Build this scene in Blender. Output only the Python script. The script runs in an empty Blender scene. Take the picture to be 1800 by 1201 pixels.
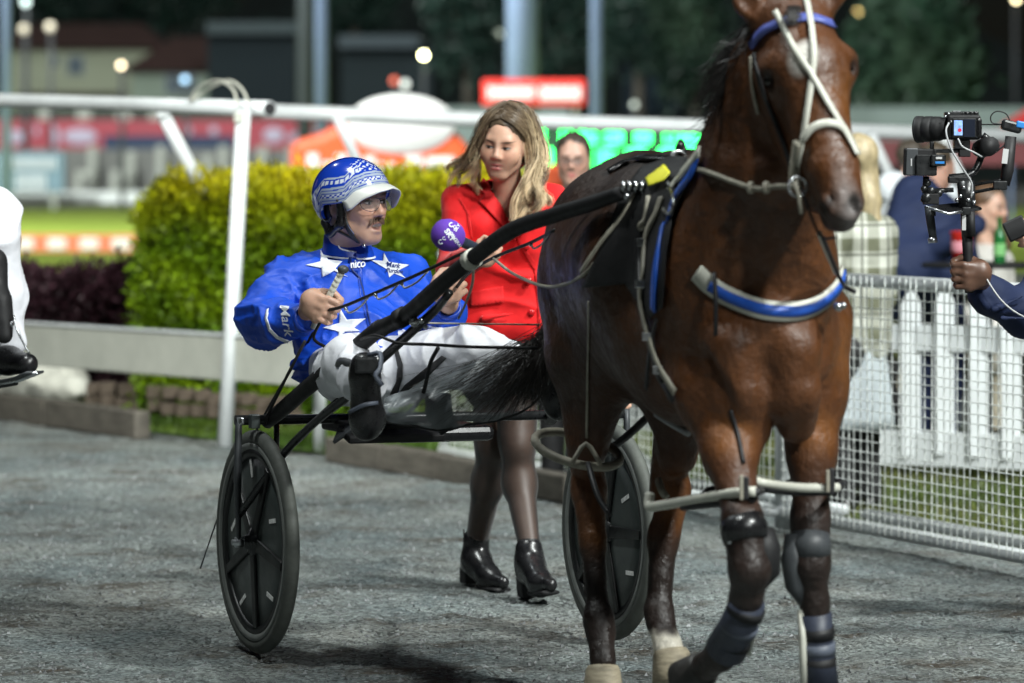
import bpy, math, random
import numpy as np
from mathutils import Vector, Matrix
from mathutils.bvhtree import BVHTree
from mathutils.geometry import tessellate_polygon
random.seed(7)
rng = np.random.default_rng(7)
sc = bpy.context.scene
col = sc.collection

# ------------------------------------------------------------------ camera
F, EYE, HZ = 7430.0, 1.6, 270.0          # focal length in photo pixels, eye height, horizon row
cam = bpy.data.cameras.new('camera'); camo = bpy.data.objects.new('camera', cam); col.objects.link(camo)
camo.location = (0, 0, EYE); camo.rotation_euler = (math.pi/2, 0, 0)
cam.sensor_width = 36; cam.lens = F/1800*36; cam.shift_y = -(600.5-HZ)/1800
cam.clip_start = 0.5; cam.clip_end = 2000
cam.dof.use_dof = True; cam.dof.focus_distance = 13.55; cam.dof.aperture_fstop = 3.0
sc.camera = camo

# ------------------------------------------------------------------ night sky, unseen floodlights and added fills, exposure
SUN_EL, SUN_AZ = math.radians(40), math.radians(143)     # main bank of lights: high, front right
w = bpy.data.worlds.new('World'); sc.world = w; w.use_nodes = True
wn = w.node_tree
sky = wn.nodes.new('ShaderNodeTexSky'); sky.sky_type = 'NISHITA'; sky.sun_disc = False
sky.sun_elevation = SUN_EL; sky.sun_rotation = SUN_AZ
bg = wn.nodes['Background']; bg.inputs['Strength'].default_value = 0.0014
wn.links.new(sky.outputs[0], bg.inputs[0])

def sun_lamp(strength, el, az, angle, color):
    l = bpy.data.lights.new('sun', 'SUN'); l.energy = strength; l.angle = angle; l.color = color
    o = bpy.data.objects.new('sun', l); col.objects.link(o)
    d = Vector((math.sin(az)*math.cos(el), math.cos(az)*math.cos(el), math.sin(el)))
    o.rotation_euler = d.to_track_quat('Z', 'Y').to_euler()
def flood(loc, target, watts, size, radius, color):
    l = bpy.data.lights.new('unseen_flood', 'SPOT'); l.energy = watts; l.spot_size = math.radians(size); l.spot_blend = 0.6
    l.shadow_soft_size = radius; l.color = color
    o = bpy.data.objects.new('unseen_flood', l); col.objects.link(o); o.location = loc
    o.rotation_euler = (Vector(loc)-Vector(target)).to_track_quat('Z', 'Y').to_euler()
sun_lamp(0.5, SUN_EL, SUN_AZ, math.radians(1.0), (0.95, 1.0, 0.97))
flood((8.0, 4.5, 11.5), (0.0, 13.4, 0.4), 9600, 78, 0.35, (0.96, 1.0, 0.97))
flood((5.8, 0.0, 7.5), (0.0, 14.4, 0.8), 3300, 50, 0.3, (0.95, 1.0, 0.98))  # frontal fill, added to brighten the driver and the horse's chest
flood((-4.0, 12.6, 14), (-0.6, 13.8, 0), 4200, 64, 0.6, (0.94, 1.0, 0.98))  # overhead fill, added to soften shadows and light the ground
flood((-9.0, 5.0, 10.0), (-1.8, 14.5, 0.6), 110, 50, 0.5, (0.88, 0.97, 1.0))
flood((-6.5, 22.0, 11.0), (-0.9, 14.5, 0.8), 380, 50, 0.4, (0.88, 0.97, 1.0))
flood((-14, 36, 20), (-5, 62, 0), 95000, 100, 1.0, (0.95, 1.0, 0.97))
flood((-26, 70, 26), (-9, 105, 0), 190000, 110, 1.0, (0.95, 1.0, 0.97))
flood((-20, 135, 26), (-12, 175, 3), 62000, 110, 1.0, (0.95, 1.0, 0.97))
flood((-5.0, 13.5, 9.5), (-1.7, 25.3, 0.8), 10500, 46, 0.5, (0.97, 1.0, 0.95))  # added to brighten the rails and hedge, beam kept off the horse
flood((6.0, 12.0, 9), (3.0, 19.5, 0.8), 6000, 75, 0.5, (0.96, 1.0, 0.97))
vs = sc.view_settings
vs.view_transform = 'Standard'; vs.look = 'None'; vs.gamma = 1; vs.exposure = -0.05; vs.use_curve_mapping = False
sc.cycles.max_bounces = 6; sc.cycles.transparent_max_bounces = 24
sc.cycles.use_denoising = True
sc.cycles.sample_clamp_indirect = 4.0

# ------------------------------------------------------------------ helpers: places
def U(px, py, d):
    """a point of the place, given where it shows in the photograph and its distance in metres"""
    return np.array(((px-900)/F*d, d, EYE-(py-HZ)/F*d))
def G(px, py):
    return U(px, py, EYE*F/(py-HZ))
def unit(v):
    v = np.array(v, float); return v/np.linalg.norm(v)
def frame(fwd, up=(0, 0, 1)):
    y = unit(fwd); x = unit(np.cross(y, up)); z = np.cross(x, y)
    return np.stack([x, y, z], 1)            # columns: right, forward, up
def smooth_path(P, n=6):
    P = [np.array(p, float) for p in P]
    if len(P) < 3: return [P[0]+(P[-1]-P[0])*t for t in np.linspace(0, 1, 3)]
    Q = [2*P[0]-P[1]]+P+[2*P[-1]-P[-2]]; out = []
    for i in range(1, len(Q)-2):
        a, b, c, d = Q[i-1:i+3]
        for k in range(n):
            t = k/n
            out.append(.5*((2*b)+(-a+c)*t+(2*a-5*b+4*c-d)*t*t+(-a+3*b-3*c+d)*t**3))
    out.append(P[-1]); return out

# ------------------------------------------------------------------ helpers: materials
def lk(nt, a, b): nt.links.new(a, b)
def rgba(c): return (c[0], c[1], c[2], 1)
def mix(nt, fac, a, b, mode='MIX'):
    n = nt.nodes.new('ShaderNodeMix'); n.data_type = 'RGBA'; n.blend_type = mode
    for i, v in ((0, fac), (6, a), (7, b)):
        if hasattr(v, 'is_output'): lk(nt, v, n.inputs[i])
        elif i == 0: n.inputs[0].default_value = v
        else: n.inputs[i].default_value = rgba(v)
    return n.outputs[2]
def mathn(nt, op, a, b=0.0):
    n = nt.nodes.new('ShaderNodeMath'); n.operation = op
    for i, v in ((0, a), (1, b)):
        if hasattr(v, 'is_output'): lk(nt, v, n.inputs[i])
        else: n.inputs[i].default_value = v
    return n.outputs[0]
def ramp(nt, val, a, b, x=0.0, y=1.0):
    n = nt.nodes.new('ShaderNodeMapRange'); lk(nt, val, n.inputs[0])
    for i, v in ((1, a), (2, b), (3, x), (4, y)): n.inputs[i].default_value = v
    return n.outputs[0]
def noise(nt, vec, scale, detail=3, rough=.6, sc3=None):
    if sc3:
        mp = nt.nodes.new('ShaderNodeMapping'); mp.inputs['Scale'].default_value = sc3; lk(nt, vec, mp.inputs[0]); vec = mp.outputs[0]
    n = nt.nodes.new('ShaderNodeTexNoise'); n.inputs['Scale'].default_value = scale; n.inputs['Detail'].default_value = detail
    n.inputs['Roughness'].default_value = rough; lk(nt, vec, n.inputs['Vector']); return n.outputs[0]
def coords(nt): return nt.nodes.new('ShaderNodeTexCoord').outputs['Object']
def attr(nt, name):
    n = nt.nodes.new('ShaderNodeAttribute'); n.attribute_name = name; return n
def bumpn(nt, h, strength, dist):
    n = nt.nodes.new('ShaderNodeBump'); n.inputs['Strength'].default_value = strength; n.inputs['Distance'].default_value = dist
    lk(nt, h, n.inputs['Height']); return n.outputs[0]
def newmat(name):
    m = bpy.data.materials.new(name); m.use_nodes = True
    return m, m.node_tree, m.node_tree.nodes['Principled BSDF']
def mat(name, c=(.5, .5, .5), rough=.5, metal=0, spec=.5, var=.12, vs_=6, bump=0, bs=80, coat=0, sheen=0, alpha=1, emit=0, vcol=False,
        sc3=None, trans=0, bd=.002):
    m, nt, b = newmat(name)
    co = coords(nt)
    base = attr(nt, 'Col').outputs['Color'] if vcol else c
    if var:
        n = noise(nt, co, vs_, 4, .65, sc3)
        f = ramp(nt, n, .3, .7, 1-var, 1+var)
        v = nt.nodes.new('ShaderNodeVectorMath'); v.operation = 'SCALE'
        if vcol: lk(nt, base, v.inputs[0])
        else: v.inputs[0].default_value = c
        lk(nt, f, v.inputs['Scale']); lk(nt, v.outputs[0], b.inputs['Base Color'])
        r = ramp(nt, noise(nt, co, vs_*2.3, 3), .3, .7, max(.03, rough-.08), min(1, rough+.08)); lk(nt, r, b.inputs['Roughness'])
    else:
        if vcol: lk(nt, base, b.inputs['Base Color'])
        else: b.inputs['Base Color'].default_value = rgba(c)
        b.inputs['Roughness'].default_value = rough
    b.inputs['Metallic'].default_value = metal; b.inputs['Specular IOR Level'].default_value = spec
    b.inputs['Coat Weight'].default_value = coat; b.inputs['Coat Roughness'].default_value = .08
    b.inputs['Sheen Weight'].default_value = sheen; b.inputs['Alpha'].default_value = alpha
    if trans: b.inputs['Transmission Weight'].default_value = trans
    if emit:
        b.inputs['Emission Color'].default_value = rgba(c); b.inputs['Emission Strength'].default_value = emit
    if bump: lk(nt, bumpn(nt, noise(nt, co, bs, 3, .6, sc3), bump, bd), b.inputs['Normal'])
    return m

# ------------------------------------------------------------------ helpers: objects
ZERO = np.zeros(3)
def put(o, parent):
    col.objects.link(o)
    if parent is not None:
        o.parent = parent
        if parent.type == 'EMPTY': o.matrix_parent_inverse = Matrix.Translation(-parent.location)
    return o
def tag(o, label=None, cat=None, group=None, kind=None):
    if label: o['label'] = label
    if cat: o['category'] = cat
    if group: o['group'] = group
    if kind: o['kind'] = kind
    return o
def thing(name, label, cat, loc, group=None):
    o = bpy.data.objects.new(name, None); o.location = Vector(loc); o.empty_display_size = .1; col.objects.link(o)
    return tag(o, label, cat, group)
def mkmesh(name, V, faces, m, parent=None, smooth=True, cols=None, attrs=None):
    me = bpy.data.meshes.new(name)
    me.from_pydata([tuple(v) for v in V] if not isinstance(V, list) else V, [], faces if isinstance(faces, list) else faces.tolist())
    if smooth: me.polygons.foreach_set('use_smooth', np.ones(len(me.polygons), bool))
    if cols is not None:
        a = me.attributes.new('Col', 'FLOAT_COLOR', 'POINT')
        a.data.foreach_set('color', np.concatenate([cols, np.ones((len(cols), 1))], 1).astype(np.float32).ravel())
    for k, v in (attrs or {}).items():
        a = me.attributes.new(k, 'FLOAT_VECTOR', 'POINT'); a.data.foreach_set('vector', np.asarray(v, np.float32).ravel())
    me.materials.append(m); me.update()
    o = bpy.data.objects.new(name, me)
    return put(o, parent)
class MB:
    """collects simple shapes into ONE mesh"""
    def __init__(s): s.v = []; s.f = []
    def add(s, V, Fc):
        o = len(s.v); s.v += [tuple(float(x) for x in v) for v in V]; s.f += [tuple(int(i)+o for i in f) for f in Fc]; return s
    def box(s, c, size, R=None):
        c = np.array(c, float); h = np.array(size, float)/2; R = np.eye(3) if R is None else R
        V = [c+R@(h*np.array(k)) for k in ((-1,-1,-1),(1,-1,-1),(1,1,-1),(-1,1,-1),(-1,-1,1),(1,-1,1),(1,1,1),(-1,1,1))]
        return s.add(V, [(0,3,2,1),(4,5,6,7),(0,1,5,4),(1,2,6,5),(2,3,7,6),(3,0,4,7)])
    def tube(s, P, r, n=8, closed=False, sm=0, flat=None):
        P = smooth_path(P, sm) if sm else [np.array(p, float) for p in P]
        m = len(P); rr = [r]*m if np.isscalar(r) else list(np.interp(np.linspace(0, 1, m), np.linspace(0, 1, len(r)), r))
        V = []; T0 = None; N = None
        for i, p in enumerate(P):
            if closed: t = unit(P[(i+1) % m]-P[i-1])
            else: t = unit(P[min(i+1, m-1)]-P[max(i-1, 0)])
            if N is None:
                a = np.array((0, 0, 1.)) if abs(t[2]) < .9 else np.array((1., 0, 0)); N = unit(np.cross(t, a))
            else: N = unit(N-t*np.dot(N, t))
            B = np.cross(t, N)
            for k in range(n):
                q = 2*math.pi*k/n; V.append(p+rr[i]*(math.cos(q)*N+math.sin(q)*B*(flat or 1)))
        Fc = []
        for i in range(m if closed else m-1):
            j = (i+1) % m
            for k in range(n): Fc.append((i*n+k, i*n+(k+1) % n, j*n+(k+1) % n, j*n+k))
        if not closed: Fc += [tuple(range(n-1, -1, -1)), tuple(range((m-1)*n, m*n))]
        return s.add(V, Fc)
    def strap(s, P, nrm, wd, th, sm=0):
        """flat band along P; nrm = outward normals (one or many)"""
        P = smooth_path(P, sm) if sm else [np.array(p, float) for p in P]; m = len(P)
        nr = [np.array(nrm, float)]*m if np.ndim(nrm) == 1 else [np.array([np.interp(i/(m-1), np.linspace(0, 1, len(nrm)), [q[k] for q in nrm]) for k in range(3)]) for i in range(m)]
        V = []; Fc = []
        for i, p in enumerate(P):
            t = unit(P[min(i+1, m-1)]-P[max(i-1, 0)]); n = unit(nr[i]-t*np.dot(nr[i], t)); b = np.cross(t, n)
            V += [p-b*wd/2, p+b*wd/2, p+b*wd/2+n*th, p-b*wd/2+n*th]
        for i in range(m-1):
            for k in range(4): Fc.append((4*i+k, 4*i+(k+1) % 4, 4*i+4+(k+1) % 4, 4*i+4+k))
        Fc += [(3, 2, 1, 0), tuple(4*(m-1)+k for k in range(4))]
        return s.add(V, Fc)
    def ball(s, c, r, R=None, n=12):
        c = np.array(c, float); r = np.ones(3)*r; R = np.eye(3) if R is None else R
        V = [c+R@(r*(0, 0, 1))]
        for i in range(1, n//2):
            a = math.pi*i/(n//2)
            for k in range(n): V.append(c+R@(r*(math.sin(a)*math.cos(2*math.pi*k/n), math.sin(a)*math.sin(2*math.pi*k/n), math.cos(a))))
        V.append(c-R@(r*(0, 0, 1))); Fc = [(0, 1+k, 1+(k+1) % n) for k in range(n)]
        for i in range(n//2-2):
            for k in range(n): Fc.append((1+i*n+k, 1+(i+1)*n+k, 1+(i+1)*n+(k+1) % n, 1+i*n+(k+1) % n))
        L = len(V)-1; b = 1+(n//2-2)*n
        Fc += [(L, b+(k+1) % n, b+k) for k in range(n)]
        return s.add(V, Fc)
    def lathe(s, c, prof, R=None, n=32):
        """prof = (radius, height) pairs, axis = R's third column"""
        c = np.array(c, float); R = np.eye(3) if R is None else R; V = []; Fc = []
        for r, h in prof:
            for k in range(n): V.append(c+R@np.array((r*math.cos(2*math.pi*k/n), r*math.sin(2*math.pi*k/n), h)))
        for i in range(len(prof)-1):
            for k in range(n): Fc.append((i*n+k, i*n+(k+1) % n, (i+1)*n+(k+1) % n, (i+1)*n+k))
        return s.add(V, Fc)
    def prism(s, poly, ext):
        """closed polygon of 3-D points pushed along ext"""
        n = len(poly); P = [np.array(p, float) for p in poly]; e = np.array(ext, float)
        return s.add(P+[p+e for p in P], [tuple(range(n-1, -1, -1)), tuple(range(n, 2*n))]+[(k, (k+1) % n, n+(k+1) % n, n+k) for k in range(n)])
    def build(s, name, m, parent=None, smooth=False, bevel=0, label=None):
        me = bpy.data.meshes.new(name); me.from_pydata(s.v, [], s.f)
        if smooth: me.polygons.foreach_set('use_smooth', np.ones(len(me.polygons), bool))
        me.materials.append(m); me.update(); o = bpy.data.objects.new(name, me)
        if bevel:
            b = o.modifiers.new('bevel', 'BEVEL'); b.width = bevel; b.segments = 2; b.limit_method = 'ANGLE'
        put(o, parent)
        if label: o['label'] = label
        return o
def tube(name, P, r, m, parent=None, n=10, sm=0, closed=False, flat=None):
    return MB().tube(P, r, n, closed, sm, flat).build(name, m, parent, True)

# ------------------------------------------------------------------ helpers: smooth bodies (a distance field and its surface)
def cone(a, b, ra, rb=None, k=.03, op=1): return ('c', np.array(a, float), np.array(b, float), ra, ra if rb is None else rb, k, op)
def egg(c, r, R=None, k=.03, op=1): return ('e', np.array(c, float), np.ones(3)*np.array(r, float), np.eye(3) if R is None else R, k, op)
def grow(prims, t):
    out = []
    for p in prims:
        if p[0] == 'c': out.append(('c', p[1], p[2], p[3]+t, p[4]+t, p[5], p[6]))
        else: out.append(('e', p[1], p[2]+t, p[3], p[4], p[5]))
    return out
def surface(prims, h):
    def bb(p):
        if p[0] == 'c':
            r = np.array((p[3], p[4])); lo = np.minimum(p[1]-p[3], p[2]-p[4]); hi = np.maximum(p[1]+p[3], p[2]+p[4])
        else: m = p[2].max(); lo = p[1]-m; hi = p[1]+m
        return lo, hi
    B = [bb(p) for p in prims]; k_ = .05
    add = [b for b, p in zip(B, prims) if p[-1] > 0]
    lo = np.min([b[0] for b in add], 0)-k_; hi = np.max([b[1] for b in add], 0)+k_
    n = np.ceil((hi-lo)/h).astype(int)+1
    f = np.full(n, .5, np.float32); ax = [np.float32(lo[i])+np.float32(h)*np.arange(n[i], dtype=np.float32) for i in range(3)]
    for p, (l, u) in zip(prims, B):
        k = p[-2]; pad = k+2.5*h
        i0 = np.clip(np.floor((l-pad-lo)/h).astype(int), 0, n-1); i1 = np.clip(np.ceil((u+pad-lo)/h).astype(int)+1, 1, n)
        if np.any(i1 <= i0): continue
        sl = tuple(slice(i0[i], i1[i]) for i in range(3))
        X = ax[0][sl[0]][:, None, None]; Y = ax[1][sl[1]][None, :, None]; Z = ax[2][sl[2]][None, None, :]
        if p[0] == 'c':
            a, b, ra, rb = p[1:5]; q = b-a; bb2 = max(1e-9, float(q@q))
            t = np.clip(((X-a[0])*q[0]+(Y-a[1])*q[1]+(Z-a[2])*q[2])/np.float32(bb2), 0, 1)
            d = np.sqrt((X-a[0]-t*q[0])**2+(Y-a[1]-t*q[1])**2+(Z-a[2]-t*q[2])**2)-(ra+(rb-ra)*t)
        else:
            c, r, R = p[1:4]; x, y, z = X-c[0], Y-c[1], Z-c[2]
            k0 = 0; k1 = 0
            for i in range(3):
                q = (x*R[0, i]+y*R[1, i]+z*R[2, i])/r[i]; k0 = k0+q*q; k1 = k1+(q/r[i])**2
            k0 = np.sqrt(k0); d = k0*(k0-1)/np.maximum(np.sqrt(k1), 1e-6)
        d = d.astype(np.float32); g = f[sl]
        if p[-1] > 0:
            hh = np.maximum(k-np.abs(g-d), 0); f[sl] = np.minimum(g, d)-hh*hh/(4*k)
        else:
            g2 = -g; hh = np.maximum(k-np.abs(g2-d), 0); f[sl] = -(np.minimum(g2, d)-hh*hh/(4*k))
    ins = f < 0
    cnt = np.zeros(n-1, np.int8); offs = [(i, j, k) for i in (0, 1) for j in (0, 1) for k in (0, 1)]
    S = lambda o: tuple(slice(o[i], n[i]-1+o[i]) for i in range(3))
    for o in offs: cnt += ins[S(o)]
    act = (cnt > 0) & (cnt < 8); I = np.argwhere(act); idx = np.full(n-1, -1, np.int64); idx[act] = np.arange(len(I))
    val = {o: f[I[:, 0]+o[0], I[:, 1]+o[1], I[:, 2]+o[2]] for o in offs}
    acc = np.zeros((len(I), 3)); c2 = np.zeros(len(I))
    for o in offs:
        for a in range(3):
            if o[a] == 0:
                o2 = tuple(o[i]+(i == a) for i in range(3)); va, vb = val[o], val[o2]; m = (va < 0) != (vb < 0)
                t = va[m]/(va[m]-vb[m]); pos = np.tile(np.array(o, float), (m.sum(), 1)); pos[:, a] += t; acc[m] += pos; c2[m] += 1
    V = lo+h*(I+acc/c2[:, None])
    Q = []
    for a in range(3):
        b, c = [(1, 2), (2, 0), (0, 1)][a]
        sl0 = [slice(None)]*3; sl1 = [slice(None)]*3; sl0[a] = slice(0, n[a]-1); sl1[a] = slice(1, n[a])
        E = np.argwhere(ins[tuple(sl0)] != ins[tuple(sl1)]); E = E[(E[:, b] > 0) & (E[:, c] > 0) & (E[:, b] < n[b]-1) & (E[:, c] < n[c]-1)]
        e = np.eye(3, dtype=int); g = lambda A: idx[A[:, 0], A[:, 1], A[:, 2]]
        q = np.stack([g(E-e[b]-e[c]), g(E-e[c]), g(E), g(E-e[b])], 1)
        fl = ins[E[:, 0], E[:, 1], E[:, 2]]; q[~fl] = q[~fl][:, ::-1]; Q.append(q)
    Q = np.concatenate(Q); Q = Q[(Q >= 0).all(1)]
    return V, Q
def relax(V, Q, it=2, s=.5):
    E = np.concatenate([Q[:, [0, 1]], Q[:, [1, 2]], Q[:, [2, 3]], Q[:, [3, 0]]]); n = len(V)
    deg = np.bincount(E[:, 0], minlength=n)+np.bincount(E[:, 1], minlength=n)+1e-9
    for _ in range(it):
        A = np.stack([np.bincount(E[:, 0], V[E[:, 1], i], n)+np.bincount(E[:, 1], V[E[:, 0], i], n) for i in range(3)], 1)/deg[:, None]
        V = V+s*(A-V)
    return V
def normals(V, Q):
    n = np.cross(V[Q[:, 2]]-V[Q[:, 0]], V[Q[:, 3]]-V[Q[:, 1]]); m = len(V)
    N = np.stack([sum(np.bincount(Q[:, j], n[:, i], m) for j in range(4)) for i in range(3)], 1)
    return N/np.maximum(np.linalg.norm(N, axis=1), 1e-9)[:, None]
def vnoise(P, scale, seed=0):
    P = P*scale+seed*17.3; i = np.floor(P).astype(np.int64); t = P-i; t = t*t*(3-2*t); r = 0
    for dx in (0, 1):
        for dy in (0, 1):
            for dz in (0, 1):
                hsh = (i[:, 0]+dx)*374761393+(i[:, 1]+dy)*668265263+(i[:, 2]+dz)*2147483647
                hsh = (hsh ^ (hsh >> 13))*1274126177 & 0x7fffffff; hsh = ((hsh ^ (hsh >> 16)) & 0xffff)/65535.
                r = r+hsh*(t[:, 0] if dx else 1-t[:, 0])*(t[:, 1] if dy else 1-t[:, 1])*(t[:, 2] if dz else 1-t[:, 2])
    return r*2-1
def ridge(P, scale, seed=0): return 1-2*np.abs(vnoise(P, scale, seed))
def smask(x, a, b):
    t = np.clip((x-a)/(b-a), 0, 1); return t*t*(3-2*t)
def near(V, c, r, soft=.5): return 1-smask(np.linalg.norm(V-np.array(c), axis=1), r*(1-soft), r)
def pxof(V): return np.stack([900+F*V[:, 0]/V[:, 1], HZ-F*(V[:, 2]-EYE)/V[:, 1]], 1)
def inpoly(P, poly):
    x, y = P[:, 0], P[:, 1]; r = np.zeros(len(P), bool); n = len(poly)
    for i in range(n):
        x1, y1 = poly[i]; x2, y2 = poly[i-1]
        r ^= ((y1 > y) != (y2 > y)) & (x < (x2-x1)*(y-y1)/(y2-y1+1e-12)+x1)
    return r
def bvh(o):
    me = o.data; return BVHTree.FromPolygons([v.co.copy() for v in me.vertices], [tuple(p.vertices) for p in me.polygons])
def drape(bt, px, py, lift, dmax=40):
    dr = Vector((((px-900)/F), 1, -(py-HZ)/F)).normalized(); o = Vector((0, 0, EYE))
    h, n, i, dist = bt.ray_cast(o, dr)
    if h is None: return None
    if n.dot(dr) > 0: n = -n
    return h+n*lift
def patch(name, polys, bt, m, parent, lift=.002, cell=6.0):
    """a thin cloth patch sewn on a surface: outline given where it shows"""
    V = []; Fc = []
    for poly in polys:
        tri = [[poly[j] for j in t] for t in tessellate_polygon([[Vector((x, y, 0)) for x, y in poly]])]
        while tri:
            t = tri.pop(); e = [math.dist(t[k], t[(k+1) % 3]) for k in range(3)]; k = e.index(max(e))
            if e[k] > cell:
                a, b, c = t[k], t[(k+1) % 3], t[(k+2) % 3]; mid = ((a[0]+b[0])/2, (a[1]+b[1])/2); tri += [[a, mid, c], [mid, b, c]]
            else:
                pts = [drape(bt, x, y, lift) for x, y in t]
                if None in pts or max((pts[0]-pts[1]).length, (pts[1]-pts[2]).length) > .1: continue
                V += [tuple(p) for p in pts]; n = len(V); Fc.append((n-3, n-2, n-1))
    if not V: return None
    me = bpy.data.meshes.new(name); me.from_pydata(V, [], Fc); me.materials.append(m)
    import bmesh
    bm = bmesh.new(); bm.from_mesh(me); bmesh.ops.remove_doubles(bm, verts=bm.verts, dist=.0004)
    bmesh.ops.recalc_face_normals(bm, faces=bm.faces)
    if sum(f.normal.y for f in bm.faces) > 0: bmesh.ops.reverse_faces(bm, faces=bm.faces)
    for f in bm.faces: f.smooth = True
    bm.to_mesh(me); bm.free()
    o = bpy.data.objects.new(name, me)
    s = o.modifiers.new('cloth', 'SOLIDIFY'); s.thickness = .0012; s.offset = 1
    return put(o, parent)
def textmesh(body, shear=0.0, bold=0.0):
    c = bpy.data.curves.new('t', 'FONT'); c.body = body; c.align_x = 'CENTER'; c.align_y = 'CENTER'; c.shear = shear; c.offset = bold; c.resolution_u = 3
    o = bpy.data.objects.new('t', c); col.objects.link(o)
    dg = bpy.context.evaluated_depsgraph_get(); me = o.evaluated_get(dg).to_mesh()
    V = [(v.co.x, v.co.y) for v in me.vertices]; Fc = [tuple(p.vertices) for p in me.polygons]
    o.evaluated_get(dg).to_mesh_clear(); bpy.data.objects.remove(o); return V, Fc
def print_on(name, body, cx, cy, size, ang, bt, m, parent, lift=.0032, shear=0.0, stretch=1.0, bold=0.0):
    V, Fc = textmesh(body, shear, bold); ca, sa = math.cos(ang), math.sin(ang); out = []; ok = []
    for x, y in V:
        x *= size*stretch; y *= size
        p = drape(bt, cx+x*ca+y*sa, cy-(-x*sa+y*ca), lift); ok.append(p is not None); out.append(tuple(p) if p else (0, 0, 0))
    Fc = [f for f in Fc if all(ok[i] for i in f)]
    if not Fc: return None
    return mkmesh(name, out, Fc, m, parent, False)
def strands(paths, r0, r1, sides=3):
    """many thin hairs: paths = array (n, m, 3)"""
    P = np.asarray(paths, float); n, m, _ = P.shape
    T = np.gradient(P, axis=1); T /= np.maximum(np.linalg.norm(T, axis=2, keepdims=True), 1e-9)
    A = np.cross(T, rng.normal(size=(n, 1, 3))); A /= np.maximum(np.linalg.norm(A, axis=2, keepdims=True), 1e-9); B = np.cross(T, A)
    rad = np.linspace(r0, r1, m)[None, :, None]
    R = np.stack([P+rad*(math.cos(q)*A+math.sin(q)*B) for q in np.arange(sides)*2*math.pi/sides], 2)  # n,m,s,3
    V = R.reshape(-1, 3); base = (np.arange(n)*m*sides)[:, None, None]; i = np.arange(m-1)[None, :, None]*sides; k = np.arange(sides)[None, None, :]; k2 = (k+1) % sides
    Q = np.stack([base+i+k, base+i+k2, base+i+sides+k2, base+i+sides+k], -1).reshape(-1, 4)
    return V, Q
# ------------------------------------------------------------------ materials
M = {}
M['white_paint'] = mat('white_paint', (.62, .65, .66), .42, var=.10, vs_=5, bump=.05, bs=60)
M['white_wire'] = mat('white_wire', (.72, .75, .73), .45, var=.08)
M['beam'] = mat('weathered_beam_paint', (.42, .43, .38), .6, var=.12, vs_=4, bump=.1, bs=30)
M['black_metal'] = mat('black_metal', (.014, .015, .016), .32, .0, .6, var=.3, vs_=30)
M['black_matt'] = mat('black_matt', (.012, .012, .013), .6, 0, .4, var=.25, vs_=15, bump=.1, bs=120)
M['black_leather'] = mat('black_leather', (.010, .010, .011), .30, 0, .55, var=.2, vs_=20, bump=.04, bs=140)
M['dark_strap'] = mat('dark_strap', (.018, .018, .02), .5, var=.2, vs_=40)
M['steel'] = mat('steel', (.62, .64, .66), .28, 1, var=.1)
M['white_plastic'] = mat('white_plastic', (.62, .62, .54), .4, var=.1, vs_=20)
M['old_strap'] = mat('old_pale_strap', (.33, .31, .25), .55, var=.25, vs_=30)
M['blue_strap'] = mat('blue_strap', (.02, .10, .50), .4, var=.1, vs_=30)
M['violet_strap'] = mat('violet_strap', (.10, .13, .42), .45, var=.15, vs_=30)
M['yellow'] = mat('yellow_pad', (.75, .72, .03), .5, var=.1)
M['red_plastic'] = mat('red_plastic', (.5, .02, .015), .35, var=.05)
M['grey_card'] = mat('grey_boot', (.05, .055, .06), .5, var=.2, vs_=20)
M['boot_blue'] = mat('slate_boot', (.035, .042, .065), .5, var=.2, vs_=20)
M['boot_light'] = mat('pale_slate_band', (.10, .115, .15), .5, var=.2, vs_=20)
M['hair_dark'] = mat('black_hair', (.012, .010, .009), .4, var=.3, vs_=30)
M['tan'] = mat('tan_card', (.55, .44, .24), .7, var=.06)
M['gum'] = mat('tyre_rubber', (.085, .092, .082), .7, var=.25, vs_=14, bump=.25, bs=160)
M['rim'] = mat('wheel_rim', (.17, .18, .17), .4, var=.2, vs_=10)
M['disc'] = mat('wheel_disc', (.05, .06, .058), .36, var=.2, vs_=8)
M['spoke'] = mat('wheel_spoke', (.008, .009, .009), .45, var=.2)
M['sticker'] = mat('reflector', (.8, .8, .78), .4, var=.3, vs_=60)
M['timber'] = mat('old_timber', (.095, .085, .07), .85, var=.35, vs_=5, bump=.5, bs=22, sc3=(1, 1, 5), bd=.01)
M['concrete'] = mat('whitewashed_concrete', (.5, .5, .44), .9, var=.25, vs_=8, bump=.5, bs=30, bd=.01)
M['brick'] = mat('garden_brick', (.06, .045, .032), .9, var=.5, vs_=9, bump=.5, bs=50, bd=.006)
M['lens_glass'] = mat('lens_glass', (.02, .025, .04), .05, 0, .8, var=0, coat=1)
M['screen'] = mat('screen_glow', (.25, .4, .75), .3, emit=.5, var=.5, vs_=90)
M['screen_red'] = mat('screen_red', (.6, .03, .06), .3, emit=.4, var=0)
M['label_blue'] = mat('label_blue', (.03, .25, .7), .4, var=0)
M['label_white'] = mat('label_white', (.6, .6, .6), .5, var=0)
M['cable'] = mat('grey_cable', (.4, .41, .42), .5, var=.1)
def leafmat(name, sheen=.0):
    m, nt, b = newmat(name); c = attr(nt, 'Col').outputs['Color']
    b.inputs['Roughness'].default_value = .45; b.inputs['Specular IOR Level'].default_value = .35; lk(nt, c, b.inputs['Base Color'])
    t = nt.nodes.new('ShaderNodeBsdfTranslucent'); lk(nt, c, t.inputs[0]); ms = nt.nodes.new('ShaderNodeMixShader'); ms.inputs[0].default_value = .3
    lk(nt, b.outputs[0], ms.inputs[1]); lk(nt, t.outputs[0], ms.inputs[2]); lk(nt, ms.outputs[0], nt.nodes['Material Output'].inputs[0]); return m
M['leaf'] = leafmat('leaf')
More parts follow.
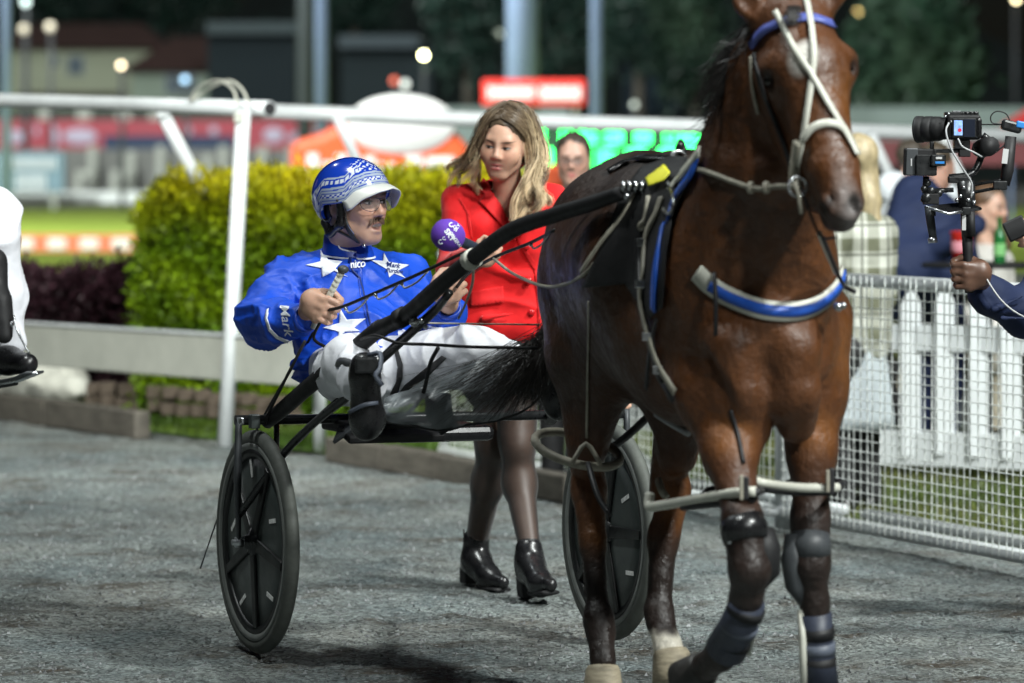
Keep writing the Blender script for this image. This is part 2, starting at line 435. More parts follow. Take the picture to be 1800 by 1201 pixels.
def satin(name, c, rough, vs_, bump, bs, sc3=None, sheen=.0, bd=.006, spec=.5):
    """cloth with soft folds"""
    m, nt, b = newmat(name); co = coords(nt)
    n1 = noise(nt, co, bs, 2, .5, sc3); n2 = noise(nt, co, bs*6, 2, .5)
    h = mathn(nt, 'ADD', n1, mathn(nt, 'MULTIPLY', n2, .12))
    b.inputs['Base Color'].default_value = rgba(c); b.inputs['Roughness'].default_value = rough; b.inputs['Sheen Weight'].default_value = sheen
    b.inputs['Specular IOR Level'].default_value = spec
    f = ramp(nt, noise(nt, co, vs_, 3), .3, .7, .9, 1.1); v = nt.nodes.new('ShaderNodeVectorMath'); v.operation = 'SCALE'; v.inputs[0].default_value = c
    lk(nt, f, v.inputs['Scale']); lk(nt, v.outputs[0], b.inputs['Base Color'])
    lk(nt, bumpn(nt, h, bump, bd), b.inputs['Normal']); return m
M['blue_satin'] = satin('blue_satin', (.006, .07, .56), .54, 8, .5, 11, (1, 1, 1.6), bd=.022)
M['blue_trim'] = satin('blue_trim', (.006, .05, .42), .4, 8, .3, 30)
M['white_satin'] = satin('white_satin', (.74, .77, .82), .45, 8, .3, 25)
M['white_pants'] = satin('white_pants', (.80, .81, .86), .55, 8, .28, 22, (1, 1, 1.0), bd=.016)
M['red_wool'] = satin('red_wool', (.62, .006, .008), .75, 10, .25, 12, sheen=.15, bd=.012, spec=.25)
M['black_skirt'] = satin('black_skirt', (.012, .012, .013), .7, 10, .3, 30)
M['navy_cloth'] = satin('navy_cloth', (.010, .018, .055), .75, 10, .4, 12, bd=.015, spec=.3)
M['purple_foam'] = mat('purple_foam', (.105, .032, .36), .85, var=.08, vs_=40, bump=.25, bs=400)

# ------------------------------------------------------------------ ground
def ground_height(X, Y):
    P = np.stack([X.ravel(), Y.ravel(), np.zeros(X.size)], 1)
    z = .012*vnoise(P*np.array((1, .55, 1)), 1.3, 1)+.009*vnoise(P*np.array((1, .8, 1)), 4.5, 2)+.006*vnoise(P, 12, 3)+.004*vnoise(P, 28, 4)
    z = z.copy(); q = np.random.default_rng(5); xy = P[:, :2]
    if X.size > 20000:
        for k in range(170):
            y0 = 10.8+11*q.random()**1.4; c = np.array((q.uniform(-.14, .14)*y0, y0)); m = np.abs(xy-c).max(1) < .2
            r = np.linalg.norm((xy[m]-c)*np.array((1, .8)), axis=1)/q.uniform(.05, .075); z[m] += -.016*np.exp(-r**2)+.008*np.exp(-(r-1.5)**2*4)
    return (z-.003).reshape(X.shape)
def ground_sheet():
    xs = np.arange(-4.2, 4.2, .028); ys = np.arange(8.6, 27.2, .045)
    X, Y = np.meshgrid(xs, ys, indexing='ij'); Z = ground_height(X, Y)
    e = np.minimum(np.minimum(X+4.2, 4.17-X), np.minimum(Y-8.6, 27.15-Y)); Z = Z*np.clip(e/.3, 0, 1)
    nx, ny = X.shape; V = np.stack([X, Y, Z], -1).reshape(-1, 3); i, j = np.meshgrid(np.arange(nx-1), np.arange(ny-1), indexing='ij')
    a = i*ny+j; Q = np.stack([a, a+ny, a+ny+1, a+1], -1).reshape(-1, 4)
    m, nt, b = newmat('crushed_rock'); co = coords(nt)
    n1 = noise(nt, co, 1.1, 4, .6, (1, .6, 1)); n2 = noise(nt, co, 70, 4, .75); n3 = noise(nt, co, 2.4, 6, .72, (.8, 1.0, 1))
    c = mix(nt, ramp(nt, n1, .38, .64), (.125, .152, .155), (.20, .212, .198))
    c = mix(nt, ramp(nt, n3, .51, .66), c, (.066, .055, .042))
    c = mix(nt, ramp(nt, n3, .34, .46, .75, 0), c, (.22, .25, .235))
    vo = nt.nodes.new('ShaderNodeTexVoronoi'); vo.inputs['Scale'].default_value = 85; lk(nt, co, vo.inputs['Vector'])
    sp = nt.nodes.new('ShaderNodeSeparateColor'); lk(nt, vo.outputs['Color'], sp.inputs[0])
    f = ramp(nt, sp.outputs[0], 0, 1, .3, 1.75); v = nt.nodes.new('ShaderNodeVectorMath'); v.operation = 'SCALE'; lk(nt, c, v.inputs[0]); lk(nt, f, v.inputs['Scale'])
    c2 = mix(nt, ramp(nt, sp.outputs[1], .94, .98), v.outputs[0], (.30, .33, .33))
    lk(nt, c2, b.inputs['Base Color']); b.inputs['Roughness'].default_value = .8; b.inputs['Specular IOR Level'].default_value = .35
    h = mathn(nt, 'ADD', mathn(nt, 'MULTIPLY', vo.outputs['Distance'], -.7), n2)
    lk(nt, bumpn(nt, h, 1.0, .016), b.inputs['Normal'])
    M['rock'] = m
    tag(mkmesh('crushed_rock_apron', V, Q, m), kind='structure')
    # loose chips of stone
    n = 15000; x = rng.uniform(-2.6, 2.6, n); y = 10.6+rng.random(n)**1.3*12
    k = np.abs(x) < y*.135; x, y = x[k], y[k]; n = len(x); z = ground_height(x[:, None], y[:, None])[:, 0]
    s = rng.uniform(.003, .010, n); base = np.array([(-1, -.6, 0), (1, -.7, 0), (.2, 1, 0), (.1, .1, 1.1)])
    a = rng.uniform(0, 6.28, n); ca, sa = np.cos(a), np.sin(a); T = base[None]*s[:, None, None]*rng.uniform(.6, 1.3, (n, 4, 3))
    Vx = T[:, :, 0]*ca[:, None]-T[:, :, 1]*sa[:, None]; Vy = T[:, :, 0]*sa[:, None]+T[:, :, 1]*ca[:, None]
    V = np.stack([Vx+x[:, None], Vy+y[:, None], T[:, :, 2]+z[:, None]-.001], -1).reshape(-1, 3); o = np.arange(n)[:, None]*4
    Fc = np.concatenate([o+np.array(t)[None] for t in ((0, 1, 3), (1, 2, 3), (2, 0, 3))])
    g = rng.uniform(.05, .25, n); cols = np.repeat(np.stack([g*.95, g, g*1.02], 1), 4, 0)
    tag(mkmesh('gravel', V, Fc, mat('stone_chip', rough=.7, vcol=True, var=0), smooth=False, cols=cols), kind='stuff')
ground_sheet()
gm = mat('far_turf', (.13, .17, .035), .9, var=.25, vs_=.35, bump=.3, bs=6)
def sheet(name, pts, z, m, kind='structure'):
    return tag(MB().add([(x, y, z) for x, y in pts], [tuple(range(len(pts)))]).build(name, m), kind=kind)
sheet('ground', [(-1200, -60), (1200, -60), (1200, 1600), (-1200, 1600)], -.05, mat('dark_ground', (.05, .055, .045), .95, var=.3, vs_=.2))
sheet('racetrack_turf', [(-90, 58), (90, 58), (90, 126), (-90, 126)], -.02, mat('track_turf', (.19, .26, .02), .9, var=.22, vs_=.6, bump=.3, bs=8))
sheet('racetrack_sand', [(-120, 126.2), (120, 126.2), (120, 200), (-120, 200)], -.016, mat('track_sand', (.2, .2, .18), .95, var=.15, vs_=.4))
# ------------------------------------------------------------------ kerbs, grass, hedges
def leaves(n, pos_fn, size, colfn, fold=.35):
    """n small folded leaves (two quads each)"""
    P, D = pos_fn(n); n = len(P)
    d = D+rng.normal(size=(n, 3))*.8; d /= np.linalg.norm(d, axis=1)[:, None]
    s = np.cross(d, rng.normal(size=(n, 3))); s /= np.linalg.norm(s, axis=1)[:, None]; u = np.cross(s, d)
    L = (size*rng.uniform(.7, 1.35, n))[:, None]; W = L*.42
    V = np.stack([P, P+d*L*.5+s*W*.5+u*L*fold*.3, P+d*L, P+d*L*.5-s*W*.5+u*L*fold*.3], 1).reshape(-1, 3)
    o = np.arange(n)[:, None]*4; Q = np.concatenate([o+np.array((0, 1, 2))[None], o+np.array((0, 2, 3))[None]])
    return V, Q, np.repeat(colfn(P, n), 4, 0)
def hedge(name, label, lo, hi, n, size, ca, cb, ctop, top, twig):
    lo, hi = np.array(lo), np.array(hi)
    t = thing(name, label, 'hedge' if 'hedge' in name else 'shrub', ((lo+hi)/2*(1, 1, 0)))
    def pos(n):
        f = rng.random(n); P = lo+rng.random((n, 3))*(hi-lo); D = np.zeros((n, 3))
        a = f < .62; P[a, 1] = lo[1]; D[a] = (0, -1, .2)
        b = (f >= .62) & (f < .86); P[b, 2] = hi[2]; D[b] = (0, -.2, 1)
        c = (f >= .86) & (f < .95); P[c, 0] = lo[0]; D[c] = (-1, 0, .2); e = f >= .95; P[e, 0] = hi[0]; D[e] = (1, 0, .2)
        r = np.minimum((hi[2]-P[:, 2]), .12)
        lump = .05*vnoise(P, 3.2, 5)+.07*vnoise(P, 8, 6)
        P = P+D*lump[:, None]+rng.normal(size=(n, 3))*.03
        rr = np.clip(.1-(P[:, 0]-lo[0]), 0, 1)*np.clip((P[:, 2]-hi[2]+.2)/.2, 0, 1); P[:, 2] -= rr
        return P, D
    def colr(P, n):
        k = np.clip((P[:, 2]-hi[2]+.42)/.45, 0, 1)**1.5; k = k*(.75+.5*vnoise(P, 3, 9))
        k2 = np.clip(.5+.7*vnoise(P, 5, 8), 0, 1)
        c = np.array(ca)*(1-k2[:, None])+np.array(cb)*k2[:, None]; c = c*(1-np.clip(k, 0, 1)[:, None])+np.array(ctop)*np.clip(k, 0, 1)[:, None]
        return c*rng.uniform(.4, 1.5, (n, 1))
    V, Q, c = leaves(n, pos, size, colr)
    o = mkmesh('foliage', V, Q, M['leaf'], t, False, c); o['kind'] = 'stuff'
    m = MB().box((lo+hi)/2-(0, 0, .03), (hi-lo)-(.12, .12, .02)); m.build('twig_core', mat(name+'_core', twig, .95, var=.5, vs_=12, bump=.5, bs=20), t)
    return t
hedge('golden_hedge', 'clipped golden green hedge behind the driver and the white rails', (-2.2, 25.2, .05), (.1, 26.4, 1.40), 40000, .052,
      (.055, .14, .004), (.23, .34, .006), (.60, .52, .008), 1, (.015, .025, .004))
hedge('purple_shrub', 'low dark purple leaved shrub left of the golden hedge', (-4.2, 26.9, .05), (-2.42, 27.7, .80), 11000, .06,
      (.028, .012, .016), (.05, .022, .03), (.07, .028, .04), 1, (.008, .004, .005))
def grassfield(name, poly, n, z, hgt, ca, cb):
    xs = [p[0] for p in poly]; ys = [p[1] for p in poly]
    P = np.stack([rng.uniform(min(xs), max(xs), n), rng.uniform(min(ys), max(ys), n)], 1); P = P[inpoly(P, poly)]; n = len(P)
    h = hgt*rng.uniform(.5, 1.3, n); a = rng.uniform(0, 6.28, n); wv = .006; L = rng.normal(size=(n, 2))*h[:, None]*.4
    A = np.stack([P[:, 0]-wv*np.cos(a), P[:, 1]-wv*np.sin(a), np.full(n, z)], 1); B = np.stack([P[:, 0]+wv*np.cos(a), P[:, 1]+wv*np.sin(a), np.full(n, z)], 1)
    C = np.stack([P[:, 0]+L[:, 0], P[:, 1]+L[:, 1], z+h], 1); V = np.stack([A, B, C], 1).reshape(-1, 3)
    k = np.clip(.5+.8*vnoise(np.stack([P[:, 0], P[:, 1], 0*P[:, 0]], 1), 1.5, 4), 0, 1)[:, None]
    c = (np.array(ca)*(1-k)+np.array(cb)*k)*rng.uniform(.6, 1.35, (n, 1))
    tag(mkmesh(name, V, np.arange(3*n).reshape(-1, 3), M['leaf'], None, False, np.repeat(c, 3, 0)), kind='stuff')
    sheet('turf_soil', poly, z-.004, mat(name+'_soil', tuple(np.array(ca)*.6), .95, var=.4, vs_=7))
EDGE = [(-3.6, 27.6), (-3.26, 26.9), (-1.03, 22.5), (0.0, 20.7), (1.2, 18.35), (2.2, 15.9), (2.9, 14.2)]
grassfield('grass', [(-3.75, 26.9), (-2.1, 24.2), (-1.5, 23.2), (-1.03, 22.45), (-.3, 21.1), (.6, 19.6), (.6, 24.9), (.3, 29), (-4.7, 29), (-4.7, 27.2)], 60000, .015, .045, (.06, .12, .012), (.11, .17, .02))
grassfield('grass', [(.85, 19.6), (1.5, 18.2), (2.45, 15.8), (3.4, 13.7), (6, 14), (6, 24), (.6, 24)], 42000, .015, .05, (.075, .12, .022), (.14, .15, .045))
sheet('paved_terrace', [(-40, 26.4), (40, 26.4), (40, 29.8), (-40, 29.8)], -.012, mat('terrace_paving', (.16, .17, .15), .9, var=.2, vs_=1))

def kerb(p, q, h, wd, parts, label, m, name='kerb_timber'):
    p, q = np.array(p, float), np.array(q, float); t = thing(name, label, 'kerb', (p+q)/2)
    dr = (q-p)/parts; R = frame(dr)
    for i in range(parts):
        c = p+dr*(i+.5); L = np.linalg.norm(dr)
        MB().box(c+(0, 0, h/2-.01+.006*(i % 2)), (wd, L-.015, h), R).build('timber' if 'timber' in name else 'kerb_block', m, t, bevel=.012)
kerb(G(-60, 726), G(252, 772), .16, .1, 2, 'old weathered timber kerb at the end of the white block on the left', M['timber'])
kerb(G(585, 808), G(1010, 884), .13, .1, 4, 'long dark kerb along the gravel behind the reporter', M['timber'])
# whitewashed block under the long beam
t = thing('concrete_block', 'whitewashed crumbling concrete block under the left end of the beam', 'block', U(70, 690, 25.9))
prims_ = [cone(U(-80, 672, 26.4), U(120, 668, 26.0), .12, .12, .02), cone(U(-80, 690, 26.2), U(140, 684, 25.8), .09, .07, .03)]
V, Q = surface(prims_, .02); V = V+normals(V, Q)*(.02*vnoise(V, 9, 1)+.01*vnoise(V, 25, 2))[:, None]
mkmesh('block', V, Q, M['concrete'], t)
# edging of old bricks under the beam
t = thing('brick_edging', 'row of old garden edging bricks in the shade under the beam', 'edging', U(350, 690, 25.2))
bme = None
for r in range(2):
    for i in range(14):
        a = U(165+i*27, 668+i*2.2, 25.6-.11*i); c = a+np.array((0, .0, -.07+.085*r-.06))
        b = MB().box(ZERO, (.095, .1, .075))
        if bme is None: o = b.build('brick', M['brick'], t, bevel=.008); bme = o.data
        else:
            o = bpy.data.objects.new('brick', bme); put(o, t)
            bv = o.modifiers.new('bevel', 'BEVEL'); bv.width = .008
        o.location = Vector(c+rng.normal(size=3)*.006); o.rotation_euler = (0, 0, rng.normal()*.05)

# ------------------------------------------------------------------ white rails on the left
t = thing('running_rail', 'white tubular running rail with an open end above the hedge on the left', 'rail', U(415, 780, 22.95))
RL = [(-160, 171, 26.6), (0, 176.5, 26.0), (240, 184, 24.6), (474, 191, 23.2)]
a = MB(); P = [U(*q) for q in RL]
a.tube(P, .042, 16); a.build('top_rail', M['white_paint'], t, True)
e = P[-1]; ax = unit(P[-1]-P[-2])
Re = np.stack([unit(np.cross(ax, (0, 0, 1))), np.cross(unit(np.cross(ax, (0, 0, 1))), ax)*-1, ax], 1)
MB().lathe(e+ax*.001, [(.037, .0), (.034, .004), (.0, .004)], Re, 16).build('rail_mouth', M['dark_strap'], t)
a = MB(); a.tube([U(428, 196, 23.05), U(395, 785, 22.95)], .042, 14); a.build('post', M['white_paint'], t, True)
MB().box(U(420, 207, 23.03), (.05, .07, .06)).build('rail_clamp', M['beam'], t, bevel=.006)
a = MB(); a.tube([U(562, 560, 22.55), U(562, 797, 22.55)], .035, 14); a.build('post', M['white_paint'], t, True)
for px, s in ((0, 0), (16, 1)):
    tube('cable_tie', [U(333+px*.2, 178, 23.9), U(352+px*.7, 152+s*6, 23.8), U(385+px, 142, 23.5), U(410+px, 158, 23.3), U(417+px*1.3, 186, 23.1)], .008, M['white_plastic'], t, 6, 6)
t = thing('brace_strut', 'short sloping white strut poking out of the hedge below the rail', 'strut', U(360, 420, 25.5))
tube('strut_tube', [U(285, 199, 25.2), U(334, 292, 25.3), U(400, 418, 25.5), U(420, 470, 25.6)], .041, M['white_paint'], t, 14)
MB().box(U(286, 200, 25.17), (.07, .05, .05)).build('strut_cap', M['white_paint'], t, bevel=.01)
t = thing('long_beam', 'long pale weathered board beam below the running rail', 'beam', U(250, 640, 24.4))
p, q = U(-120, 594, 26.1), U(690, 650, 21.7); R = frame(q-p)
MB().box((p+q)/2, (.07, np.linalg.norm(q-p), .24), R).build('board', M['beam'], t, bevel=.008)
MB().box((p+q)/2+(0, 0, .128), (.09, np.linalg.norm(q-p), .012), R).build('top_cap', M['white_paint'], t, bevel=.003)
# second rail, behind the people
t = thing('outer_rail', 'long white track rail on leaning struts behind the reporter and the crowd', 'rail', U(1100, 400, 27))
tube('top_rail', [U(462, 196, 27.2), U(800, 209, 27.6), U(1200, 222, 28), U(1900, 243, 28.6)], .05, M['white_paint'], t, 14)
for x, y, d in ((590, 202, 27.3), (1530, 236, 28.2), (1655, 240, 28.3)):
    tube('strut', [U(x, y, d), U(x+40, y+85, d+.1), U(x+95, y+200, d+.3), U(x+102, y+290, d+.4), U(x+102, 700, d+.4)], .036, M['white_paint'], t, 10)

# ------------------------------------------------------------------ white mesh crowd barriers
wv = None; wh = None
def barrier(p, q, label, hgt=1.08):
    global wv, wh
    p, q = np.array(p, float)*(1, 1, 0), np.array(q, float)*(1, 1, 0); t = thing('mesh_barrier', label, 'barrier', (p+q)/2, 'white mesh crowd barriers along the gravel')
    L = np.linalg.norm(q-p); dr = unit(q-p); nb = np.array((-dr[1], dr[0], 0))
    f = lambda x, z, o=0: p+dr*x+np.array((0, 0, z))+nb*o
    tube('top_rail', [f(0, hgt), f(L, hgt)], .028, M['white_paint'], t, 12)
    tube('bottom_rail', [f(0, .07), f(L, .07)], .028, M['white_paint'], t, 12)
    for x in (.03, L-.03): tube('post', [f(x, .0), f(x, hgt)], .021, M['white_paint'], t, 10)
    tube('foot_rail', [f(.1, .06, .34), f(L-.1, .06, .34)], .026, M['white_paint'], t, 10)
    if wv is None:
        wv = MB().tube([(0, 0, 0), (0, 0, hgt-.04)], .0029, 5).build('vertical_wire', M['white_wire']); bpy.data.objects.remove(wv.copy()); 
        wvm = wv.data; bpy.data.objects.remove(wv); wv = wvm
        wh_ = MB().tube([(0, 0, 0), (1, 0, 0)], .0023, 5).build('horizontal_wire', M['white_wire']); wh = wh_.data; bpy.data.objects.remove(wh_)
    n = int(L/.056)
    for i in range(1, n):
        o = bpy.data.objects.new('vertical_wire', wv); put(o, t); o.location = Vector(f(i*L/n, .06, -.03)+np.array((rng.normal()*.002, 0, 0)))
        o.rotation_euler = (rng.normal()*.003, rng.normal()*.004, 0)
    m = int((hgt-.1)/.042)
    for i in range(m+1):
        o = bpy.data.objects.new('horizontal_wire', wh); put(o, t); o.location = Vector(f(.02, .09+i*.042, -.026)); o.scale = (L-.04, 1, 1)
        o.rotation_euler = (0, rng.normal()*.002, math.atan2(dr[1], dr[0]))
# the line of barriers recedes to the left
A0 = np.array((2.95, 13.5, 0)); A1 = np.array((1.16, 18.0, 0)); A2 = np.array((.42, 19.85, 0)); A3 = np.array((-.36, 21.75, 0))
barrier(A1, A0, 'near white mesh barrier on the right, beyond the horse')
barrier(A2, A1+(A2-A1)*.01, 'white mesh barrier seen through the horse\'s legs')
barrier(A3, A2+(A3-A2)*.01, 'farthest white mesh barrier, behind the reporter\'s legs')
# white picket fence behind
t = thing('picket_fence', 'white picket fence on the grass behind the near mesh barrier', 'fence', U(1690, 840, 20.4))
pm = None
for i in range(13):
    x = 1425+i*59; d = 20.9-i*.09
    if pm is None:
        prof = [(-.047, 0), (.047, 0), (.047, .74), (.026, .79), (0, .81), (-.026, .79), (-.047, .74)]
        o = MB().prism([(a, 0, b) for a, b in prof], (0, .022, 0)).build('picket', M['white_paint'], t); pm = o.data
    else: o = bpy.data.objects.new('picket', pm); put(o, t)
    c = U(x, 800, d); o.location = (c[0], c[1], .13+rng.normal()*.004)
    o.rotation_euler = (0, rng.normal()*.008, 0)
for z, h in ((.70, .13), (.16, .17)):
    a, b = U(1400, 600, 20.97), U(1900, 600, 20.2); a[2] = b[2] = z; R = frame(b-a)
    MB().box((a+b)/2, (.03, np.linalg.norm(b-a), h), R).build('fence_rail', M['white_paint'], t, bevel=.004)
# ------------------------------------------------------------------ the horse
def coat_mat():
    m, nt, b = newmat('bay_coat'); co = coords(nt); c = attr(nt, 'Col').outputs['Color']
    n = noise(nt, co, 7, 5, .7); n2 = noise(nt, co, 90, 3, .7, (1, 1, .25))
    f = mathn(nt, 'MULTIPLY', ramp(nt, n, .3, .7, .78, 1.25), ramp(nt, n2, .3, .7, .85, 1.15))
    v = nt.nodes.new('ShaderNodeVectorMath'); v.operation = 'SCALE'; lk(nt, c, v.inputs[0]); lk(nt, f, v.inputs['Scale'])
    # star on the forehead and snip on the nose, in the head's own measure
    h = attr(nt, 'hl').outputs['Vector']
    s1 = blob(nt, h, -.022, -.088, .034, .046, .4, .35, .0); s2 = blob(nt, h, .012, -.475, .022, .05, 0, .9, .0)
    s1 = mathn(nt, 'MULTIPLY', s1, ramp(nt, n2, .3, .5, .6, 1))
    cc = mix(nt, s1, v.outputs[0], (.62, .60, .55)); cc = mix(nt, mathn(nt, 'MULTIPLY', s2, .55), cc, (.34, .31, .30))
    lk(nt, cc, b.inputs['Base Color'])
    lk(nt, ramp(nt, noise(nt, co, 22, 4, .7), .3, .7, .34, .68), b.inputs['Roughness']); b.inputs['Specular IOR Level'].default_value = .55
    b.inputs['Sheen Weight'].default_value = .0
    hgt = mathn(nt, 'ADD', mathn(nt, 'ADD', noise(nt, co, 14, 2, .5), mathn(nt, 'MULTIPLY', noise(nt, co, 42, 3, .6), .55)), mathn(nt, 'MULTIPLY', n2, .25))
    lk(nt, bumpn(nt, hgt, .62, .014), b.inputs['Normal']); return m
def blob(nt, vec, cx, cz, rx, rz, rot=0, soft=.25, ymin=None):
    mp = nt.nodes.new('ShaderNodeMapping'); mp.vector_type = 'TEXTURE'; lk(nt, vec, mp.inputs[0])
    mp.inputs['Location'].default_value = (cx, 0, cz); mp.inputs['Rotation'].default_value = (0, rot, 0); mp.inputs['Scale'].default_value = (rx, 1e4, rz)
    ln = nt.nodes.new('ShaderNodeVectorMath'); ln.operation = 'LENGTH'; lk(nt, mp.outputs[0], ln.inputs[0])
    r = ramp(nt, ln.outputs['Value'], 1-soft, 1+soft, 1, 0)
    if ymin is not None:
        sp = nt.nodes.new('ShaderNodeSeparateXYZ'); lk(nt, vec, sp.inputs[0]); r = mathn(nt, 'MULTIPLY', r, mathn(nt, 'GREATER_THAN', sp.outputs[1], ymin))
    return r
HK = .03
horse = thing('horse', 'bay racing horse in harness with white crossed straps on its face, walking towards us', 'horse', G(1200, 1240))
def build_horse():
    p = []
    C = lambda a, b, ra, rb=None, k=.05: p.append(cone(U(*a), U(*b), ra, rb, k))
    # barrel, croup, withers
    C((1205, 470, 11.85), (1150, 470, 12.2), .30, .29, .08)
    C((1140, 425, 12.3), (1105, 428, 12.45), .26, .245, .1)
    C((1240, 400, 11.65), (1200, 400, 11.9), .18, .2, .1)
    C((1165, 470, 12.35), (1050, 520, 12.5), .24, .16, .1)
    # chest and shoulders
    C((1332, 590, 11.36), (1260, 560, 11.75), .22, .28, .1)
    C((1225, 520, 11.5), (1262, 690, 11.3), .15, .115, .06)
    C((1425, 560, 11.5), (1425, 690, 11.4), .115, .095, .06)
    C((1290, 610, 11.17), (1302, 690, 11.19), .08, .075, .03)
    C((1392, 610, 11.17), (1386, 690, 11.19), .08, .075, .03)
    C((1345, 560, 11.17), (1345, 690, 11.28), .08, .08, .04)
    C((1310, 690, 11.17), (1322, 752, 11.22), .058, .05, .025); C((1408, 690, 11.17), (1400, 745, 11.24), .055, .05, .025)
    p.append(('c', U(1362, 640, 11.045), U(1364, 770, 11.10), .03, .035, .035, -1)); p.append(('c', U(1250, 620, 11.16), U(1275, 720, 11.12), .015, .02, .03, -1)); p.append(('c', U(1452, 610, 11.22), U(1440, 700, 11.2), .012, .018, .03, -1))
    # neck
    C((1300, 480, 11.35), (1335, 300, 11.16), .22, .145, .08)
    C((1275, 420, 11.5), (1345, 120, 11.12), .16, .10, .08)
    C((1385, 480, 11.24), (1385, 300, 11.08), .135, .095, .07)
    C((1350, 200, 11.1), (1385, 70, 11.04), .11, .09, .06)
    # head
    hx = lambda x, y, d: U(x, y, d)
    C((1398, 40, 11.0), (1420, 120, 10.93), .085, .105, .04)
    C((1425, 130, 10.90), (1462, 290, 10.78), .092, .058, .05)
    C((1380, 150, 11.0), (1445, 345, 10.86), .085, .05, .05)
    C((1440, 150, 11.0), (1478, 330, 10.86), .075, .045, .05)
    C((1466, 300, 10.77), (1478, 355, 10.755), .056, .058, .04)
    C((1466, 385, 10.80), (1482, 388, 10.79), .032, .03, .03)
    C((1355, 128, 10.93), (1358, 142, 10.92), .042, .035, .03)          # brow over each eye
    C((1480, 108, 10.93), (1484, 122, 10.925), .042, .035, .03)
    C((1405, 190, 10.86), (1432, 300, 10.80), .022, .015, .03)          # cheek bone ridge
    for a, b in (((1340, 40, 11.03), (1287, -28, 11.02)), ((1440, 25, 11.02), (1482, -45, 10.98))):   # ears
        A, B = U(*a), U(*b); p.append(cone(A, A*.45+B*.55, .035, .036, .03)); p.append(cone(A*.45+B*.55, B, .036, .006, .02))
        p.append(('c', A*.55+B*.45+np.array((0, -.035, 0)), A*.2+B*.8+np.array((0, -.03, 0)), .02, .012, .02, -1))
    for x, y, d in ((1457, 360, 10.70), (1500, 362, 10.705)): p.append(('e', U(x, y, d), np.array((.018, .045, .03)), np.eye(3), .014, -1))
    p.append(cone(U(1452, 352, 10.715), U(1462, 372, 10.71), .012, .012, .015)); p.append(('c', U(1466, 392, 10.74), U(1492, 392, 10.745), .006, .006, .01, -1))
    p.append(('e', U(1349, 142, 10.885), np.array((.02, .02, .017)), np.eye(3), .02, -1)); p.append(('e', U(1497, 122, 10.90), np.array((.012, .02, .016)), np.eye(3), .02, -1))
    # near hind leg
    C((1060, 500, 12.45), (1040, 620, 12.42), .165, .135, .07); C((1110, 520, 12.3), (1085, 640, 12.3), .17, .11, .08)
    C((1045, 620, 12.42), (1032, 790, 12.38), .125, .058, .05); C((1070, 640, 12.32), (1040, 780, 12.34), .08, .04, .05)
    C((1032, 780, 12.42), (1035, 865, 12.44), .05, .05, .03); C((1030, 820, 12.5), (1035, 880, 12.46), .02, .032, .03)
    C((1036, 865, 12.41), (1042, 960, 12.36), .05, .038, .03); C((1042, 950, 12.36), (1052, 1085, 12.28), .034, .034, .03)
    C((1026, 900, 12.47), (1040, 1080, 12.34), .017, .019, .012); C((1156, 930, 12.31), (1150, 1065, 12.21), .017, .019, .012)
    C((1052, 1090, 12.27), (1056, 1110, 12.26), .046, .045, .03); C((1056, 1115, 12.25), (1060, 1165, 12.2), .037, .04, .02)
    # far hind leg
    C((1190, 600, 12.2), (1195, 700, 12.2), .15, .105, .07); C((1198, 680, 12.22), (1192, 800, 12.22), .1, .058, .05)
    C((1180, 780, 12.28), (1168, 860, 12.3), .055, .045, .04); C((1186, 860, 12.26), (1166, 950, 12.22), .05, .042, .03)
    C((1166, 940, 12.22), (1158, 1070, 12.16), .042, .036, .03); C((1158, 1075, 12.15), (1160, 1092, 12.14), .045, .043, .02); C((1163, 1095, 12.13), (1176, 1145, 12.06), .036, .045, .02)
    # right fore leg, lifted
    C((1262, 690, 11.32), (1282, 800, 11.2), .105, .068, .05); C((1282, 790, 11.2), (1306, 920, 11.08), .066, .046, .04)
    C((1306, 915, 11.06), (1318, 1000, 11.03), .056, .055, .03); C((1318, 1005, 11.04), (1312, 1050, 11.08), .05, .04, .03)
    C((1312, 1050, 11.08), (1278, 1130, 11.22), .04, .036, .03); C((1276, 1132, 11.22), (1266, 1152, 11.25), .047, .045, .02); C((1262, 1155, 11.26), (1240, 1172, 11.34), .038, .042, .02)
    # left fore leg, standing
    C((1425, 680, 11.4), (1426, 800, 11.36), .088, .062, .05); C((1428, 790, 11.36), (1424, 920, 11.33), .062, .045, .04)
    C((1424, 915, 11.32), (1424, 990, 11.3), .052, .052, .03); C((1424, 990, 11.3), (1432, 1060, 11.32), .05, .036, .03)
    C((1432, 1060, 11.32), (1440, 1190, 11.34), .036, .035, .03); C((1440, 1195, 11.34), (1442, 1215, 11.33), .046, .045, .02); C((1442, 1220, 11.32), (1446, 1262, 11.27), .037, .043, .02)
    # belly and groin
    C((1130, 600, 12.2), (1220, 610, 11.75), .14, .2, .1)
    V, Q = surface(p, .0105); V = relax(V, Q, 2, .5)
    N = normals(V, Q)
    V = V+N*(.004*ridge(V*np.array((1, 1, .6)), 7, 3)*smask(V[:, 2], .5, .9))[:, None]
    z = V[:, 2]; pp = pxof(V)
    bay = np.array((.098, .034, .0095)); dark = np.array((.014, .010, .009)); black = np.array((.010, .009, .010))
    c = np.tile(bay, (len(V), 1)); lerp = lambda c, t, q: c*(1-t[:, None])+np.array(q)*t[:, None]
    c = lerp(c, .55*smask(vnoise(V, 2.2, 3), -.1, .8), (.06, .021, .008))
    c = lerp(c, .75*smask(N[:, 2], .35, .9)*(V[:, 1] > 11.2), (.03, .013, .007))                 # dark bay back, the croup's shade painted in too
    c = c*(1-.5*smask(V[:, 1], 11.45, 11.75)*smask(z, .62, .85))[:, None]          # shade of the flanks and quarters painted into the coat
    c = c*(1-.35*smask(z, 1.32, 1.5)*(V[:, 1] > 11.02))[:, None]  # neck and topline darkened likewise, their shade put into the colour
    fore = V[:, 1] < 11.75
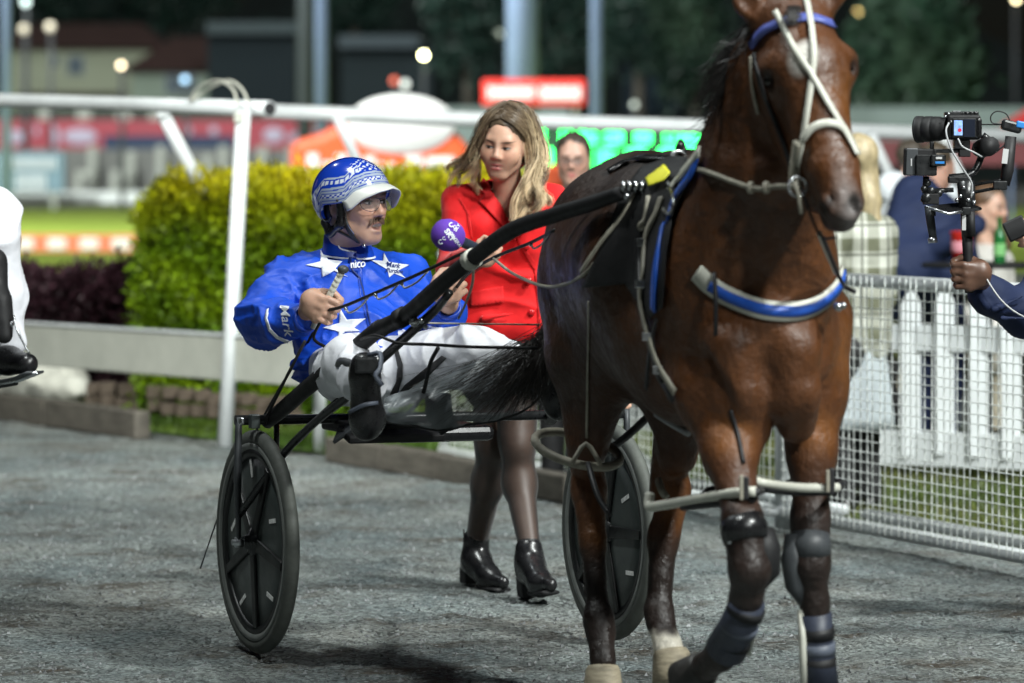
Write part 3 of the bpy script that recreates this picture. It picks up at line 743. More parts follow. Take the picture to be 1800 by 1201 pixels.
    t = np.where(fore, smask(z, .86, .6), smask(z, .60, .40)); c = lerp(c, t*.93, dark)
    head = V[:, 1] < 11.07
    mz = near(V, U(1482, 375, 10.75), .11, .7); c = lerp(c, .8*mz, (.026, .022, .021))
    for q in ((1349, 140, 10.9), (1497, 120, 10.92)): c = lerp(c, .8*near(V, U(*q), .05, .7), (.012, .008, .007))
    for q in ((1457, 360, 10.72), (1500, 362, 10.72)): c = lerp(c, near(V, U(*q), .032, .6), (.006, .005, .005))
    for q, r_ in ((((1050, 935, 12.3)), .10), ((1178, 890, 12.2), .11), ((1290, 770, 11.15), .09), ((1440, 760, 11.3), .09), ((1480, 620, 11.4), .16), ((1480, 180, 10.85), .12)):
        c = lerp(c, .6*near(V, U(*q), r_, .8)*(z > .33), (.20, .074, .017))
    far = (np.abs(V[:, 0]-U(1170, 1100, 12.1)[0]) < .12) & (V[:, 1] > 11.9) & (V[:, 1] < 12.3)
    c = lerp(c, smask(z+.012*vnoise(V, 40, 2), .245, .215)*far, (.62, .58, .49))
    R = frame(U(1480, 340, 10.7)-U(1410, 90, 10.9), (0, -1, .3)); cc = U(1415, 60, 10.9)
    R2 = np.stack([unit(np.cross(unit(U(1415, 60, 10.9)-U(1480, 340, 10.7)), (0, 1, 0)))*-1, np.array((0, -1., 0)), unit(U(1415, 60, 10.9)-U(1480, 340, 10.7))], 1)
    if R2[0, 0] < 0: R2[:, 0] *= -1
    hl = (V-cc)@R2; hl[V[:, 1] > 11.05] = (9, -9, 9)
    global horse_body
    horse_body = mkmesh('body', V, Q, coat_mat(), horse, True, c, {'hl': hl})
    # hooves
    hm = mat('pale_hoof', (.36, .31, .22), .65, var=.4, vs_=18, bump=.3, bs=60, sc3=(1, 1, 4)); hd = mat('dark_hoof', (.03, .028, .026), .5, var=.3, vs_=25)
    def hoof(top, axis, m, s=1.0):
        ax = unit(axis); x = unit(np.cross((0, 1, 0), ax)); y = np.cross(ax, x); R = np.stack([x, y, ax], 1)
        b = MB().lathe(U(*top), [(0, .012), (.044*s, .012), (.05*s, .0), (.056*s, -.04), (.062*s, -.078), (.056*s, -.084), (0, -.078)], R, 20)
        b.build('hoof', m, horse, True)
    hoof((1060, 1178, 12.18), (-.0, .25, 1), hm); hoof((1180, 1150, 12.04), (-.12, .3, 1), hm, 1.05)
    hoof((1236, 1176, 11.36), (.55, -.6, .5), hd); hoof((1447, 1270, 11.25), (0, .25, 1), hd)
    # eyes
    em = mat('horse_eye', (.008, .005, .004), .05, 0, .8, var=0, coat=1)
    MB().ball(U(1351, 142, 10.915), .019).build('eye', em, horse, True); MB().ball(U(1491, 122, 10.925), .019).build('eye', em, horse, True)
    # mane, forelock, tail
    hp = []
    for i in range(420):
        t = rng.random(); s = smooth_path([U(1380, 15, 11.02), U(1338, 60, 11.12), U(1300, 170, 11.2), U(1262, 290, 11.42), U(1235, 330, 11.6)], 8)
        a = s[int(t*(len(s)-1))]+rng.normal(size=3)*.008; L = (.16 if t > .3 else .13)*rng.uniform(.6, 1.2); wind = .10*(1-t)*rng.uniform(.3, 1.3)+.03
        d = np.array((-wind-.02, .01, -L)); hp.append([a, a+d*.35+(-.012, 0, .02), a+d*.7+rng.normal(size=3)*.012, a+d+(-.02*rng.random(), 0, 0)+rng.normal(size=3)*.02])
    for i in range(120):
        a = U(1318+rng.normal()*8, 80+rng.random()*60, 11.1); L = rng.uniform(.06, .13)
        hp.append([a, a+np.array((-L*.45, 0, .01)), a+np.array((-L*.8, 0, -.03-rng.random()*.03)), a+np.array((-L*1.1, 0, -.06-rng.random()*.08))])
    V, Q = strands(hp, .0035, .0006); mkmesh('mane', V, Q, M['hair_dark'], horse)
    hp = [[U(1396+rng.normal()*5, 8, 10.95), U(1395+rng.normal()*6, 18, 10.87), U(1394+rng.normal()*8, 30, 10.855), U(1393+rng.normal()*10, 38+rng.random()*12, 10.85)] for i in range(70)]
    V, Q = strands(hp, .0025, .0006); mkmesh('forelock', V, Q, M['hair_dark'], horse)
    hp = []
    for i in range(1200):
        g = rng.beta(2.2, 1.2); a = U(1010+rng.normal()*8, 560+rng.normal()*14, 12.72)
        ends = [(700, 668), (735, 700), (790, 735), (850, 735), (905, 728), (940, 712), (958, 690)]
        q = np.array([np.interp(g*6, range(7), [e[k] for e in ends]) for k in (0, 1)])+rng.normal(size=2)*10
        st = np.array((968, 596)); ln = rng.uniform(.45, 1.05); q = st+(q-st)*ln
        mid = st+(q-st)*.35+np.array((0, -6+9*rng.normal())); mid2 = st+(q-st)*.7+np.array((rng.normal()*6, 0+rng.normal()*8))
        d = 12.7+rng.normal()*.04
        hp.append([a, U(st[0]+rng.normal()*8, st[1]-8+rng.normal()*12, 12.74), U(*mid, d), U(*mid2, d+rng.normal()*.02), U(*q, d+rng.normal()*.03)])
    hp = [[p for p in smooth_path(h, 3)] for h in hp]
    V, Q = strands(hp, .0013, .0004); mkmesh('tail', V, Q, mat('tail_hair', (.022, .017, .014), .5, var=.4, vs_=30), horse)
build_horse()
HB = bvh(horse_body)
def on_horse(pts, lift=.006, n=8, HB=None):
    HB = HB or globals()['HB']
    """points lying on the coat, along a line given where it shows"""
    P = smooth_path([np.array(p, float) for p in pts], n); out = []
    for q in P:
        h = drape(HB, q[0], q[1], lift)
        if h is not None and (not out or abs(h.y-out[-1][1]) < .25): out.append(np.array(h))
    return out
def hb_strap(name, pts, wd, th, m, parent, lift=.003, label=None, HB=None):
    HB = HB or globals()['HB']; P = on_horse(pts, lift, 8, HB); nr = []
    for q in P:
        h = HB.find_nearest(Vector(q)); n = np.array(h[1]); nr.append(n if n@(q-np.array(h[0])) >= 0 else -n)
    nr = [unit(sum(nr[max(0, i-2):i+3])) for i in range(len(nr))]
    return MB().strap(P, nr, wd, th).build(name, m, parent, True, label=label)

# bridle
br = thing('bridle', 'racing bridle with blue browband and white straps crossing on the horse\'s face', 'bridle', U(1420, 150, 10.85))
hb_strap('browband', [(1322, 82), (1345, 55), (1385, 38), (1425, 33), (1462, 44)], .026, .006, M['violet_strap'], br)
hb_strap('crossed_strap', [(1366, 22), (1395, 82), (1424, 128), (1450, 175), (1480, 230)], .016, .005, M['white_plastic'], br, .009)
hb_strap('crossed_strap', [(1416, 0), (1428, 60), (1430, 110), (1424, 170), (1416, 240), (1408, 290), (1406, 318)], .016, .005, M['white_plastic'], br, .006)
hb_strap('noseband', [(1416, 246), (1432, 226), (1455, 219), (1476, 226), (1490, 250), (1502, 275)], .02, .007, M['white_plastic'], br, .008)
hb_strap('sheepskin_cover', [(1410, 250), (1405, 285), (1403, 315), (1412, 325)], .03, .014, M['old_strap'], br, .005)
hb_strap('cheek_strap', [(1327, 95), (1333, 125), (1345, 165), (1365, 215), (1385, 270), (1398, 315)], .014, .004, M['dark_strap'], br)
hb_strap('throat_lash', [(1322, 100), (1325, 150), (1335, 200)], .012, .004, M['old_strap'], br)
MB().lathe(U(1402, 328, 10.79), [(.022, -.004), (.028, -.004), (.028, .004), (.022, .004), (.022, -.004)], frame((0, 0, 1), (.3, -1, 0)), 20).build('bit_ring', M['steel'], br, True)
tube('bit_shank', [U(1398, 320, 10.78), U(1404, 345, 10.77), U(1408, 376, 10.775)], .005, M['old_strap'], br, 8)
tube('chin_strap', [U(1408, 330, 10.79), U(1440, 412, 10.80), U(1470, 418, 10.78)], .004, M['dark_strap'], br, 6, 4)
tube('check_rein', [U(1447, 418, 10.9), U(1462, 455, 11.0), U(1482, 500, 11.1), U(1502, 513, 11.05)], .006, M['dark_strap'], br, 6, 4)
tube('tie_strap', [U(1440, 410, 10.9), U(1452, 440, 11.0), U(1470, 480, 11.1)], .008, M['white_plastic'], br, 6, 4)

# harness
hn = thing('harness', 'black racing harness saddle with pale girth straps on the horse\'s back', 'harness', U(1180, 300, 11.7))
V = []
pad = patch('saddle_pad', [[(1098, 345), (1130, 300), (1180, 282), (1228, 285), (1216, 320), (1190, 380), (1178, 450), (1172, 540), (1150, 560), (1105, 500), (1030, 505), (1050, 460), (1075, 400)]], HB, M['black_matt'], hn, .012, 9)
hb_strap('side_strap', [(1171, 352), (1162, 380), (1148, 408), (1143, 440), (1141, 480), (1136, 520), (1142, 560), (1150, 590), (1168, 640), (1196, 690)], .022, .006, M['old_strap'], hn, .016)
hb_strap('girth', [(1130, 420), (1128, 470), (1135, 540), (1150, 600), (1165, 660), (1190, 700)], .03, .008, M['dark_strap'], hn, .008)
MB().lathe(U(1192, 280, 11.72), [(.018, -.006), (.027, -.006), (.027, .006), (.018, .006), (.018, -.006)], frame((0, 0, 1), (.25, -1, 0)), 20).build('terret_ring', M['steel'], hn, True)
tube('terret_post', [U(1194, 262, 11.73), U(1196, 252, 11.74), U(1200, 262, 11.74), U(1195, 300, 11.73)], .012, M['black_metal'], hn, 8)
MB().tube([U(1092, 328, 11.62), U(1136, 332, 11.62)], .012, 8).build('shaft_coupling', M['black_metal'], hn)
for i in range(4):
    a = U(1097+i*11, 328, 11.6); MB().lathe(a, [(.011, -.006), (.017, -.003), (.017, .003), (.011, .006)], frame((0, 0, 1), (1, -.3, .2)), 14).build('coupling_ring', M['steel'], hn, True)
MB().ball(U(1101, 345, 11.6), .010).build('coupling_pin', M['steel'], hn, True)
patch('yellow_pad', [[(1146, 326), (1176, 304), (1190, 318), (1180, 330), (1152, 338)]], HB, M['yellow'], hn, .03, 6)
for i, (a, b) in enumerate((((1128, 336), (1152, 340)), ((1150, 338), (1180, 336)))):
    tube('buckle_bar', [U(a[0], a[1], 11.6), U(b[0], b[1], 11.6)], .009, M['steel'], hn, 8)
tube('shaft_loop', [U(1140, 345, 11.56), U(1134, 385, 11.54), U(1126, 395, 11.54), U(1128, 402, 11.54), U(1150, 396, 11.53)], .008, M['old_strap'], hn, 8, 4)
hb_strap('neck_strap', [(1236, 275), (1222, 310), (1200, 340), (1188, 365), (1183, 390)], .03, .006, M['blue_strap'], hn, .012)
hb_strap('neck_strap', [(1174, 400), (1165, 450), (1160, 490), (1158, 545)], .028, .006, M['blue_strap'], hn, .014)
hb_strap('neck_strap_lining', [(1240, 268), (1222, 292), (1200, 318), (1184, 340)], .03, .006, M['white_plastic'], hn, .014)
hb_strap('hanger_strap', [(1122, 345), (1098, 385), (1062, 430), (1030, 478)], .012, .004, M['old_strap'], hn, .014)
hb_strap('hanger_strap', [(1160, 560), (1148, 620), (1140, 680)], .012, .004, M['dark_strap'], hn, .01)
hb_strap('back_strap', [(1185, 284), (1150, 282), (1110, 284), (1070, 305)], .03, .005, M['black_leather'], hn, .006)
hb_strap('side_loop', [(1183, 330), (1198, 352), (1190, 380), (1178, 372)], .010, .005, M['steel'], hn, .02)
for x_, y_ in ((1143, 430), (1140, 500), (1152, 590), (1171, 648)):
    h_ = drape(HB, x_, y_, .024)
    if h_: MB().box(np.array(h_), (.028, .006, .022)).build('strap_buckle', M['steel'], hn, bevel=.002)
bc = thing('breast_collar', 'blue breast collar with white edging across the horse\'s chest', 'collar', U(1350, 530, 11.1))
line = [(1228, 478), (1250, 500), (1290, 525), (1345, 545), (1400, 546), (1440, 530), (1468, 503), (1478, 470), (1480, 440)]
hb_strap('white_edging', line, .052, .008, M['white_plastic'], bc, .004)
hb_strap('blue_band', line[1:], .028, .006, M['blue_strap'], bc, .012)
tube('collar_buckle', [U(1226, 470, 11.17), U(1236, 486, 11.15), U(1242, 478, 11.15), U(1232, 466, 11.16)], .005, M['old_strap'], bc, 6, 0, True)
tube('shoulder_hanger', [U(1255, 480, 11.12), U(1258, 520, 11.09), U(1258, 590, 11.1)], .006, M['dark_strap'], bc, 6, 3)
MB().ball(U(1473, 540, 11.14), .013).build('buckle', M['steel'], bc, True)
MB().ball(U(1482, 537, 11.15), .010).build('buckle', M['steel'], bc, True)

# hopples
G_HOP = 'white plastic hopples on the horse\'s legs'
h1 = thing('hopple', 'pale hopple loop round the horse\'s near hind leg in front of the wheel', 'hopple', U(1010, 790, 12.3), G_HOP)
c0 = U(1012, 790, 12.40)
tube('loop', [c0+np.array((.125*math.cos(a)+0.005, .13*math.sin(a), -.035*math.sin(-a)*1.0+.05*-math.cos(a)*.55)) for a in np.linspace(0, 2*math.pi, 28, endpoint=False)], .013, M['old_strap'], h1, 8, 0, True)
tube('hanger_strap', [U(1005, 815, 12.24), U(1030, 780, 12.27), U(1055, 815, 12.25)], .007, M['old_strap'], h1, 8, 3)
hb_strap('hanger_band', [(1037, 530), (1036, 600), (1034, 680), (1032, 770)], .007, .003, M['old_strap'], h1)
tube('hind_strap', [U(1034, 815, 12.22), U(1050, 870, 12.1), U(1072, 905, 12.0)], .009, M['dark_strap'], h1, 6, 4)
h2 = thing('hopple', 'pale hopple bar reaching from the lifted fore leg towards the far hind leg', 'hopple', U(1230, 880, 11.1), G_HOP)
tube('bar', [U(1142, 868, 11.52), U(1141, 890, 11.5), U(1160, 889, 11.44), U(1230, 877, 11.22), U(1290, 867, 11.06), U(1328, 864, 11.02)], .0135, M['white_plastic'], h2, 10, 5)
tube('loop', [U(1328, 866, 11.02), U(1336, 862, 11.2), U(1300, 858, 11.36), U(1252, 862, 11.3), U(1236, 872, 11.2)], .012, M['dark_strap'], h2, 8, 5)
tube('under_strap', [U(1200, 892, 11.32), U(1255, 886, 11.16), U(1325, 878, 11.04)], .010, M['dark_strap'], h2, 8, 4)
MB().box(U(1311, 858, 10.99), (.016, .014, .06)).build('clip', M['dark_strap'], h2, bevel=.004)
MB().box(U(1303, 857, 10.98), (.010, .014, .065)).build('clip', M['old_strap'], h2, bevel=.003)
tube('strap_end', [U(1158, 845, 12.1), U(1163, 862, 12.0), U(1172, 875, 11.98)], .011, M['old_strap'], h2, 8, 4)
hb_strap('hanger_band', [(1286, 720), (1298, 770), (1306, 815)], .010, .004, M['dark_strap'], h2)
h3 = thing('hopple', 'pale hopple bar across the standing fore leg', 'hopple', U(1400, 855, 11.2), G_HOP)
tube('bar', [U(1318, 842, 11.2), U(1345, 850, 11.22), U(1400, 857, 11.2), U(1450, 858, 11.2), U(1473, 857, 11.22)], .0125, M['white_plastic'], h3, 10, 5)
tube('under_strap', [U(1340, 860, 11.22), U(1400, 867, 11.21), U(1470, 866, 11.23)], .008, M['dark_strap'], h3, 8, 4)
MB().box(U(1462, 846, 11.19), (.016, .014, .07)).build('clip', M['dark_strap'], h3, bevel=.004)
MB().box(U(1455, 846, 11.18), (.010, .014, .06)).build('clip', M['old_strap'], h3, bevel=.003)
tube('loop', [U(1473, 857, 11.22), U(1478, 850, 11.4), U(1430, 846, 11.5), U(1385, 850, 11.4)], .011, M['dark_strap'], h3, 8, 5)
tube('hind_cross_strap', [U(1154, 728, 12.0), U(1180, 745, 11.9), U(1210, 762, 11.8)], .010, M['cable'], h2, 8, 4)
tube('brace_strap', [U(1060, 800, 12.6), U(1110, 760, 12.4), U(1160, 712, 12.2)], .012, M['dark_strap'], h1, 8, 4)

# boots on the legs
def legcuff(name, pts, rad, m, parent, n=20, flare=1.0):
    return MB().tube([U(*q) for q in pts], rad, n).build(name, m, parent, True)
def open_cuff(name, a, b, ra, rb, m, parent, cut=(0, 0)):
    return MB().tube([U(*a), U(*b)], [ra, rb], 20).build(name, m, parent, True)
GB = 'protective boots on the horse\'s fore legs'
k1 = thing('knee_boot', 'shiny black knee boot on the lifted fore leg', 'boot', U(1320, 970, 11.0), GB)
legcuff('cuff', [(1303, 912, 11.06), (1308, 930, 11.05), (1312, 952, 11.04)], [.058, .064, .061], M['black_leather'], k1)
legcuff('shell', [(1338, 930, 11.06), (1343, 965, 11.05), (1342, 1005, 11.06), (1336, 1030, 11.07)], [.035, .045, .044, .02], M['black_matt'], k1)
MB().ball(U(1284, 950, 11.02), .012).build('buckle', M['steel'], k1, True)
k2 = thing('knee_boot', 'grey knee boot on the standing fore leg', 'boot', U(1415, 970, 11.3), GB)
legcuff('cuff', [(1424, 940, 11.31), (1424, 958, 11.3), (1424, 978, 11.3)], [.053, .057, .055], M['grey_card'], k2)
legcuff('shell', [(1399, 940, 11.3), (1396, 985, 11.29), (1399, 1030, 11.3), (1412, 1062, 11.31)], [.03, .036, .03, .012], M['grey_card'], k2)
b1 = thing('tendon_boot', 'slate banded tendon boot on the lifted fore leg', 'boot', U(1295, 1100, 11.15), GB)
legcuff('shell', [(1314, 1058, 11.08), (1300, 1095, 11.13), (1276, 1142, 11.21)], [.048, .049, .056], M['boot_blue'], b1)
for i, (x, y, d, r) in enumerate(((1311, 1072, 11.095, .051), (1299, 1100, 11.14, .052), (1287, 1124, 11.18, .054))):
    legcuff('band', [(x+3, y-7, d-.005), (x-3, y+7, d+.005)], r, M['boot_light'] if i == 1 else M['black_matt'], b1)
legcuff('white_edge', [(1334, 1060, 11.08), (1326, 1100, 11.12), (1316, 1150, 11.2)], .008, M['white_plastic'], b1, 8)
b2 = thing('tendon_boot', 'slate banded tendon boot with a white edge on the standing fore leg', 'boot', U(1437, 1140, 11.3), GB)
legcuff('shell', [(1433, 1078, 11.32), (1437, 1130, 11.33), (1441, 1205, 11.33)], [.044, .043, .052], M['boot_blue'], b2)
for y, m in ((1112, 'black_matt'), (1140, 'boot_light'), (1165, 'black_matt')):
    legcuff('band', [(1436+(y-1112)*.06, y-10, 11.325), (1437+(y-1112)*.06, y+10, 11.33)], .0465, M[m], b2)
legcuff('white_edge', [(1408, 1072, 11.31), (1411, 1120, 11.3), (1413, 1210, 11.3)], .0105, M['white_plastic'], b2, 8)

# ------------------------------------------------------------------ the sulky
AX = np.array((.920, .391, 0)); FW = np.array((.391, -.920, 0)); ZZ = np.array((0, 0, 1.))
su = thing('sulky', 'black racing sulky with disc wheels drawn by the bay horse', 'sulky', (-.247, 13.72, 0))
WL, WR = U(452, 951, 13.53), U(1071, 936, 13.90); WL[2] = WR[2] = .358
def wheel(c, label, rot):
    R = np.stack([FW, ZZ, AX], 1)      # third column = axle
    tyre = MB().lathe(c, [(.312, -.017), (.330, -.023), (.348, -.018), (.356, -.008), (.358, 0), (.356, .008), (.348, .018), (.330, .023), (.312, .017)], R, 72).build('wheel', M['gum'], su, True, label=label)
    MB().lathe(c, [(.292, -.012), (.300, -.021), (.314, -.022), (.318, -.017), (.318, .017), (.314, .022), (.300, .021), (.292, .012)], R, 72).build('rim', M['rim'], tyre, True)
    MB().lathe(c, [(0, -.012), (.05, -.012), (.20, -.009), (.295, -.006), (.295, .006), (.2, .009), (.05, .012), (0, .012)], R, 64).build('disc', M['disc'], tyre, True)
    MB().lathe(c, [(.270, -.0055), (.272, -.014), (.296, -.016), (.298, -.0055)], R, 72).lathe(c, [(.298, .0055), (.296, .016), (.272, .014), (.270, .0055)], R, 72).build('inner_rim', M['spoke'], tyre, True)
    MB().lathe(c, [(0, -.045), (.02, -.045), (.024, -.03), (.045, -.022), (.05, -.008), (.05, .008), (.045, .022), (.024, .03), (.02, .045), (0, .045)], R, 24).build('hub', M['black_metal'], tyre, True)
    for i in range(5):
        a = rot+i*2*math.pi/5; u = FW*math.cos(a)+ZZ*math.sin(a); v = -FW*math.sin(a)+ZZ*math.cos(a)
        MB().prism([c-AX*.021+u*.03+v*.022, c-AX*.021+u*.03-v*.022, c-AX*.019+u*.275-v*.015, c-AX*.019+u*.275+v*.015], AX*.042).build('spoke', M['spoke'], tyre, bevel=.004)
        u2 = FW*math.cos(a+.64)+ZZ*math.sin(a+.64); v2 = -FW*math.sin(a+.64)+ZZ*math.cos(a+.64); s = (.22, .19, .235, .2, .225)[i]; tl = (.6, -.3, .2, .9, -.5)[i]
        e = u2*math.cos(tl)+v2*math.sin(tl); e2 = -u2*math.sin(tl)+v2*math.cos(tl); q = c+u2*s-AX*.0092
        MB().prism([q-e*.03-e2*.007, q+e*.03-e2*.007, q+e*.03+e2*.007, q-e*.03+e2*.007], -AX*.002).build('reflector', M['sticker'], tyre)
wheel(WL, None, math.radians(-84)); wheel(WR, None, math.radians(-70))
def bar(name, P, r, m='black_metal', n=12, sm=0, flat=None): return tube(name, [U(*q) if len(q) == 3 and abs(q[0]) > 20 else q for q in P], r, M[m], su, n, sm, False, flat)
cbL, cbR = WL-AX*.075+ZZ*.39, WR+AX*.06+ZZ*.385
bar('crossbar', [cbL, cbR], .016)
for c, s in ((WL, -1), (WR, 1)):
    o = c+AX*s*.062; i_ = c-AX*s*.066
    MB().tube([o+ZZ*.40, o+ZZ*.2+AX*s*.004, o+AX*s*.0-ZZ*.01], [.022, .026, .015], 10, False, 4, .5).build('fork', M['grey_card'], su, True)
    MB().tube([i_+ZZ*.385, i_+ZZ*.2, i_-ZZ*.01], [.016, .016, .012], 10, False, 3, .6).build('fork', M['black_metal'], su, True)
    tube('axle_bolt', [c-AX*.085, c+AX*.085], .010, M['steel'], su, 10)
    MB().lathe(o-ZZ*.0, [(.0, -.012), (.017, -.012), (.017, .012), (0, .012)], np.stack([FW, ZZ, AX], 1), 16).build('axle_nut', M['steel'], su, True)
MB().box(U(424, 740, 13.42), (.03, .01, .022), frame(AX)).build('bracket', M['steel'], su, bevel=.003)
MB().box(U(447, 741, 13.47), (.03, .03, .045), frame(AX)).build('bracket', M['disc'], su, bevel=.003)
# near shaft
SH = [(470, 742, 13.55), (500, 717, 13.42), (560, 665, 13.2), (630, 608, 12.95), (665, 580, 12.85), (712, 556, 12.75), (770, 505, 12.5), (828, 457, 12.35), (900, 405, 12.1), (975, 378, 11.9), (1040, 358, 11.72), (1096, 338, 11.6)]
bar('shaft', SH, [.022, .025, .026, .026, .026, .026, .025, .024, .024, .023, .022, .02], 'black_matt', 14, 5)
for a, b, m, r in (((823, 461, 12.362), (834, 452, 12.338), 'white_plastic', .030), ((700, 562, 12.77), (712, 555, 12.745), 'black_matt', .031), ((664, 581, 12.86), (670, 577, 12.845), 'black_matt', .029)):
    bar('shaft_collar', [a, b], r, m, 14)
tube('shaft_ring', [U(571, 655, 13.16)+np.array((.029*math.cos(a)*.75, -.029*math.sin(a), .029*math.cos(a)*.7)) for a in np.linspace(0, 6.28, 16, endpoint=False)], .0035, M['steel'], su, 6, 0, True)
# far shaft, behind the horse
SF = [(968, 735, 13.9), (1000, 700, 13.5), (1080, 600, 13.2), (1180, 520, 12.7), (1260, 440, 12.2), (1330, 360, 11.95)]
bar('shaft', SF, .024, 'black_matt', 12, 4)
# stays
o = WL+AX*.066*-1
bar('stay', [o+ZZ*.08, (497, 800, 13.36), (560, 737, 13.2), (615, 694, 13.05), (650, 652, 12.95), (705, 600, 12.8), (762, 548, 12.66), (790, 515, 12.5)], [.012, .013, .013, .014, .014, .015, .014, .012], 'black_metal', 10, 4)
bar('stay', [(490, 803, 13.42), (533, 765, 13.3), (560, 735, 13.24), (600, 700, 13.15)], .011, 'black_metal', 10, 3)
bar('stay', [WR-AX*.07+ZZ*.1, U(1000, 800, 13.6), U(1020, 720, 13.3)], .012, 'black_metal', 10, 3)
MB().ball(U(728, 566, 12.68), .016).build('stay_joint', M['steel'], su, True)
MB().ball(U(748, 575, 12.66), .008).build('stay_joint', M['steel'], su, True)
MB().ball(U(740, 564, 12.67), .010).build('stay_joint', M['steel'], su, True)
bar('hose', [(625, 600, 12.95), (660, 590, 12.75), (700, 603, 12.7), (760, 606, 12.65), (830, 610, 12.6), (945, 612, 12.6)], .005, 'black_matt', 8, 5)
bar('hose', [(770, 612, 12.66), (756, 640, 12.72), (744, 690, 12.8), (722, 722, 12.9), (690, 738, 13.0), (672, 742, 13.05)], .0065, 'black_matt', 8, 5)
bar('hose', [(668, 715, 13.0), (680, 722, 12.98), (676, 738, 13.0), (695, 734, 12.98)], .004, 'black_matt', 8, 4)
MB().tube([U(536, 600, 13.2), U(500, 670, 13.35), U(474, 722, 13.45), U(466, 745, 13.5)], .005, 8).build('trailing_strap', M['black_matt'], su, True)
# seat
sd = lambda x, y, z: WL*.5+WR*.5+AX*x+FW*y+ZZ*z
SR = np.stack([AX, -FW, ZZ], 1)
MB().box(sd(-.02, -.02, .34), (.34, .34, .05), SR).build('seat', M['black_leather'], su, bevel=.02)
MB().box(U(672, 748, 13.62), (.30, .34, .04), SR).build('seat_base', M['black_matt'], su, bevel=.012)
R5 = SR@np.array(((1, 0, 0), (0, math.cos(.25), -math.sin(.25)), (0, math.sin(.25), math.cos(.25))))
MB().box(U(688, 762, 13.45), (.33, .12, .028), R5).build('under_tray', M['black_matt'], su, bevel=.008)
MB().strap([U(592, 772, 13.42), U(612, 758, 13.4), U(640, 744, 13.38)], (-.5, -.3, .8), .07, .012).build('tray_flap', M['grey_card'], su, bevel=.003)

# stirrup on the near shaft
tube('stirrup', [U(596, 645, 12.9), U(600, 636, 12.82), U(616, 640, 12.74), U(640, 648, 12.66), U(664, 654, 12.6)], .014, M['grey_card'], su, 10, 3)
tube('stirrup_bow', [U(648, 625, 12.64), U(668, 622, 12.6), U(668, 648, 12.56), U(660, 660, 12.55), U(672, 678, 12.55)], .008, M['boot_light'], su, 8, 3)
MB().box(U(646, 642, 12.58), (.075, .02, .05)).build('toe_clip', M['black_metal'], su, bevel=.008)
# clear smoked mud shield slung between the shafts
m, nt, b = newmat('smoked_shield'); b.inputs['Base Color'].default_value = (.22, .245, .26, 1); b.inputs['Roughness'].default_value = .35; b.inputs['Alpha'].default_value = .52
lk(nt, ramp(nt, noise(nt, coords(nt), 9, 3), .3, .7, .5, .74), b.inputs['Alpha'])
V = []; Q = []; nu, nv = 40, 14
top = [(676, 700), (700, 690), (760, 676), (820, 640), (880, 622), (940, 618), (985, 640)]; bot = [(672, 741), (720, 748), (780, 757), (820, 747), (880, 738), (935, 712), (986, 652)]
for i in range(nu+1):
    g = i/nu*6; t_ = [np.interp(g, range(7), [q[k] for q in top]) for k in (0, 1)]; b_ = [np.interp(g, range(7), [q[k] for q in bot]) for k in (0, 1)]
    for j in range(nv+1):
        s = j/nv; d = 12.82-.05*math.sin(s*3)+.008*math.sin(i*.9+j)
        V.append(U(t_[0]+(b_[0]-t_[0])*s, t_[1]+(b_[1]-t_[1])*s, d))
for i in range(nu):
    for j in range(nv): a = i*(nv+1)+j; Q.append((a, a+1, a+nv+2, a+nv+1))
sh = mkmesh('mud_shield', V, Q, m, su)
bar('shield_hem', [(b_[0], b_[1], 12.815) for b_ in bot], .0045, 'black_matt', 6, 4)
MB().tube([U(770, 694, 12.86), U(772, 725, 12.85), U(790, 756, 12.85)], [.04, .042, .03], 12, False, 3).build('shield_pocket', M['black_matt'], su, True)

# reins
rn = thing('reins', 'thin black driving reins with hand loops running from the driver\'s fists to the horse', 'reins', U(760, 480, 12.9))
def over_horse(P, r):
    out = []
    for q in smooth_path([U(*q) for q in P], 6):
        px = 900+F*q[0]/q[1]; py = HZ-F*(q[2]-EYE)/q[1]; h = drape(HB, px, py, 0)
        out.append(U(px, py, h.y-r*1.2) if h is not None and h.y-r < q[1] else q)
    return out
def rein(P, r=.0055, m='black_matt', nm='rein'): tube(nm, over_horse(P, r), r, M[m], rn, 8)
rein([(566, 546, 13.2), (600, 540, 13.12), (660, 515, 12.95), (740, 480, 12.75), (812, 446, 12.6), (868, 425, 12.4), (950, 385, 12.1), (1060, 340, 11.78), (1150, 330, 11.58), (1192, 290, 11.66)])
rein([(574, 552, 13.18), (560, 572, 13.2), (552, 596, 13.24), (575, 612, 13.2)], .005)
rein([(800, 508, 13.18), (826, 478, 13.05), (870, 452, 12.9), (930, 428, 12.7), (975, 405, 12.5)])
rein([(1192, 290, 11.68), (1236, 300, 11.4), (1290, 320, 11.16), (1330, 332, 10.95), (1365, 328, 10.86), (1400, 328, 10.79)], .007, 'old_strap')
for x, y, d in ((1320, 330, 10.985), (1347, 330, 10.9)): MB().lathe(U(x, y, d), [(.010, -.006), (.016, -.005), (.016, .005), (.010, .006)], frame((0, 0, 1), (1, -.6, 0)), 12).build('rein_stop', M['old_strap'], rn, True)
for a, b in (((608, 541, 13.1), (650, 520, 13.0)), ((660, 517, 12.95), (700, 500, 12.87)), ((706, 497, 12.85), (752, 477, 12.76)), ((933, 428, 12.7), (968, 408, 12.5))):
    rein([a, (a[0]+6, a[1]+9, a[2]), ((a[0]+b[0])/2+4, (a[1]+b[1])/2+9, (a[2]+b[2])/2), b], .0032, 'cable', 'hand_loop')
    MB().ball(U(a[0], a[1]+2, a[2]-.01), .0065).build('rivet', M['steel'], rn, True)
rein([(868, 455, 12.9), (900, 480, 12.7), (950, 502, 12.4), (985, 502, 12.2), (1022, 486, 12.0), (1045, 462, 11.95)], .005, 'old_strap', 'cord')
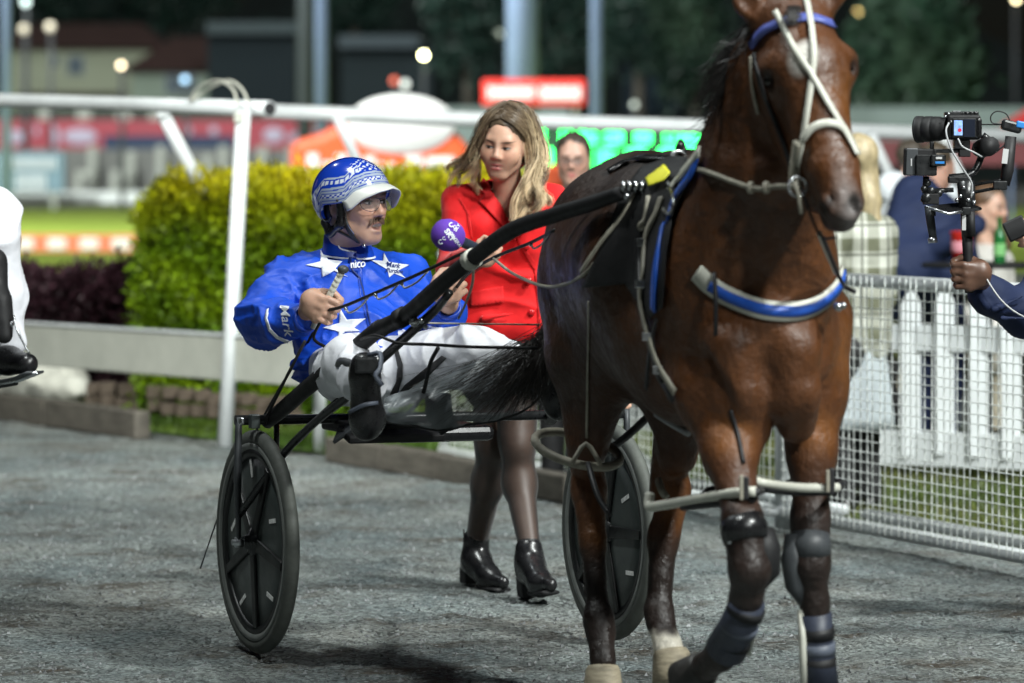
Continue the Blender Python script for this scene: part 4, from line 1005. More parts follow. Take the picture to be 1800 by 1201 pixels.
tube('cord', [U(832, 470, 12.4), U(830, 500, 12.5), U(818, 535, 12.6), U(806, 560, 12.65)], .004, M['old_strap'], rn, 8, 5)
tube('cord', [U(735, 568, 12.7), U(800, 569, 12.75), U(950, 571, 12.7)], .003, M['old_strap'], rn, 6, 2)
MB().tube([U(1042, 470, 11.9), U(1046, 455, 11.9)], .010, 8).build('red_toggle', M['red_plastic'], rn, True)
# ------------------------------------------------------------------ people: shared builders
def head_prims(c, R, s=1.0, female=False, mouth_open=0.0, neck_to=None, neck_r=.052):
    L = lambda x, y, z: np.array(c)+R@(np.array((x, y, z))*s)
    C = lambda a, b, ra, rb, k=.02, op=1: cone(L(*a), L(*b), ra*s, rb*s, k*s, op)
    E = lambda q, r, k=.02, op=1: egg(L(*q), np.array(r)*s, R, k*s, op)
    jw = .037 if female else .045
    p = [E((0, -.015, .045), (.073, .094, .083), .03), E((0, .022, -.008), (.063, .070, .088), .04),
         C((-jw, .012, -.062), (-.018, .062, -.101), .026, .018, .03), C((jw, .012, -.062), (.018, .062, -.101), .026, .018, .03),
         C((-.013 if not female else -.006, .067, -.101), (.013 if not female else .006, .067, -.101), .0155, .0155, .02), E((0, .048, -.073), (.034, .034, .038), .03),
         C((-.036, .073, .024), (.036, .073, .024), .015 if not female else .012, .015 if not female else .012, .02),
         C((-.043, .058, -.018), (-.03, .07, -.035), .022, .018, .03), C((.043, .058, -.018), (.03, .07, -.035), .022, .018, .03)]
    p += [E((-.031, .098, .003), (.017, .014, .010), .015, -1), E((.031, .098, .003), (.017, .014, .010), .015, -1),
          E((-.031, .078, .002), (.015, .013, .0115), .006), E((.031, .078, .002), (.015, .013, .0115), .006)]
    if female: p += [C((-.040, .058, -.035), (-.026, .062, -.055), .026, .022, .03), C((.040, .058, -.035), (.026, .062, -.055), .026, .022, .03)]
    nl = .112 if not female else .106
    p += [C((0, .086, .016), (0, nl-.004, -.026), .008, .0115, .012), E((0, nl-.004, -.031), (.0115, .0105, .009), .01),
          E((-.012, .097, -.035), (.008, .010, .007), .008), E((.012, .097, -.035), (.008, .010, .007), .008),
          E((-.006, .104, -.0415), (.0035, .005, .003), .004, -1), E((.006, .104, -.0415), (.0035, .005, .003), .004, -1)]
    mo = mouth_open
    p += [C((-.02, .083, -.0615), (.02, .083, -.0615), .006, .006, .010), E((0, .090, -.060), (.017, .008, .006), .008),
          C((-.016, .082, -.0735-mo), (.016, .082, -.0735-mo), .006, .006, .010), E((0, .0895, -.0745-mo), (.0155, .009, .0065), .008)]
    if mo: p += [E((0, .094, -.067-mo*.5), (.017, .010, .003+mo*.45), .004, -1)]
    else: p += [C((-.021, .093, -.0672), (.021, .093, -.0672), .0022, .0022, .005, -1)]
    for s_ in (-1, 1): p += [E((s_*.073, -.008, -.008), (.008, .02, .031), .01), E((s_*.080, -.004, -.006), (.005, .011, .018), .006, -1)]
    if neck_to is not None: p.append(cone(L(0, -.022, -.06), neck_to, neck_r*s, neck_r*s*1.1, .04))
    return p
def fist_prims(g, w_, u_, v_, s, wrist, rod=.012):
    """a fist closed round a rod through g along w_ (thumb side); u_ towards the back of the hand, v_ towards the knuckles"""
    w = unit(w_); u = unit(np.array(u_)-w*np.dot(u_, w)); v = unit(np.array(v_)-w*np.dot(v_, w)-u*np.dot(v_, u)); g = np.array(g)
    P = lambda a, b, c: g+(u*a+v*b+w*c)*s
    out = [cone(P(.026, -.03, .022), P(.030, .016, .026), .016*s, .013*s, .012), cone(P(.027, -.03, .0), P(.032, .018, .004), .017*s, .013*s, .012),
           cone(P(.026, -.03, -.02), P(.029, .016, -.018), .016*s, .013*s, .012), cone(P(.02, -.03, -.028), P(.026, .01, -.036), .014*s, .012*s, .012),
           cone(np.array(wrist), P(.025, -.035, .004), .026*s, .027*s, .02), cone(P(.010, -.036, .022), P(.0, -.02, .034), .015*s, .013*s, .014)]
    for i, c in enumerate((.033, .0125, -.0085, -.029)):
        L = (.96, 1.05, 1.0, .85)[i]; r = (.0090, .0094, .0090, .0081)[i]*s; k = .0022
        a, b, d, e = P(.031, .02, c), P(.018, .020+.026*L, c), P(-.012, .016+.022*L, c), P(-.022, .006+.004*L, c)
        out += [cone(a, b, r*1.15, r*1.08, k), cone(b, d, r*1.08, r, k), cone(d, e, r, r*.9, k)]
    out += [cone(P(.0, -.02, .036), P(-.012, .006, .047), .0125*s, .0108*s, .006), cone(P(-.012, .006, .047), P(-.018, .034, .040), .0105*s, .0088*s, .004)]
    return out
def skinmat(name, base, feats, rough=.48, vein=.1):
    """skin with eyes, brows and mouth placed in the head's own measure (metres from the head's centre)"""
    m, nt, b = newmat(name); co = coords(nt); h = attr(nt, 'hl').outputs['Vector']
    n = noise(nt, co, 26, 4, .6); v = nt.nodes.new('ShaderNodeVectorMath'); v.operation = 'SCALE'; v.inputs[0].default_value = base
    lk(nt, ramp(nt, n, .3, .7, .9, 1.1), v.inputs['Scale']); c = v.outputs[0]
    r = rough
    for f in feats:
        cx, cz, rx, rz, rot, colr, op = f[:7]; soft = f[7] if len(f) > 7 else .3
        mk = blob(nt, h, cx, cz, rx, rz, rot, soft, .04)
        c = mix(nt, mathn(nt, 'MULTIPLY', mk, op), c, colr)
    lk(nt, c, b.inputs['Base Color']); b.inputs['Roughness'].default_value = rough
    b.inputs['Subsurface Weight'].default_value = .12; b.inputs['Subsurface Radius'].default_value = (.012, .004, .002); b.inputs['Subsurface Scale'].default_value = .6
    lk(nt, bumpn(nt, noise(nt, co, 220, 3, .6), .08, .002), b.inputs['Normal']); return m
def face_feats(base, gaze=(0, 0), brow=(.03, .018, .012), lip=(.42, .12, .11), open_=.0045, female=False, dark=(.02, .014, .012)):
    b = np.array(base); sh = tuple(b*np.array((.62, .5, .45))); rosy = tuple(np.minimum(1, b*np.array((1.02, .72, .66))))
    f = []
    for s in (-1, 1):
        f.append((s*.034, -.028, .026, .018, 0, rosy, .45, .8))
        f.append((s*.031, .010, .021, .014, s*.1, sh, .85 if female else .55, .6))
        f.append((s*.031, .0015, .0145, open_+.0028, s*-.08, dark, .95, .35))
        f.append((s*.031, .0005, .0122, open_, s*-.08, (.50, .46, .43), 1, .2))
        f.append((s*.031+gaze[0], .0005+gaze[1], .0058, min(.0058, open_+.0015), 0, (.025, .016, .010), 1, .2))
        f.append((s*.031-.002*s, .0058 if open_ > .003 else .002, .0155, .0022, s*-.08, dark, .95, .4))
        f.append((s*.034, .0235 if not female else .0225, .020, .0036 if not female else .003, s*-.12, brow, .9, .45))
    f += [(0, -.061, .021, .0055, 0, lip, .85, .35), (0, -.0745, .018, .0065, 0, lip, .85, .4), (0, -.0672, .0225, .0014, 0, (.08, .02, .02), .9, .5)]
    return f
def hl_of(V, c, R, s): return ((V-np.array(c))@R)/s
def bodymesh(prims, h, m, parent, hd=None, name='body', it=1):
    V, Q = surface(prims, h); V = relax(V, Q, it, .5)
    at = {'hl': hl_of(V, *hd)} if hd else None
    if at is not None: at['hl'][np.linalg.norm(at['hl'], axis=1) > .2] = (9, -9, 9)
    return mkmesh(name, V, Q, m, parent, True, None, at)
def cloth(name, prims, h, m, parent, amp=.004, sc=(1, 1, 1), freq=14, it=2, cut=None, rid=0.0, rfreq=9, seed=3, label=None):
    V, Q = surface(prims, h); V = relax(V, Q, it, .5); N = normals(V, Q)
    d = amp*vnoise(V*np.array(sc), freq, seed)+amp*.5*vnoise(V*np.array(sc), freq*2.3, seed+1)
    if rid:
        W = V*np.array(sc)+.045*np.stack([vnoise(V, 5, seed+k) for k in (5, 6, 7)], 1)
        d = d+rid*(np.maximum(0, ridge(W, rfreq, seed+2))**2*1.6+.5*np.maximum(0, ridge(W, rfreq*2.1, seed+9))**2-.5)
    V = V+N*d[:, None]
    if cut is not None:
        P = pxof(V); fc = V[Q].mean(1); pc = pxof(fc); nf = N[Q].mean(1); k = inpoly(pc, cut) & (nf[:, 1] < .15); Q = Q[~k]
        u = np.unique(Q); mp = np.full(len(V), -1); mp[u] = np.arange(len(u)); V = V[u]; Q = mp[Q]
    o = mkmesh(name, V, Q, m, parent)
    if label: o['label'] = label
    return o
def star(cx, cy, r, rot, ri=.40, sx=1.0, sy=1.0):
    return [(cx+sx*(r if i % 2 == 0 else r*ri)*math.sin(rot+i*math.pi/5), cy-sy*(r if i % 2 == 0 else r*ri)*math.cos(rot+i*math.pi/5)) for i in range(10)]

# ------------------------------------------------------------------ the driver
dv = thing('person', 'seated harness driver in blue jacket with white stars and a blue patterned helmet', 'person', U(620, 690, 13.5))
HC, HR, HS = U(622, 356, 13.62), frame((.74, -.67, .0), (-.05, 0, 1)), 1.10
SK = (.50, .30, .215)
def build_driver():
    ft = face_feats(SK, (-.004, -.001), (.05, .03, .02), (.42, .16, .14), .0035)
    ft += [(-.016, -.0535, .019, .0062, .28, (.10, .056, .036), .75, .6), (.016, -.0535, .019, .0062, -.28, (.10, .056, .036), .75, .6),
           (0, -.0695, .018, .0095, 0, (.05, .012, .010), .95, .25), (0, -.0662, .0145, .0042, 0, (.66, .63, .57), .95, .3),
           (0, -.1, .045, .03, 0, (.34, .20, .155), .35, .6)]
    p = head_prims(HC, HR, HS, False, .008, U(606, 452, 13.73), .056)
    C = lambda a, b, ra, rb, k=.03: p.append(cone(U(*a), U(*b), ra, rb, k))
    C((614, 520, 13.70), (625, 620, 13.5), .10, .11); C((525, 500, 13.73), (710, 505, 13.78), .045, .045)
    C((510, 495, 13.7), (456, 570, 13.5), .05, .042); C((456, 570, 13.5), (534, 558, 13.27), .04, .028)
    C((725, 498, 13.78), (778, 583, 13.62), .05, .042); C((778, 583, 13.62), (789, 535, 13.27), .04, .028)
    C((600, 650, 13.4), (620, 640, 13.0), .08, .06); C((620, 640, 13.0), (645, 690, 12.72), .05, .04); C((690, 640, 13.42), (845, 622, 13.14), .08, .06); C((845, 622, 13.14), (968, 674, 12.98), .05, .04)
    p.extend(fist_prims(U(568, 540, 13.22), (.42, -.12, .90), (-.5, -.86, .0), (.86, -.5, -.1), 1.12, U(540, 556, 13.27)))
    p.extend(fist_prims(U(786, 505, 13.2), (-.35, -.2, .92), (.30, -.95, .0), (.55, -.5, .6), 1.08, U(788, 530, 13.28)))
    dvb = bodymesh(p, .0046, skinmat('driver_skin', SK, ft), dv, (HC, HR, HS))
    # jacket
    j = []
    J = lambda a, b, ra, rb=None, k=.05: j.append(cone(U(*a), U(*b), ra, rb, k))
    J((578, 628, 13.45), (552, 520, 13.66), .10, .115, .07); J((676, 628, 13.45), (684, 520, 13.72), .10, .115, .07)
    J((622, 545, 13.6), (628, 600, 13.48), .15, .155, .06)
    J((508, 490, 13.74), (612, 468, 13.74), .062, .075, .06); J((612, 468, 13.74), (716, 494, 13.8), .075, .06, .06)
    J((612, 455, 13.73), (610, 475, 13.73), .06, .08, .03)
    J((506, 500, 13.7), (462, 560, 13.52), .076, .078, .05); J((460, 566, 13.5), (528, 562, 13.29), .077, .055, .03)
    J((722, 503, 13.78), (772, 570, 13.64), .068, .066, .05); J((776, 582, 13.62), (788, 552, 13.33), .06, .05, .03)
    J((565, 648, 13.42), (545, 655, 13.5), .06, .045, .05); J((600, 630, 13.36), (690, 628, 13.38), .07, .06, .05)
    for a, b, r in (((445, 560, 13.44), (515, 520, 13.55), .014), ((455, 600, 13.42), (510, 590, 13.33), .010),
                    ((540, 500, 13.52), (570, 540, 13.45), .011), ((530, 620, 13.38), (600, 605, 13.30), .014), ((640, 560, 13.42), (720, 530, 13.55), .012),
                    ((650, 590, 13.36), (730, 560, 13.5), .013), ((520, 640, 13.38), (590, 632, 13.3), .014),
                    ((540, 505, 13.54), (535, 545, 13.5), .010)):
        j.append(cone(U(*a), U(*b), r, r*.5, .022))
    global JK
    JK = cloth('jacket', j, .0065, M['blue_satin'], dv, .003, (1, 1, 1), 9, 1, rid=.012, rfreq=8)
    bt = bvh(JK); ws = M['white_satin']
    S = lambda *pts: patch('white_star', [list(pts)], bt, ws, JK, .0025, 5)
    S((564, 441), (577, 458), (602, 461), (590, 473), (611, 488), (588, 477), (567, 488), (566, 473), (537, 467), (563, 461))
    S((675, 445), (684, 462), (719, 467), (699, 477), (712, 490), (692, 482), (683, 489), (680, 475), (652, 459), (674, 460))
    S((598, 543), (610, 562), (643, 560), (622, 577), (633, 583), (607, 583), (594, 598), (596, 584), (568, 577), (597, 568))
    S((703, 540), (708, 548), (722, 552), (712, 558), (716, 566), (704, 562), (694, 566), (697, 556), (688, 550), (700, 549))
    dk = mat('embroidery', (.012, .03, .16), .5, var=0)
    print_on('name_print', 'Mark', 689, 468.5, 11, .12, bt, dk, JK, .0065, .3, bold=.025); print_on('name_print', 'Purdon', 691, 478.5, 10.5, .10, bt, dk, JK, .0065, .3, bold=.025)
    print_on('maker_print', 'nico', 629, 467, 15, -.06, bt, ws, JK, .0075, bold=.03)
    print_on('sleeve_print', 'Mark', 504, 562, 22, math.radians(80), bt, ws, JK, .004, .25, 1.15, .012)
    patch('white_piping', [[(469, 545), (474, 543), (471, 560), (477, 577), (490, 590), (509, 598), (513, 604), (508, 604), (487, 595), (473, 581), (467, 562)]], bt, ws, JK, .003, 4)
    patch('white_piping', [[(742, 570), (775, 576), (806, 572), (806, 576), (775, 580), (742, 574)]], bt, ws, JK, .003, 4)
    patch('placket', [[(612, 448), (634, 452), (637, 480), (640, 520), (650, 560), (656, 590), (650, 592), (643, 560), (633, 522), (628, 478), (614, 478)]], bt, M['blue_trim'], JK, .0018, 6)
    patch('fold_seam', [[(615, 446), (617, 446), (620, 474), (634, 490), (643, 530), (654, 575), (652, 575), (641, 531), (632, 491), (618, 476)]], bt, dk, JK, .0045, 5)
    # collar
    cc = U(611, 432, 13.70); Rr = np.stack([unit((.8, -.55, -.1)), unit((.55, .83, .05)), unit((-.06, .02, 1))], 1)
    col_ = MB().lathe(cc, [(.090, -.034), (.080, .0), (.076, .032), (.071, .032), (.075, 0), (.083, -.03)], Rr, 36).build('collar', M['blue_trim'], JK, True)
    MB().lathe(cc, [(.0905, -.034), (.092, -.031), (.0885, -.028)], Rr, 36).build('collar_piping', ws, JK, True)
    hb_strap('collar_tab', [(624, 426), (604, 422), (596, 429), (600, 438), (626, 444)], .005, .0015, ws, JK, .001, None, bvh(col_))
    for c, ax_, r in ((U(537, 560, 13.262), unit(U(528, 562, 13.29)-U(540, 558, 13.25)), .041), (U(788, 540, 13.3), unit(U(787, 552, 13.33)-U(789, 535, 13.28)), .041)):
        x = unit(np.cross(ax_, (0, 0, 1))); R = np.stack([x, np.cross(ax_, x), ax_], 1)
        MB().lathe(c, [(r*.8, -.006), (r, -.012), (r*1.08, .0), (r*1.1, .022), (r*.9, .024)], R, 24).build('cuff', M['blue_trim'], JK, True)
    # trousers
    t = []
    T = lambda a, b, ra, rb=None, k=.05: t.append(cone(U(*a), U(*b), ra, rb, k))
    T((598, 650, 13.42), (618, 640, 13.02), .092, .078); T((616, 640, 13.02), (640, 675, 12.74), .085, .06); T((590, 655, 13.3), (608, 668, 13.1), .065, .06)
    T((690, 645, 13.42), (842, 626, 13.14), .105, .085); T((842, 626, 13.14), (968, 672, 12.98), .085, .055); T((620, 660, 13.4), (690, 655, 13.4), .10, .10)
    tr = cloth('trousers', t, .0075, M['white_pants'], dv, .003, (1, 1, 1), 10, 1, rid=.009, rfreq=6)
    b2 = bvh(tr); bk = M['dark_strap']
    patch('dark_stripe', [[(692, 606), (700, 612), (709, 640), (708, 665), (700, 690), (686, 692), (697, 670), (700, 645), (695, 622)]], b2, bk, tr, .003, 5)
    patch('dark_stripe', [[(698, 694), (712, 676), (745, 650), (778, 625), (786, 630), (755, 660), (722, 682), (708, 694)]], b2, bk, tr, .003, 5)
    # boots
    for q in ([((640, 648, 12.66), (646, 735, 12.70), .042, .05), ((646, 735, 12.70), (644, 748, 12.72), .05, .046), ((640, 660, 12.72), (645, 720, 12.78), .05, .05), ((640, 640, 12.66), (642, 660, 12.66), .03, .04)],
              [((968, 676, 12.95), (980, 700, 12.92), .05, .045), ((980, 660, 12.9), (984, 715, 12.92), .04, .045)]):
        bp = [cone(U(*a), U(*b), ra, rb, .03) for a, b, ra, rb in q]
        V, Q = surface(bp, .007); V = relax(V, Q, 1); mkmesh('boot', V, Q, M['black_leather'], dv)
    MB().strap([U(613, 725, 12.65), U(640, 712, 12.62), U(664, 708, 12.64)], (0, -1, 0), .012, .004, 4).build('boot_strap', M['boot_light'], dv, True)
    # helmet
    na, nt_ = 180, 90; A = np.linspace(0, 2*math.pi, na, endpoint=False)
    key = [(0, 74), (25, 76), (48, 84), (62, 98), (75, 101), (100, 103), (116, 124), (135, 146), (180, 150)]
    aa = np.degrees(np.minimum(A, 2*math.pi-A)); pm = np.radians(np.interp(aa, [k[0] for k in key], [k[1] for k in key]))
    rad = np.array((.103, .128, .112)); V = []; cols = []; hc = np.array((0, -.010, .021))
    blue = np.array((.008, .045, .42)); sil = np.array((.36, .42, .52)); pale = np.array((.62, .66, .72))
    for j in range(nt_+1):
        for i in range(na):
            ph = pm[i]*j/nt_; d = np.array((math.sin(A[i])*math.sin(ph), math.cos(A[i])*math.sin(ph), math.cos(ph)))
            V.append(hc+d*rad)
            e = (pm[i]-ph)*.12; x = A[i] if A[i] < math.pi else 2*math.pi-A[i]      # distance from the rim, angle from the front
            c = blue
            if e < .052:
                c = sil if (e % .0105) > .0028 else blue
                if .020 < e < .030: c = pale if (int(x/.075) % 2 == 0) ^ (int((e-.020)/.005) % 2 == 0) else blue
                if x > 2.2: c = sil if (e % .008) > .002 else blue
            elif .062 < e < .075 and .55 < x < 2.0: c = pale if int(x/.05) % 3 else blue
            elif .080 < e < .086 and .5 < x < 2.0: c = sil
            ex, ez = (x-2.15)*.11, e-.075; rr = math.hypot(ex, ez)
            if x > 1.2:
                if rr < .022: c = pale if rr > .015 else (blue if rr > .009 else (sil if math.atan2(ez, ex) % 1.2 > .5 else blue))
            fx, fz = (x-.45)*.1, e-.085
            if abs(fx) < .05 and abs(fz) < .028 and math.sin(fx*260+3*math.sin(fz*190)) + math.sin(fz*330+fx*90) > .55: c = pale
            cols.append(c)
    V = np.array(V); Q = [(j*na+i, j*na+(i+1) % na, (j+1)*na+(i+1) % na, (j+1)*na+i) for j in range(nt_) for i in range(na)]
    W = np.array(HC)+(V*HS)@HR.T
    hm = mat('helmet_paint', rough=.18, spec=.6, var=0, vcol=True, coat=.6)
    he = mkmesh('helmet', W, Q, hm, dv, True, np.array(cols)); s = he.modifiers.new('shell', 'SOLIDIFY'); s.thickness = .012; s.offset = -1
    Lh = lambda x, y, z: np.array(HC)+HR@(np.array((-x, y, z))*HS)
    # peak
    V = []; Q = []; n, m_ = 24, 7
    for i in range(n+1):
        a = math.radians(-66+132*i/n)
        for k in range(m_+1):
            t_ = k/m_; ext = t_*.044*math.cos(a*1.1)**.6 if abs(a) < 1.4 else 0; ph = math.radians(np.interp(abs(math.degrees(a)), [k2[0] for k2 in key], [k2[1] for k2 in key]))-.03
            d = hc+np.array((math.sin(a)*math.sin(ph)*.105, math.cos(a)*math.sin(ph)*.133, math.cos(ph)*.118))
            V.append(Lh(d[0]*(1+t_*.03), d[1]+ext, d[2]-.012*t_-.016*t_*t_*abs(math.sin(a))))
    for i in range(n):
        for k in range(m_): b_ = i*(m_+1)+k; Q.append((b_, b_+1, b_+m_+2, b_+m_+1))
    pk = mkmesh('peak', V, Q, mat('white_peak', (.62, .63, .60), .35, var=.05), he); s = pk.modifiers.new('shell', 'SOLIDIFY'); s.thickness = .005
    for x, y, z in ((-.097, .035, .010),): MB().ball(Lh(x*1.08, y*1.0, z+.0), .0042*HS).build('stud', M['dark_strap'], he, True)
    # ear guard, pads, chin strap
    lt = M['black_leather']
    e = [cone(Lh(-.080, .028, .012), Lh(-.079, .022, -.06), .017, .013, .03), cone(Lh(-.080, -.045, -.055), Lh(-.074, -.025, -.085), .013, .012, .03), cone(Lh(-.079, .022, -.06), Lh(-.074, -.03, -.088), .012, .012, .02),
         egg(Lh(.082, .018, -.028), np.array((.009, .026, .048))*HS, HR, .01)]
    for e_ in (e[:-1], e[-1:]):
        V, Q = surface(e_, .005); mkmesh('ear_guard', V, Q, lt, he)
    DB = bvh(dvb)
    hb_strap('chin_strap', [(603, 372), (607, 388), (614, 404), (622, 416), (631, 426)], .016, .003, M['dark_strap'], he, .002, None, DB)
    hb_strap('chin_strap', [(590, 402), (600, 408), (612, 414), (624, 420)], .010, .003, M['dark_strap'], he, .002, None, DB)
    tube('wire_edge', [Lh(-.083, .035, .012), Lh(-.0855, .047, -.02), Lh(-.080, .052, -.06), Lh(-.06, .058, -.09)], .0016, M['steel'], he, 6, 4)
    tube('ear_ring', [Lh(-.089, -.028+.024*math.cos(a), -.022+.030*math.sin(a)) for a in np.linspace(0.5, 5.6, 12)], .0022, M['grey_card'], he, 6, 3)
    MB().ball(Lh(-.03, .067, -.125), .006).build('buckle', M['steel'], he, True)
    # clear glasses
    gl = MB()
    tube('glasses_arm', [Lh(-.081, .025, .010), Lh(-.075, .068, .009), Lh(-.068, .085, .008)], .0034, M['black_matt'], dv, 8)
    m, nt, b = newmat('clear_lens'); b.inputs['Base Color'].default_value = (.8, .8, .8, 1); b.inputs['Roughness'].default_value = .03; b.inputs['Alpha'].default_value = .09; b.inputs['Specular IOR Level'].default_value = .8
    for s in (-1, 1):
        pts = [Lh(s*x, y, z) for x, y, z in ((.066, .088, .012), (.045, .106, .016), (.014, .117, .012), (.012, .116, -.004), (.022, .113, -.020), (.044, .104, -.023), (.062, .092, -.012))]
        tube('lens_rim', pts+[pts[0]], .0011, M['lens_glass'], dv, 6, 3)
        mb = MB(); mb.add([Lh(s*.04, .109, -.003)]+pts, [(0, i+1, (i+1) % 7+1) for i in range(7)]); mb.build('lens', m, dv, True)
    tube('nose_bridge', [Lh(-.014, .117, .012), Lh(0, .121, .014), Lh(.014, .117, .012)], .0014, M['lens_glass'], dv, 6, 3)
    # a little dark hair showing at the nape and a moustache
    hp = [[Lh(x, .0945+.0025*rng.random()-.14*abs(x), -.0485+.003*rng.random()), Lh(x*1.14, .0985-.17*abs(x), -.054), Lh(x*1.28, .0965-.22*abs(x), -.0575-abs(x)*.38)] for x in np.sign(rng.normal(size=90))*rng.uniform(.003, .026, 90)]
    V, Q = strands(hp, .0011, .0005); mkmesh('moustache', V, Q, mat('brown_hair', (.12, .07, .045), .5, var=.2), dv)
    e = [egg(Lh(0, -.03, .01), np.array((.079, .083, .09))*HS, HR, .01)]
    V, Q = surface(e, .01); mkmesh('hair', V, Q, M['hair_dark'], dv)
build_driver()
# whip
wh_t = thing('whip', 'driving whip with a white taped grip and black knob in the driver\'s right fist', 'whip', U(580, 520, 13.2))
g0, g1 = U(566, 545, 13.225), U(602, 476, 13.16)
tube('grip', [g0-(g1-g0)*.45, g1], .0105, M['white_plastic'], wh_t, 12)
for i in range(7): MB().lathe(g0+(g1-g0)*(.15+i*.12), [(.0105, -.004), (.0114, 0), (.0105, .004)], np.stack([unit(np.cross(g1-g0, (0, 1, 0))), unit(np.cross(g1-g0, np.cross(g1-g0, (0, 1, 0)))), unit(g1-g0)], 1), 14).build('tape_wrap', M['white_plastic'], wh_t, True)
MB().ball(g1+(g1-g0)*.03, np.array((.0185, .0185, .014))).build('knob', M['grey_card'], wh_t, True)
tube('shaft', [g0-(g1-g0)*.45, U(548, 590, 13.35), U(470, 720, 13.75), U(400, 860, 14.2)], [.006, .005, .004, .003], M['black_matt'], wh_t, 8, 4)
tube('lash', [U(400, 860, 14.2), U(374, 935, 14.25), U(352, 1000, 14.25)], .0025, M['black_matt'], wh_t, 6, 3)

# ------------------------------------------------------------------ the reporter
rp = thing('person', 'woman reporter with wavy blonde hair in a red blazer holding out a purple microphone', 'person', G(885, 1035))
WC, WR_, WS = U(887, 253, 15.26), frame((-.27, -.94, -.17), (.10, -.06, 1)), 1.0
SKW = (.54, .32, .225)
def build_reporter():
    ft = face_feats(SKW, (.004, -.0015), (.055, .035, .022), (.50, .15, .15), .0028, True)
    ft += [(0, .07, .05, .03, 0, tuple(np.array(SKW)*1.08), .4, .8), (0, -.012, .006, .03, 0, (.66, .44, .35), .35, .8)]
    p = head_prims(WC, WR_, WS, True, 0, U(894, 352, 15.36), .05)
    C = lambda a, b, ra, rb, k=.04: p.append(cone(U(*a), U(*b), ra, rb, k))
    C((825, 356, 15.40), (955, 356, 15.44), .04, .04); C((858, 405, 15.40), (866, 590, 15.42), .075, .08); C((918, 405, 15.42), (912, 590, 15.42), .075, .08); C((888, 352, 15.38), (888, 400, 15.36), .05, .075)
    C((812, 362, 15.38), (797, 470, 15.22), .038, .034); C((797, 470, 15.22), (838, 448, 14.9), .033, .024)
    C((968, 358, 15.42), (1030, 520, 15.45), .042, .036); C((1030, 520, 15.45), (1085, 655, 15.35), .035, .024)
    p.extend(fist_prims(U(858, 441, 14.8), (-.80, -.25, .50), (-.2, -.95, -.2), (.55, -.2, .8), .92, U(840, 450, 14.9)))
    # left hand with the card
    a = U(1094, 690, 15.3)
    for i in range(4): p.append(cone(a+np.array((-.012+i*.012, -.012, -.0)), U(1092+i*5, 712+(3-abs(i-1))*3, 15.27), .009, .007, .006))
    p.append(cone(U(1085, 660, 15.35), a, .026, .03, .02)); p.append(cone(a+np.array((-.02, -.02, .02)), U(1080, 705, 15.26), .010, .008, .006))
    # legs: walking, right foot on its heel in front
    C((862, 600, 15.4), (866, 762, 15.42), .085, .058); C((868, 745, 15.41), (867, 785, 15.41), .056, .053); C((866, 785, 15.42), (858, 850, 15.5), .053, .056); C((858, 850, 15.5), (838, 952, 15.62), .054, .037)
    C((915, 600, 15.38), (908, 762, 15.3), .085, .06); C((909, 745, 15.3), (910, 785, 15.27), .057, .053); C((910, 785, 15.29), (913, 850, 15.28), .053, .056); C((913, 850, 15.28), (930, 958, 15.12), .054, .036)
    global RB
    V, Q = surface(p, .005); V = relax(V, Q, 1)
    hl = hl_of(V, WC, WR_, WS); hl[np.linalg.norm(hl, axis=1) > .2] = (9, -9, 9)
    RB = mkmesh('body', V, Q, skinmat('reporter_skin', SKW, ft), rp, True, None, {'hl': hl})
    # sheer black stockings
    m, nt, b = newmat('sheer_stocking'); b.inputs['Base Color'].default_value = (.010, .008, .008, 1); b.inputs['Roughness'].default_value = .5; b.inputs['Sheen Weight'].default_value = .15
    lw = nt.nodes.new('ShaderNodeLayerWeight'); lw.inputs[0].default_value = .35; lk(nt, ramp(nt, lw.outputs['Facing'], 0, .8, .66, .96), b.inputs['Alpha'])
    st = []
    S = lambda a, b_, ra, rb: st.append(cone(U(*a), U(*b_), ra+.004, rb+.004, .04))
    S((862, 600, 15.4), (866, 762, 15.42), .085, .058); S((868, 745, 15.41), (867, 785, 15.41), .056, .053); S((866, 785, 15.42), (858, 850, 15.5), .053, .056); S((858, 850, 15.5), (838, 952, 15.62), .054, .037)
    V, Q = surface(st, .009); V = relax(V, Q, 2); mkmesh('stocking', V, Q, m, rp)
    st = []
    S((915, 600, 15.38), (908, 762, 15.3), .085, .06); S((909, 745, 15.3), (910, 785, 15.27), .057, .053); S((910, 785, 15.29), (913, 850, 15.28), .053, .056); S((913, 850, 15.28), (930, 958, 15.12), .054, .036)
    V, Q = surface(st, .009); V = relax(V, Q, 2); mkmesh('stocking', V, Q, m, rp)
    # skirt
    k = [cone(U(858, 560, 15.4), U(860, 672, 15.42), .115, .105, .05), cone(U(915, 560, 15.4), U(912, 672, 15.36), .115, .105, .05)]
    cloth('skirt', k, .012, M['black_skirt'], rp, .003)
    # blazer
    j = []
    J = lambda a, b_, ra, rb, k=.05: j.append(cone(U(*a), U(*b_), ra, rb, k))
    J((808, 354, 15.38), (890, 344, 15.4), .058, .068, .05); J((890, 344, 15.4), (970, 354, 15.43), .068, .058, .05)
    J((852, 400, 15.38), (856, 500, 15.39), .108, .102, .06); J((928, 400, 15.4), (922, 500, 15.39), .108, .102, .06)
    J((856, 500, 15.4), (852, 572, 15.38), .10, .125, .06); J((922, 500, 15.4), (928, 572, 15.38), .10, .125, .06)
    J((850, 405, 15.3), (856, 425, 15.3), .07, .07, .06); J((925, 405, 15.32), (922, 425, 15.32), .07, .07, .06)
    J((808, 362, 15.37), (795, 468, 15.22), .06, .054, .03); J((795, 470, 15.21), (833, 452, 14.93), .052, .044, .03)
    J((972, 362, 15.42), (1030, 520, 15.46), .06, .052, .03); J((1030, 520, 15.46), (1076, 632, 15.38), .05, .044, .03)
